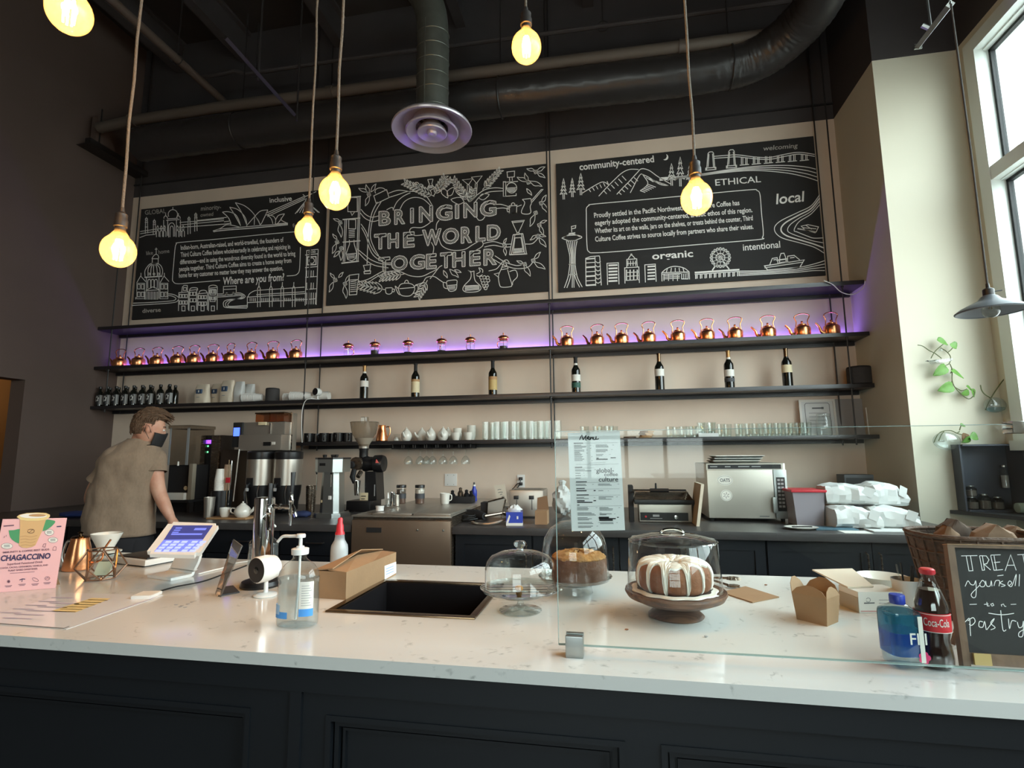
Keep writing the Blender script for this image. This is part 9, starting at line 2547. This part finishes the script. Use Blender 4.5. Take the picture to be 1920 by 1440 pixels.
hand(wL, J(176, 945, 0.08), side=-1)
hipz = 0.86
legs = []
for s_ in (-1, 1):
 a = Vector((hips.x+0.085*s_*cos(RZ), hips.y+0.085*s_*sin(RZ), 0.84)); kn = Vector((a.x+0.01*s_, a.y+0.02, 0.47)); an = Vector((a.x+0.02*s_, a.y-0.01, 0.09))
 legs.append((a, kn, an))
 body.tube([tuple(a+Vector((0, 0, .06))), tuple(a), tuple(kn), tuple(an), tuple(an-Vector((0, 0, .04)))], [0.08, 0.078, 0.052, 0.036, 0.036], 12)
bo = body.ob('body', 'skin', person, angle=180)
rm = bo.modifiers.new('skin_surface', 'REMESH'); rm.mode = 'VOXEL'; rm.voxel_size = 0.0065; rm.use_smooth_shade = True
sm = bo.modifiers.new('smooth', 'SMOOTH'); sm.factor = 0.5; sm.iterations = 3
# eyes, brows
e_ = MB(); e_.M = HM.copy()
for s_ in (-1, 1): e_.blob((0.081, s_*0.031, 0.004), (0.010, 0.013, 0.008), 12, 8)
e_.ob('eye', 'labelwhite', person)
e_ = MB(); e_.M = HM.copy()
for s_ in (-1, 1): e_.blob((0.0895, s_*0.031, 0.004), (0.003, 0.006, 0.006), 10, 6)
e_.ob('iris', 'slate', person)
e_ = MB(); e_.M = HM.copy()
for s_ in (-1, 1): e_.tube([(0.090, s_*0.018, 0.024), (0.087, s_*0.035, 0.029), (0.074, s_*0.052, 0.024)], 0.0035, 6)
e_.ob('eyebrow', 'hair', person)
# mask
mk = MB(); mk.M = HM.copy()
vs, fs = [], []
nu, nv = 18, 12
for j in range(nv+1):
 z_ = -0.024-0.086*j/nv
 for i in range(nu+1):
  a = radians(-70+140*i/nu)
  w_ = sum(0 for _ in ())
  u = -z_/0.118
  rx = 0.108*(1-0.06*u) if abs(a) < 1.2 else 0.100
  ry = 0.080*(1-0.30*u*u)
  x = rx*cos(a)+0.014*math.exp(-(a/0.35)**2)*(1-j/nv*.6); y = ry*sin(a)
  if j == 0: x -= 0.004
  if j == nv: x -= 0.020
  vs.append((x-0.002, y*1.03, z_+0.018*math.exp(-(a/.4)**2)*(1-j/nv)-0.004*abs(sin(a))*0))
for j in range(nv):
 for i in range(nu): fs.append((j*(nu+1)+i, j*(nu+1)+i+1, (j+1)*(nu+1)+i+1, (j+1)*(nu+1)+i))
mo = mk.add(vs, fs).ob('face_mask', 'blackmat', person, angle=80)
so = mo.modifiers.new('cloth', 'SOLIDIFY'); so.thickness = 0.003
el_ = MB(); el_.M = HM.copy()
for s_ in (-1, 1): el_.tube([(0.012, s_*0.083, -0.03), (-0.01, s_*0.085, 0.005), (-0.028, s_*0.084, 0.018), (-0.03, s_*0.083, -0.02), (0.01, s_*0.083, -0.07)], 0.0016, 5)
el_.ob('ear_loop', 'blackmat', person)
# hair: short back and sides, longer swept fringe
hr = MB(); hr.M = HM.copy()
rg = random.Random(2)
def hair_fn(d_, p):
 x, y, z_ = p
 n_ = 1+(0.028*sin(17*d_.y+9*d_.x)+0.025*sin(23*d_.x+5*d_.z)+rg.uniform(-.012, .016))*(1 if d_.z > .25 else .35)
 k_ = 1.0
 if d_.z > 0.2: k_ = 1.0+0.085*(d_.z-.2)/.8*1.4
 q = Vector((x*n_*k_, y*n_*k_, z_*n_*k_))
 if d_.x > 0.45 and d_.z > 0.25: q.x += 0.034*(d_.x-.3); q.z += 0.012
 # cut away the face and the neck
 if d_.x > 0.28 and d_.z < 0.42: q = Vector((0.070*d_.x, y*.80, z_*.8))
 if d_.z < -0.52: q = Vector((x*.72, y*.72, max(z_, -0.066)))
 if abs(d_.y) > .6 and d_.z < 0.12 and d_.x > -.35: q.y *= .86
 return q
hr.blob((-0.004, 0, 0.008), (0.0965, 0.0775, 0.118), 56, 40, 0, hair_fn)
for i in range(46):
 a = rg.uniform(-1.0, 1.0); x0 = rg.uniform(0.0, 0.07)
 y0 = 0.075*sin(a)*0.9
 z0 = 0.118+0.012-0.05*a*a-max(0, x0-.03)*.5
 hr.tube([(x0-0.03, y0, z0-0.006), (x0+0.02, y0*1.03, z0+rg.uniform(0.004, 0.014)), (x0+0.06, y0*1.05+rg.uniform(-.01, .01), z0-0.012+rg.uniform(-.01, .01))], [0.008, 0.0075, 0.002], 6)
for i in range(420):
 a = rg.uniform(0, 2*pi); zz = rg.uniform(-.42, 1.0); q = math.sqrt(max(0, 1-zz*zz))
 d_ = Vector((q*cos(a), q*sin(a), zz))
 if (d_.x > .2 and d_.z < .5) or (d_.z < .05 and d_.x > -.25 and abs(d_.y) > .5): continue
 s0 = Vector((d_.x*.097, d_.y*.0785, d_.z*.121+.008))*(1+.05*max(0, d_.z))
 fl_ = Vector((1, 0, -.1)) if d_.z > .55 else Vector((-.35*(1 if d_.x > 0 else .2), 0, -1))
 fl_ = (fl_-d_*fl_.dot(d_)).normalized(); L_ = rg.uniform(.02, .036)*(1 if d_.z > .4 else .7)
 lift = .009 if d_.z > .4 else .003
 hr.tube([s0-fl_*L_*.4, s0+d_*lift+fl_*L_*.3, s0+d_*lift*.6+fl_*L_+Vector((0, rg.uniform(-.006, .006), 0))], [.003, .0038, .001], 5)
hr.ob('hair', 'hair', person, angle=60)
# T-shirt
sh = MB()
def srow(row, cx, hw, dp, dy=0.0, wob=0.0, n_=36):
 c = J(cx, row, dy); out = []
 for j in range(n_):
  q = 2*pi*j/n_
  e1 = abs(cos(q))**.85*(1 if cos(q) > 0 else -1); e2 = abs(sin(q))**.85*(1 if sin(q) > 0 else -1)
  w_ = 1+wob*(sin(5*q+row*.05)+.6*sin(9*q+row*.11))
  x, y = hw*kp_*e1*w_, dp*e2*w_
  out.append((c.x+x*cos(RZ)-y*sin(RZ), c.y+x*sin(RZ)+y*cos(RZ), c.z))
 return out
rows = [(1004, 224, 57, .138, 0, .03), (985, 224, 56, .136, 0, .034), (955, 226, 53.5, .13, 0, .03), (925, 231, 51, .125, 0, .03), (895, 237, 50, .125, 0, .022), (870, 245, 50.5, .122, 0, .006), (855, 251, 48, .112, 0, .004), (845, 255, 42, .102, .005, 0), (837, 259, 33, .09, .01, 0), (830, 262, 23, .078, .012, 0), (826.5, 264, 18.5, .068, .014, 0), (824.5, 264.5, 17.5, .064, .014, 0)]
sh.loft([srow(*r) for r in rows], cap=False)
def sleeve(pts, rad):
 pts = spline([tuple(q) for q in pts], 4)
 n_ = len(pts)
 sh.tube(pts, [rad[0]+(rad[1]-rad[0])*i/(n_-1) for i in range(n_)], 20, cap=False)
sleeve([J(262, 848, .03), sR+Vector((0, 0, -.004)), J(291, 872, .065), J(291, 886, .06)], (0.066, 0.067))
sleeve([J(240, 848, -.02), sL+Vector((0.0, 0, -.004)), J(200, 880, -.065), J(187, 902, -.06)], (0.066, 0.066))
so_ = sh.ob('t_shirt', 'tshirt', person, angle=180)
ss_ = so_.modifiers.new('subdiv', 'SUBSURF'); ss_.levels = ss_.render_levels = 2
tx_ = bpy.data.textures.new('folds', 'CLOUDS'); tx_.noise_scale = 0.11; tx_.noise_depth = 1
dp_ = so_.modifiers.new('folds', 'DISPLACE'); dp_.texture = tx_; dp_.strength = 0.036; dp_.mid_level = 0.45; dp_.texture_coords = 'LOCAL'
sd_ = so_.modifiers.new('cloth', 'SOLIDIFY'); sd_.thickness = 0.004; sd_.offset = 1
# collar band
MB().tube([Vector(q)+Vector((0, 0, 0.001)) for q in srow(824.5, 264.5, 17.3, .063, .014)], 0.006, 6, closed=True).ob('collar', 'tshirt', person)
# trousers and shoes
tr = MB()
tr.loft([ell(Vector((hips.x, hips.y, 0.93)), 0.172, 0.118, RZ, 24), ell(Vector((hips.x, hips.y, 0.84)), 0.18, 0.125, RZ, 24), ell(Vector((hips.x, hips.y, 0.76)), 0.17, 0.115, RZ, 24)])
for a, kn, an in legs: tr.tube([tuple(a), tuple((a+kn)/2), tuple(kn), tuple((kn+an)/2), tuple(an+Vector((0, 0, -.02)))], [0.102, 0.092, 0.075, 0.066, 0.06], 18)
tr.ob('trousers', 'trousers', person, angle=60)
for a, kn, an in legs:
 s_ = MB(); s_.M = Matrix.Translation(Vector((an.x, an.y, 0))) @ Matrix.Rotation(RZ+pi/2, 4, 'Z')
 s_.loft([[(x*1.0, y, z_) for x, y in [(0.19*cos(q)*(.55 if cos(q) < 0 else 1)+0.0, 0.047*sin(q)) for q in [2*pi*j/20 for j in range(20)]]] for z_ in (0.0, 0.03)]+[[(0.15*cos(q)*(.55 if cos(q) < 0 else .9), 0.045*sin(q), 0.075) for q in [2*pi*j/20 for j in range(20)]], [(0.06*cos(q)-.01, 0.042*sin(q), 0.11) for q in [2*pi*j/20 for j in range(20)]]])
 s_.ob('shoe', 'black', person)
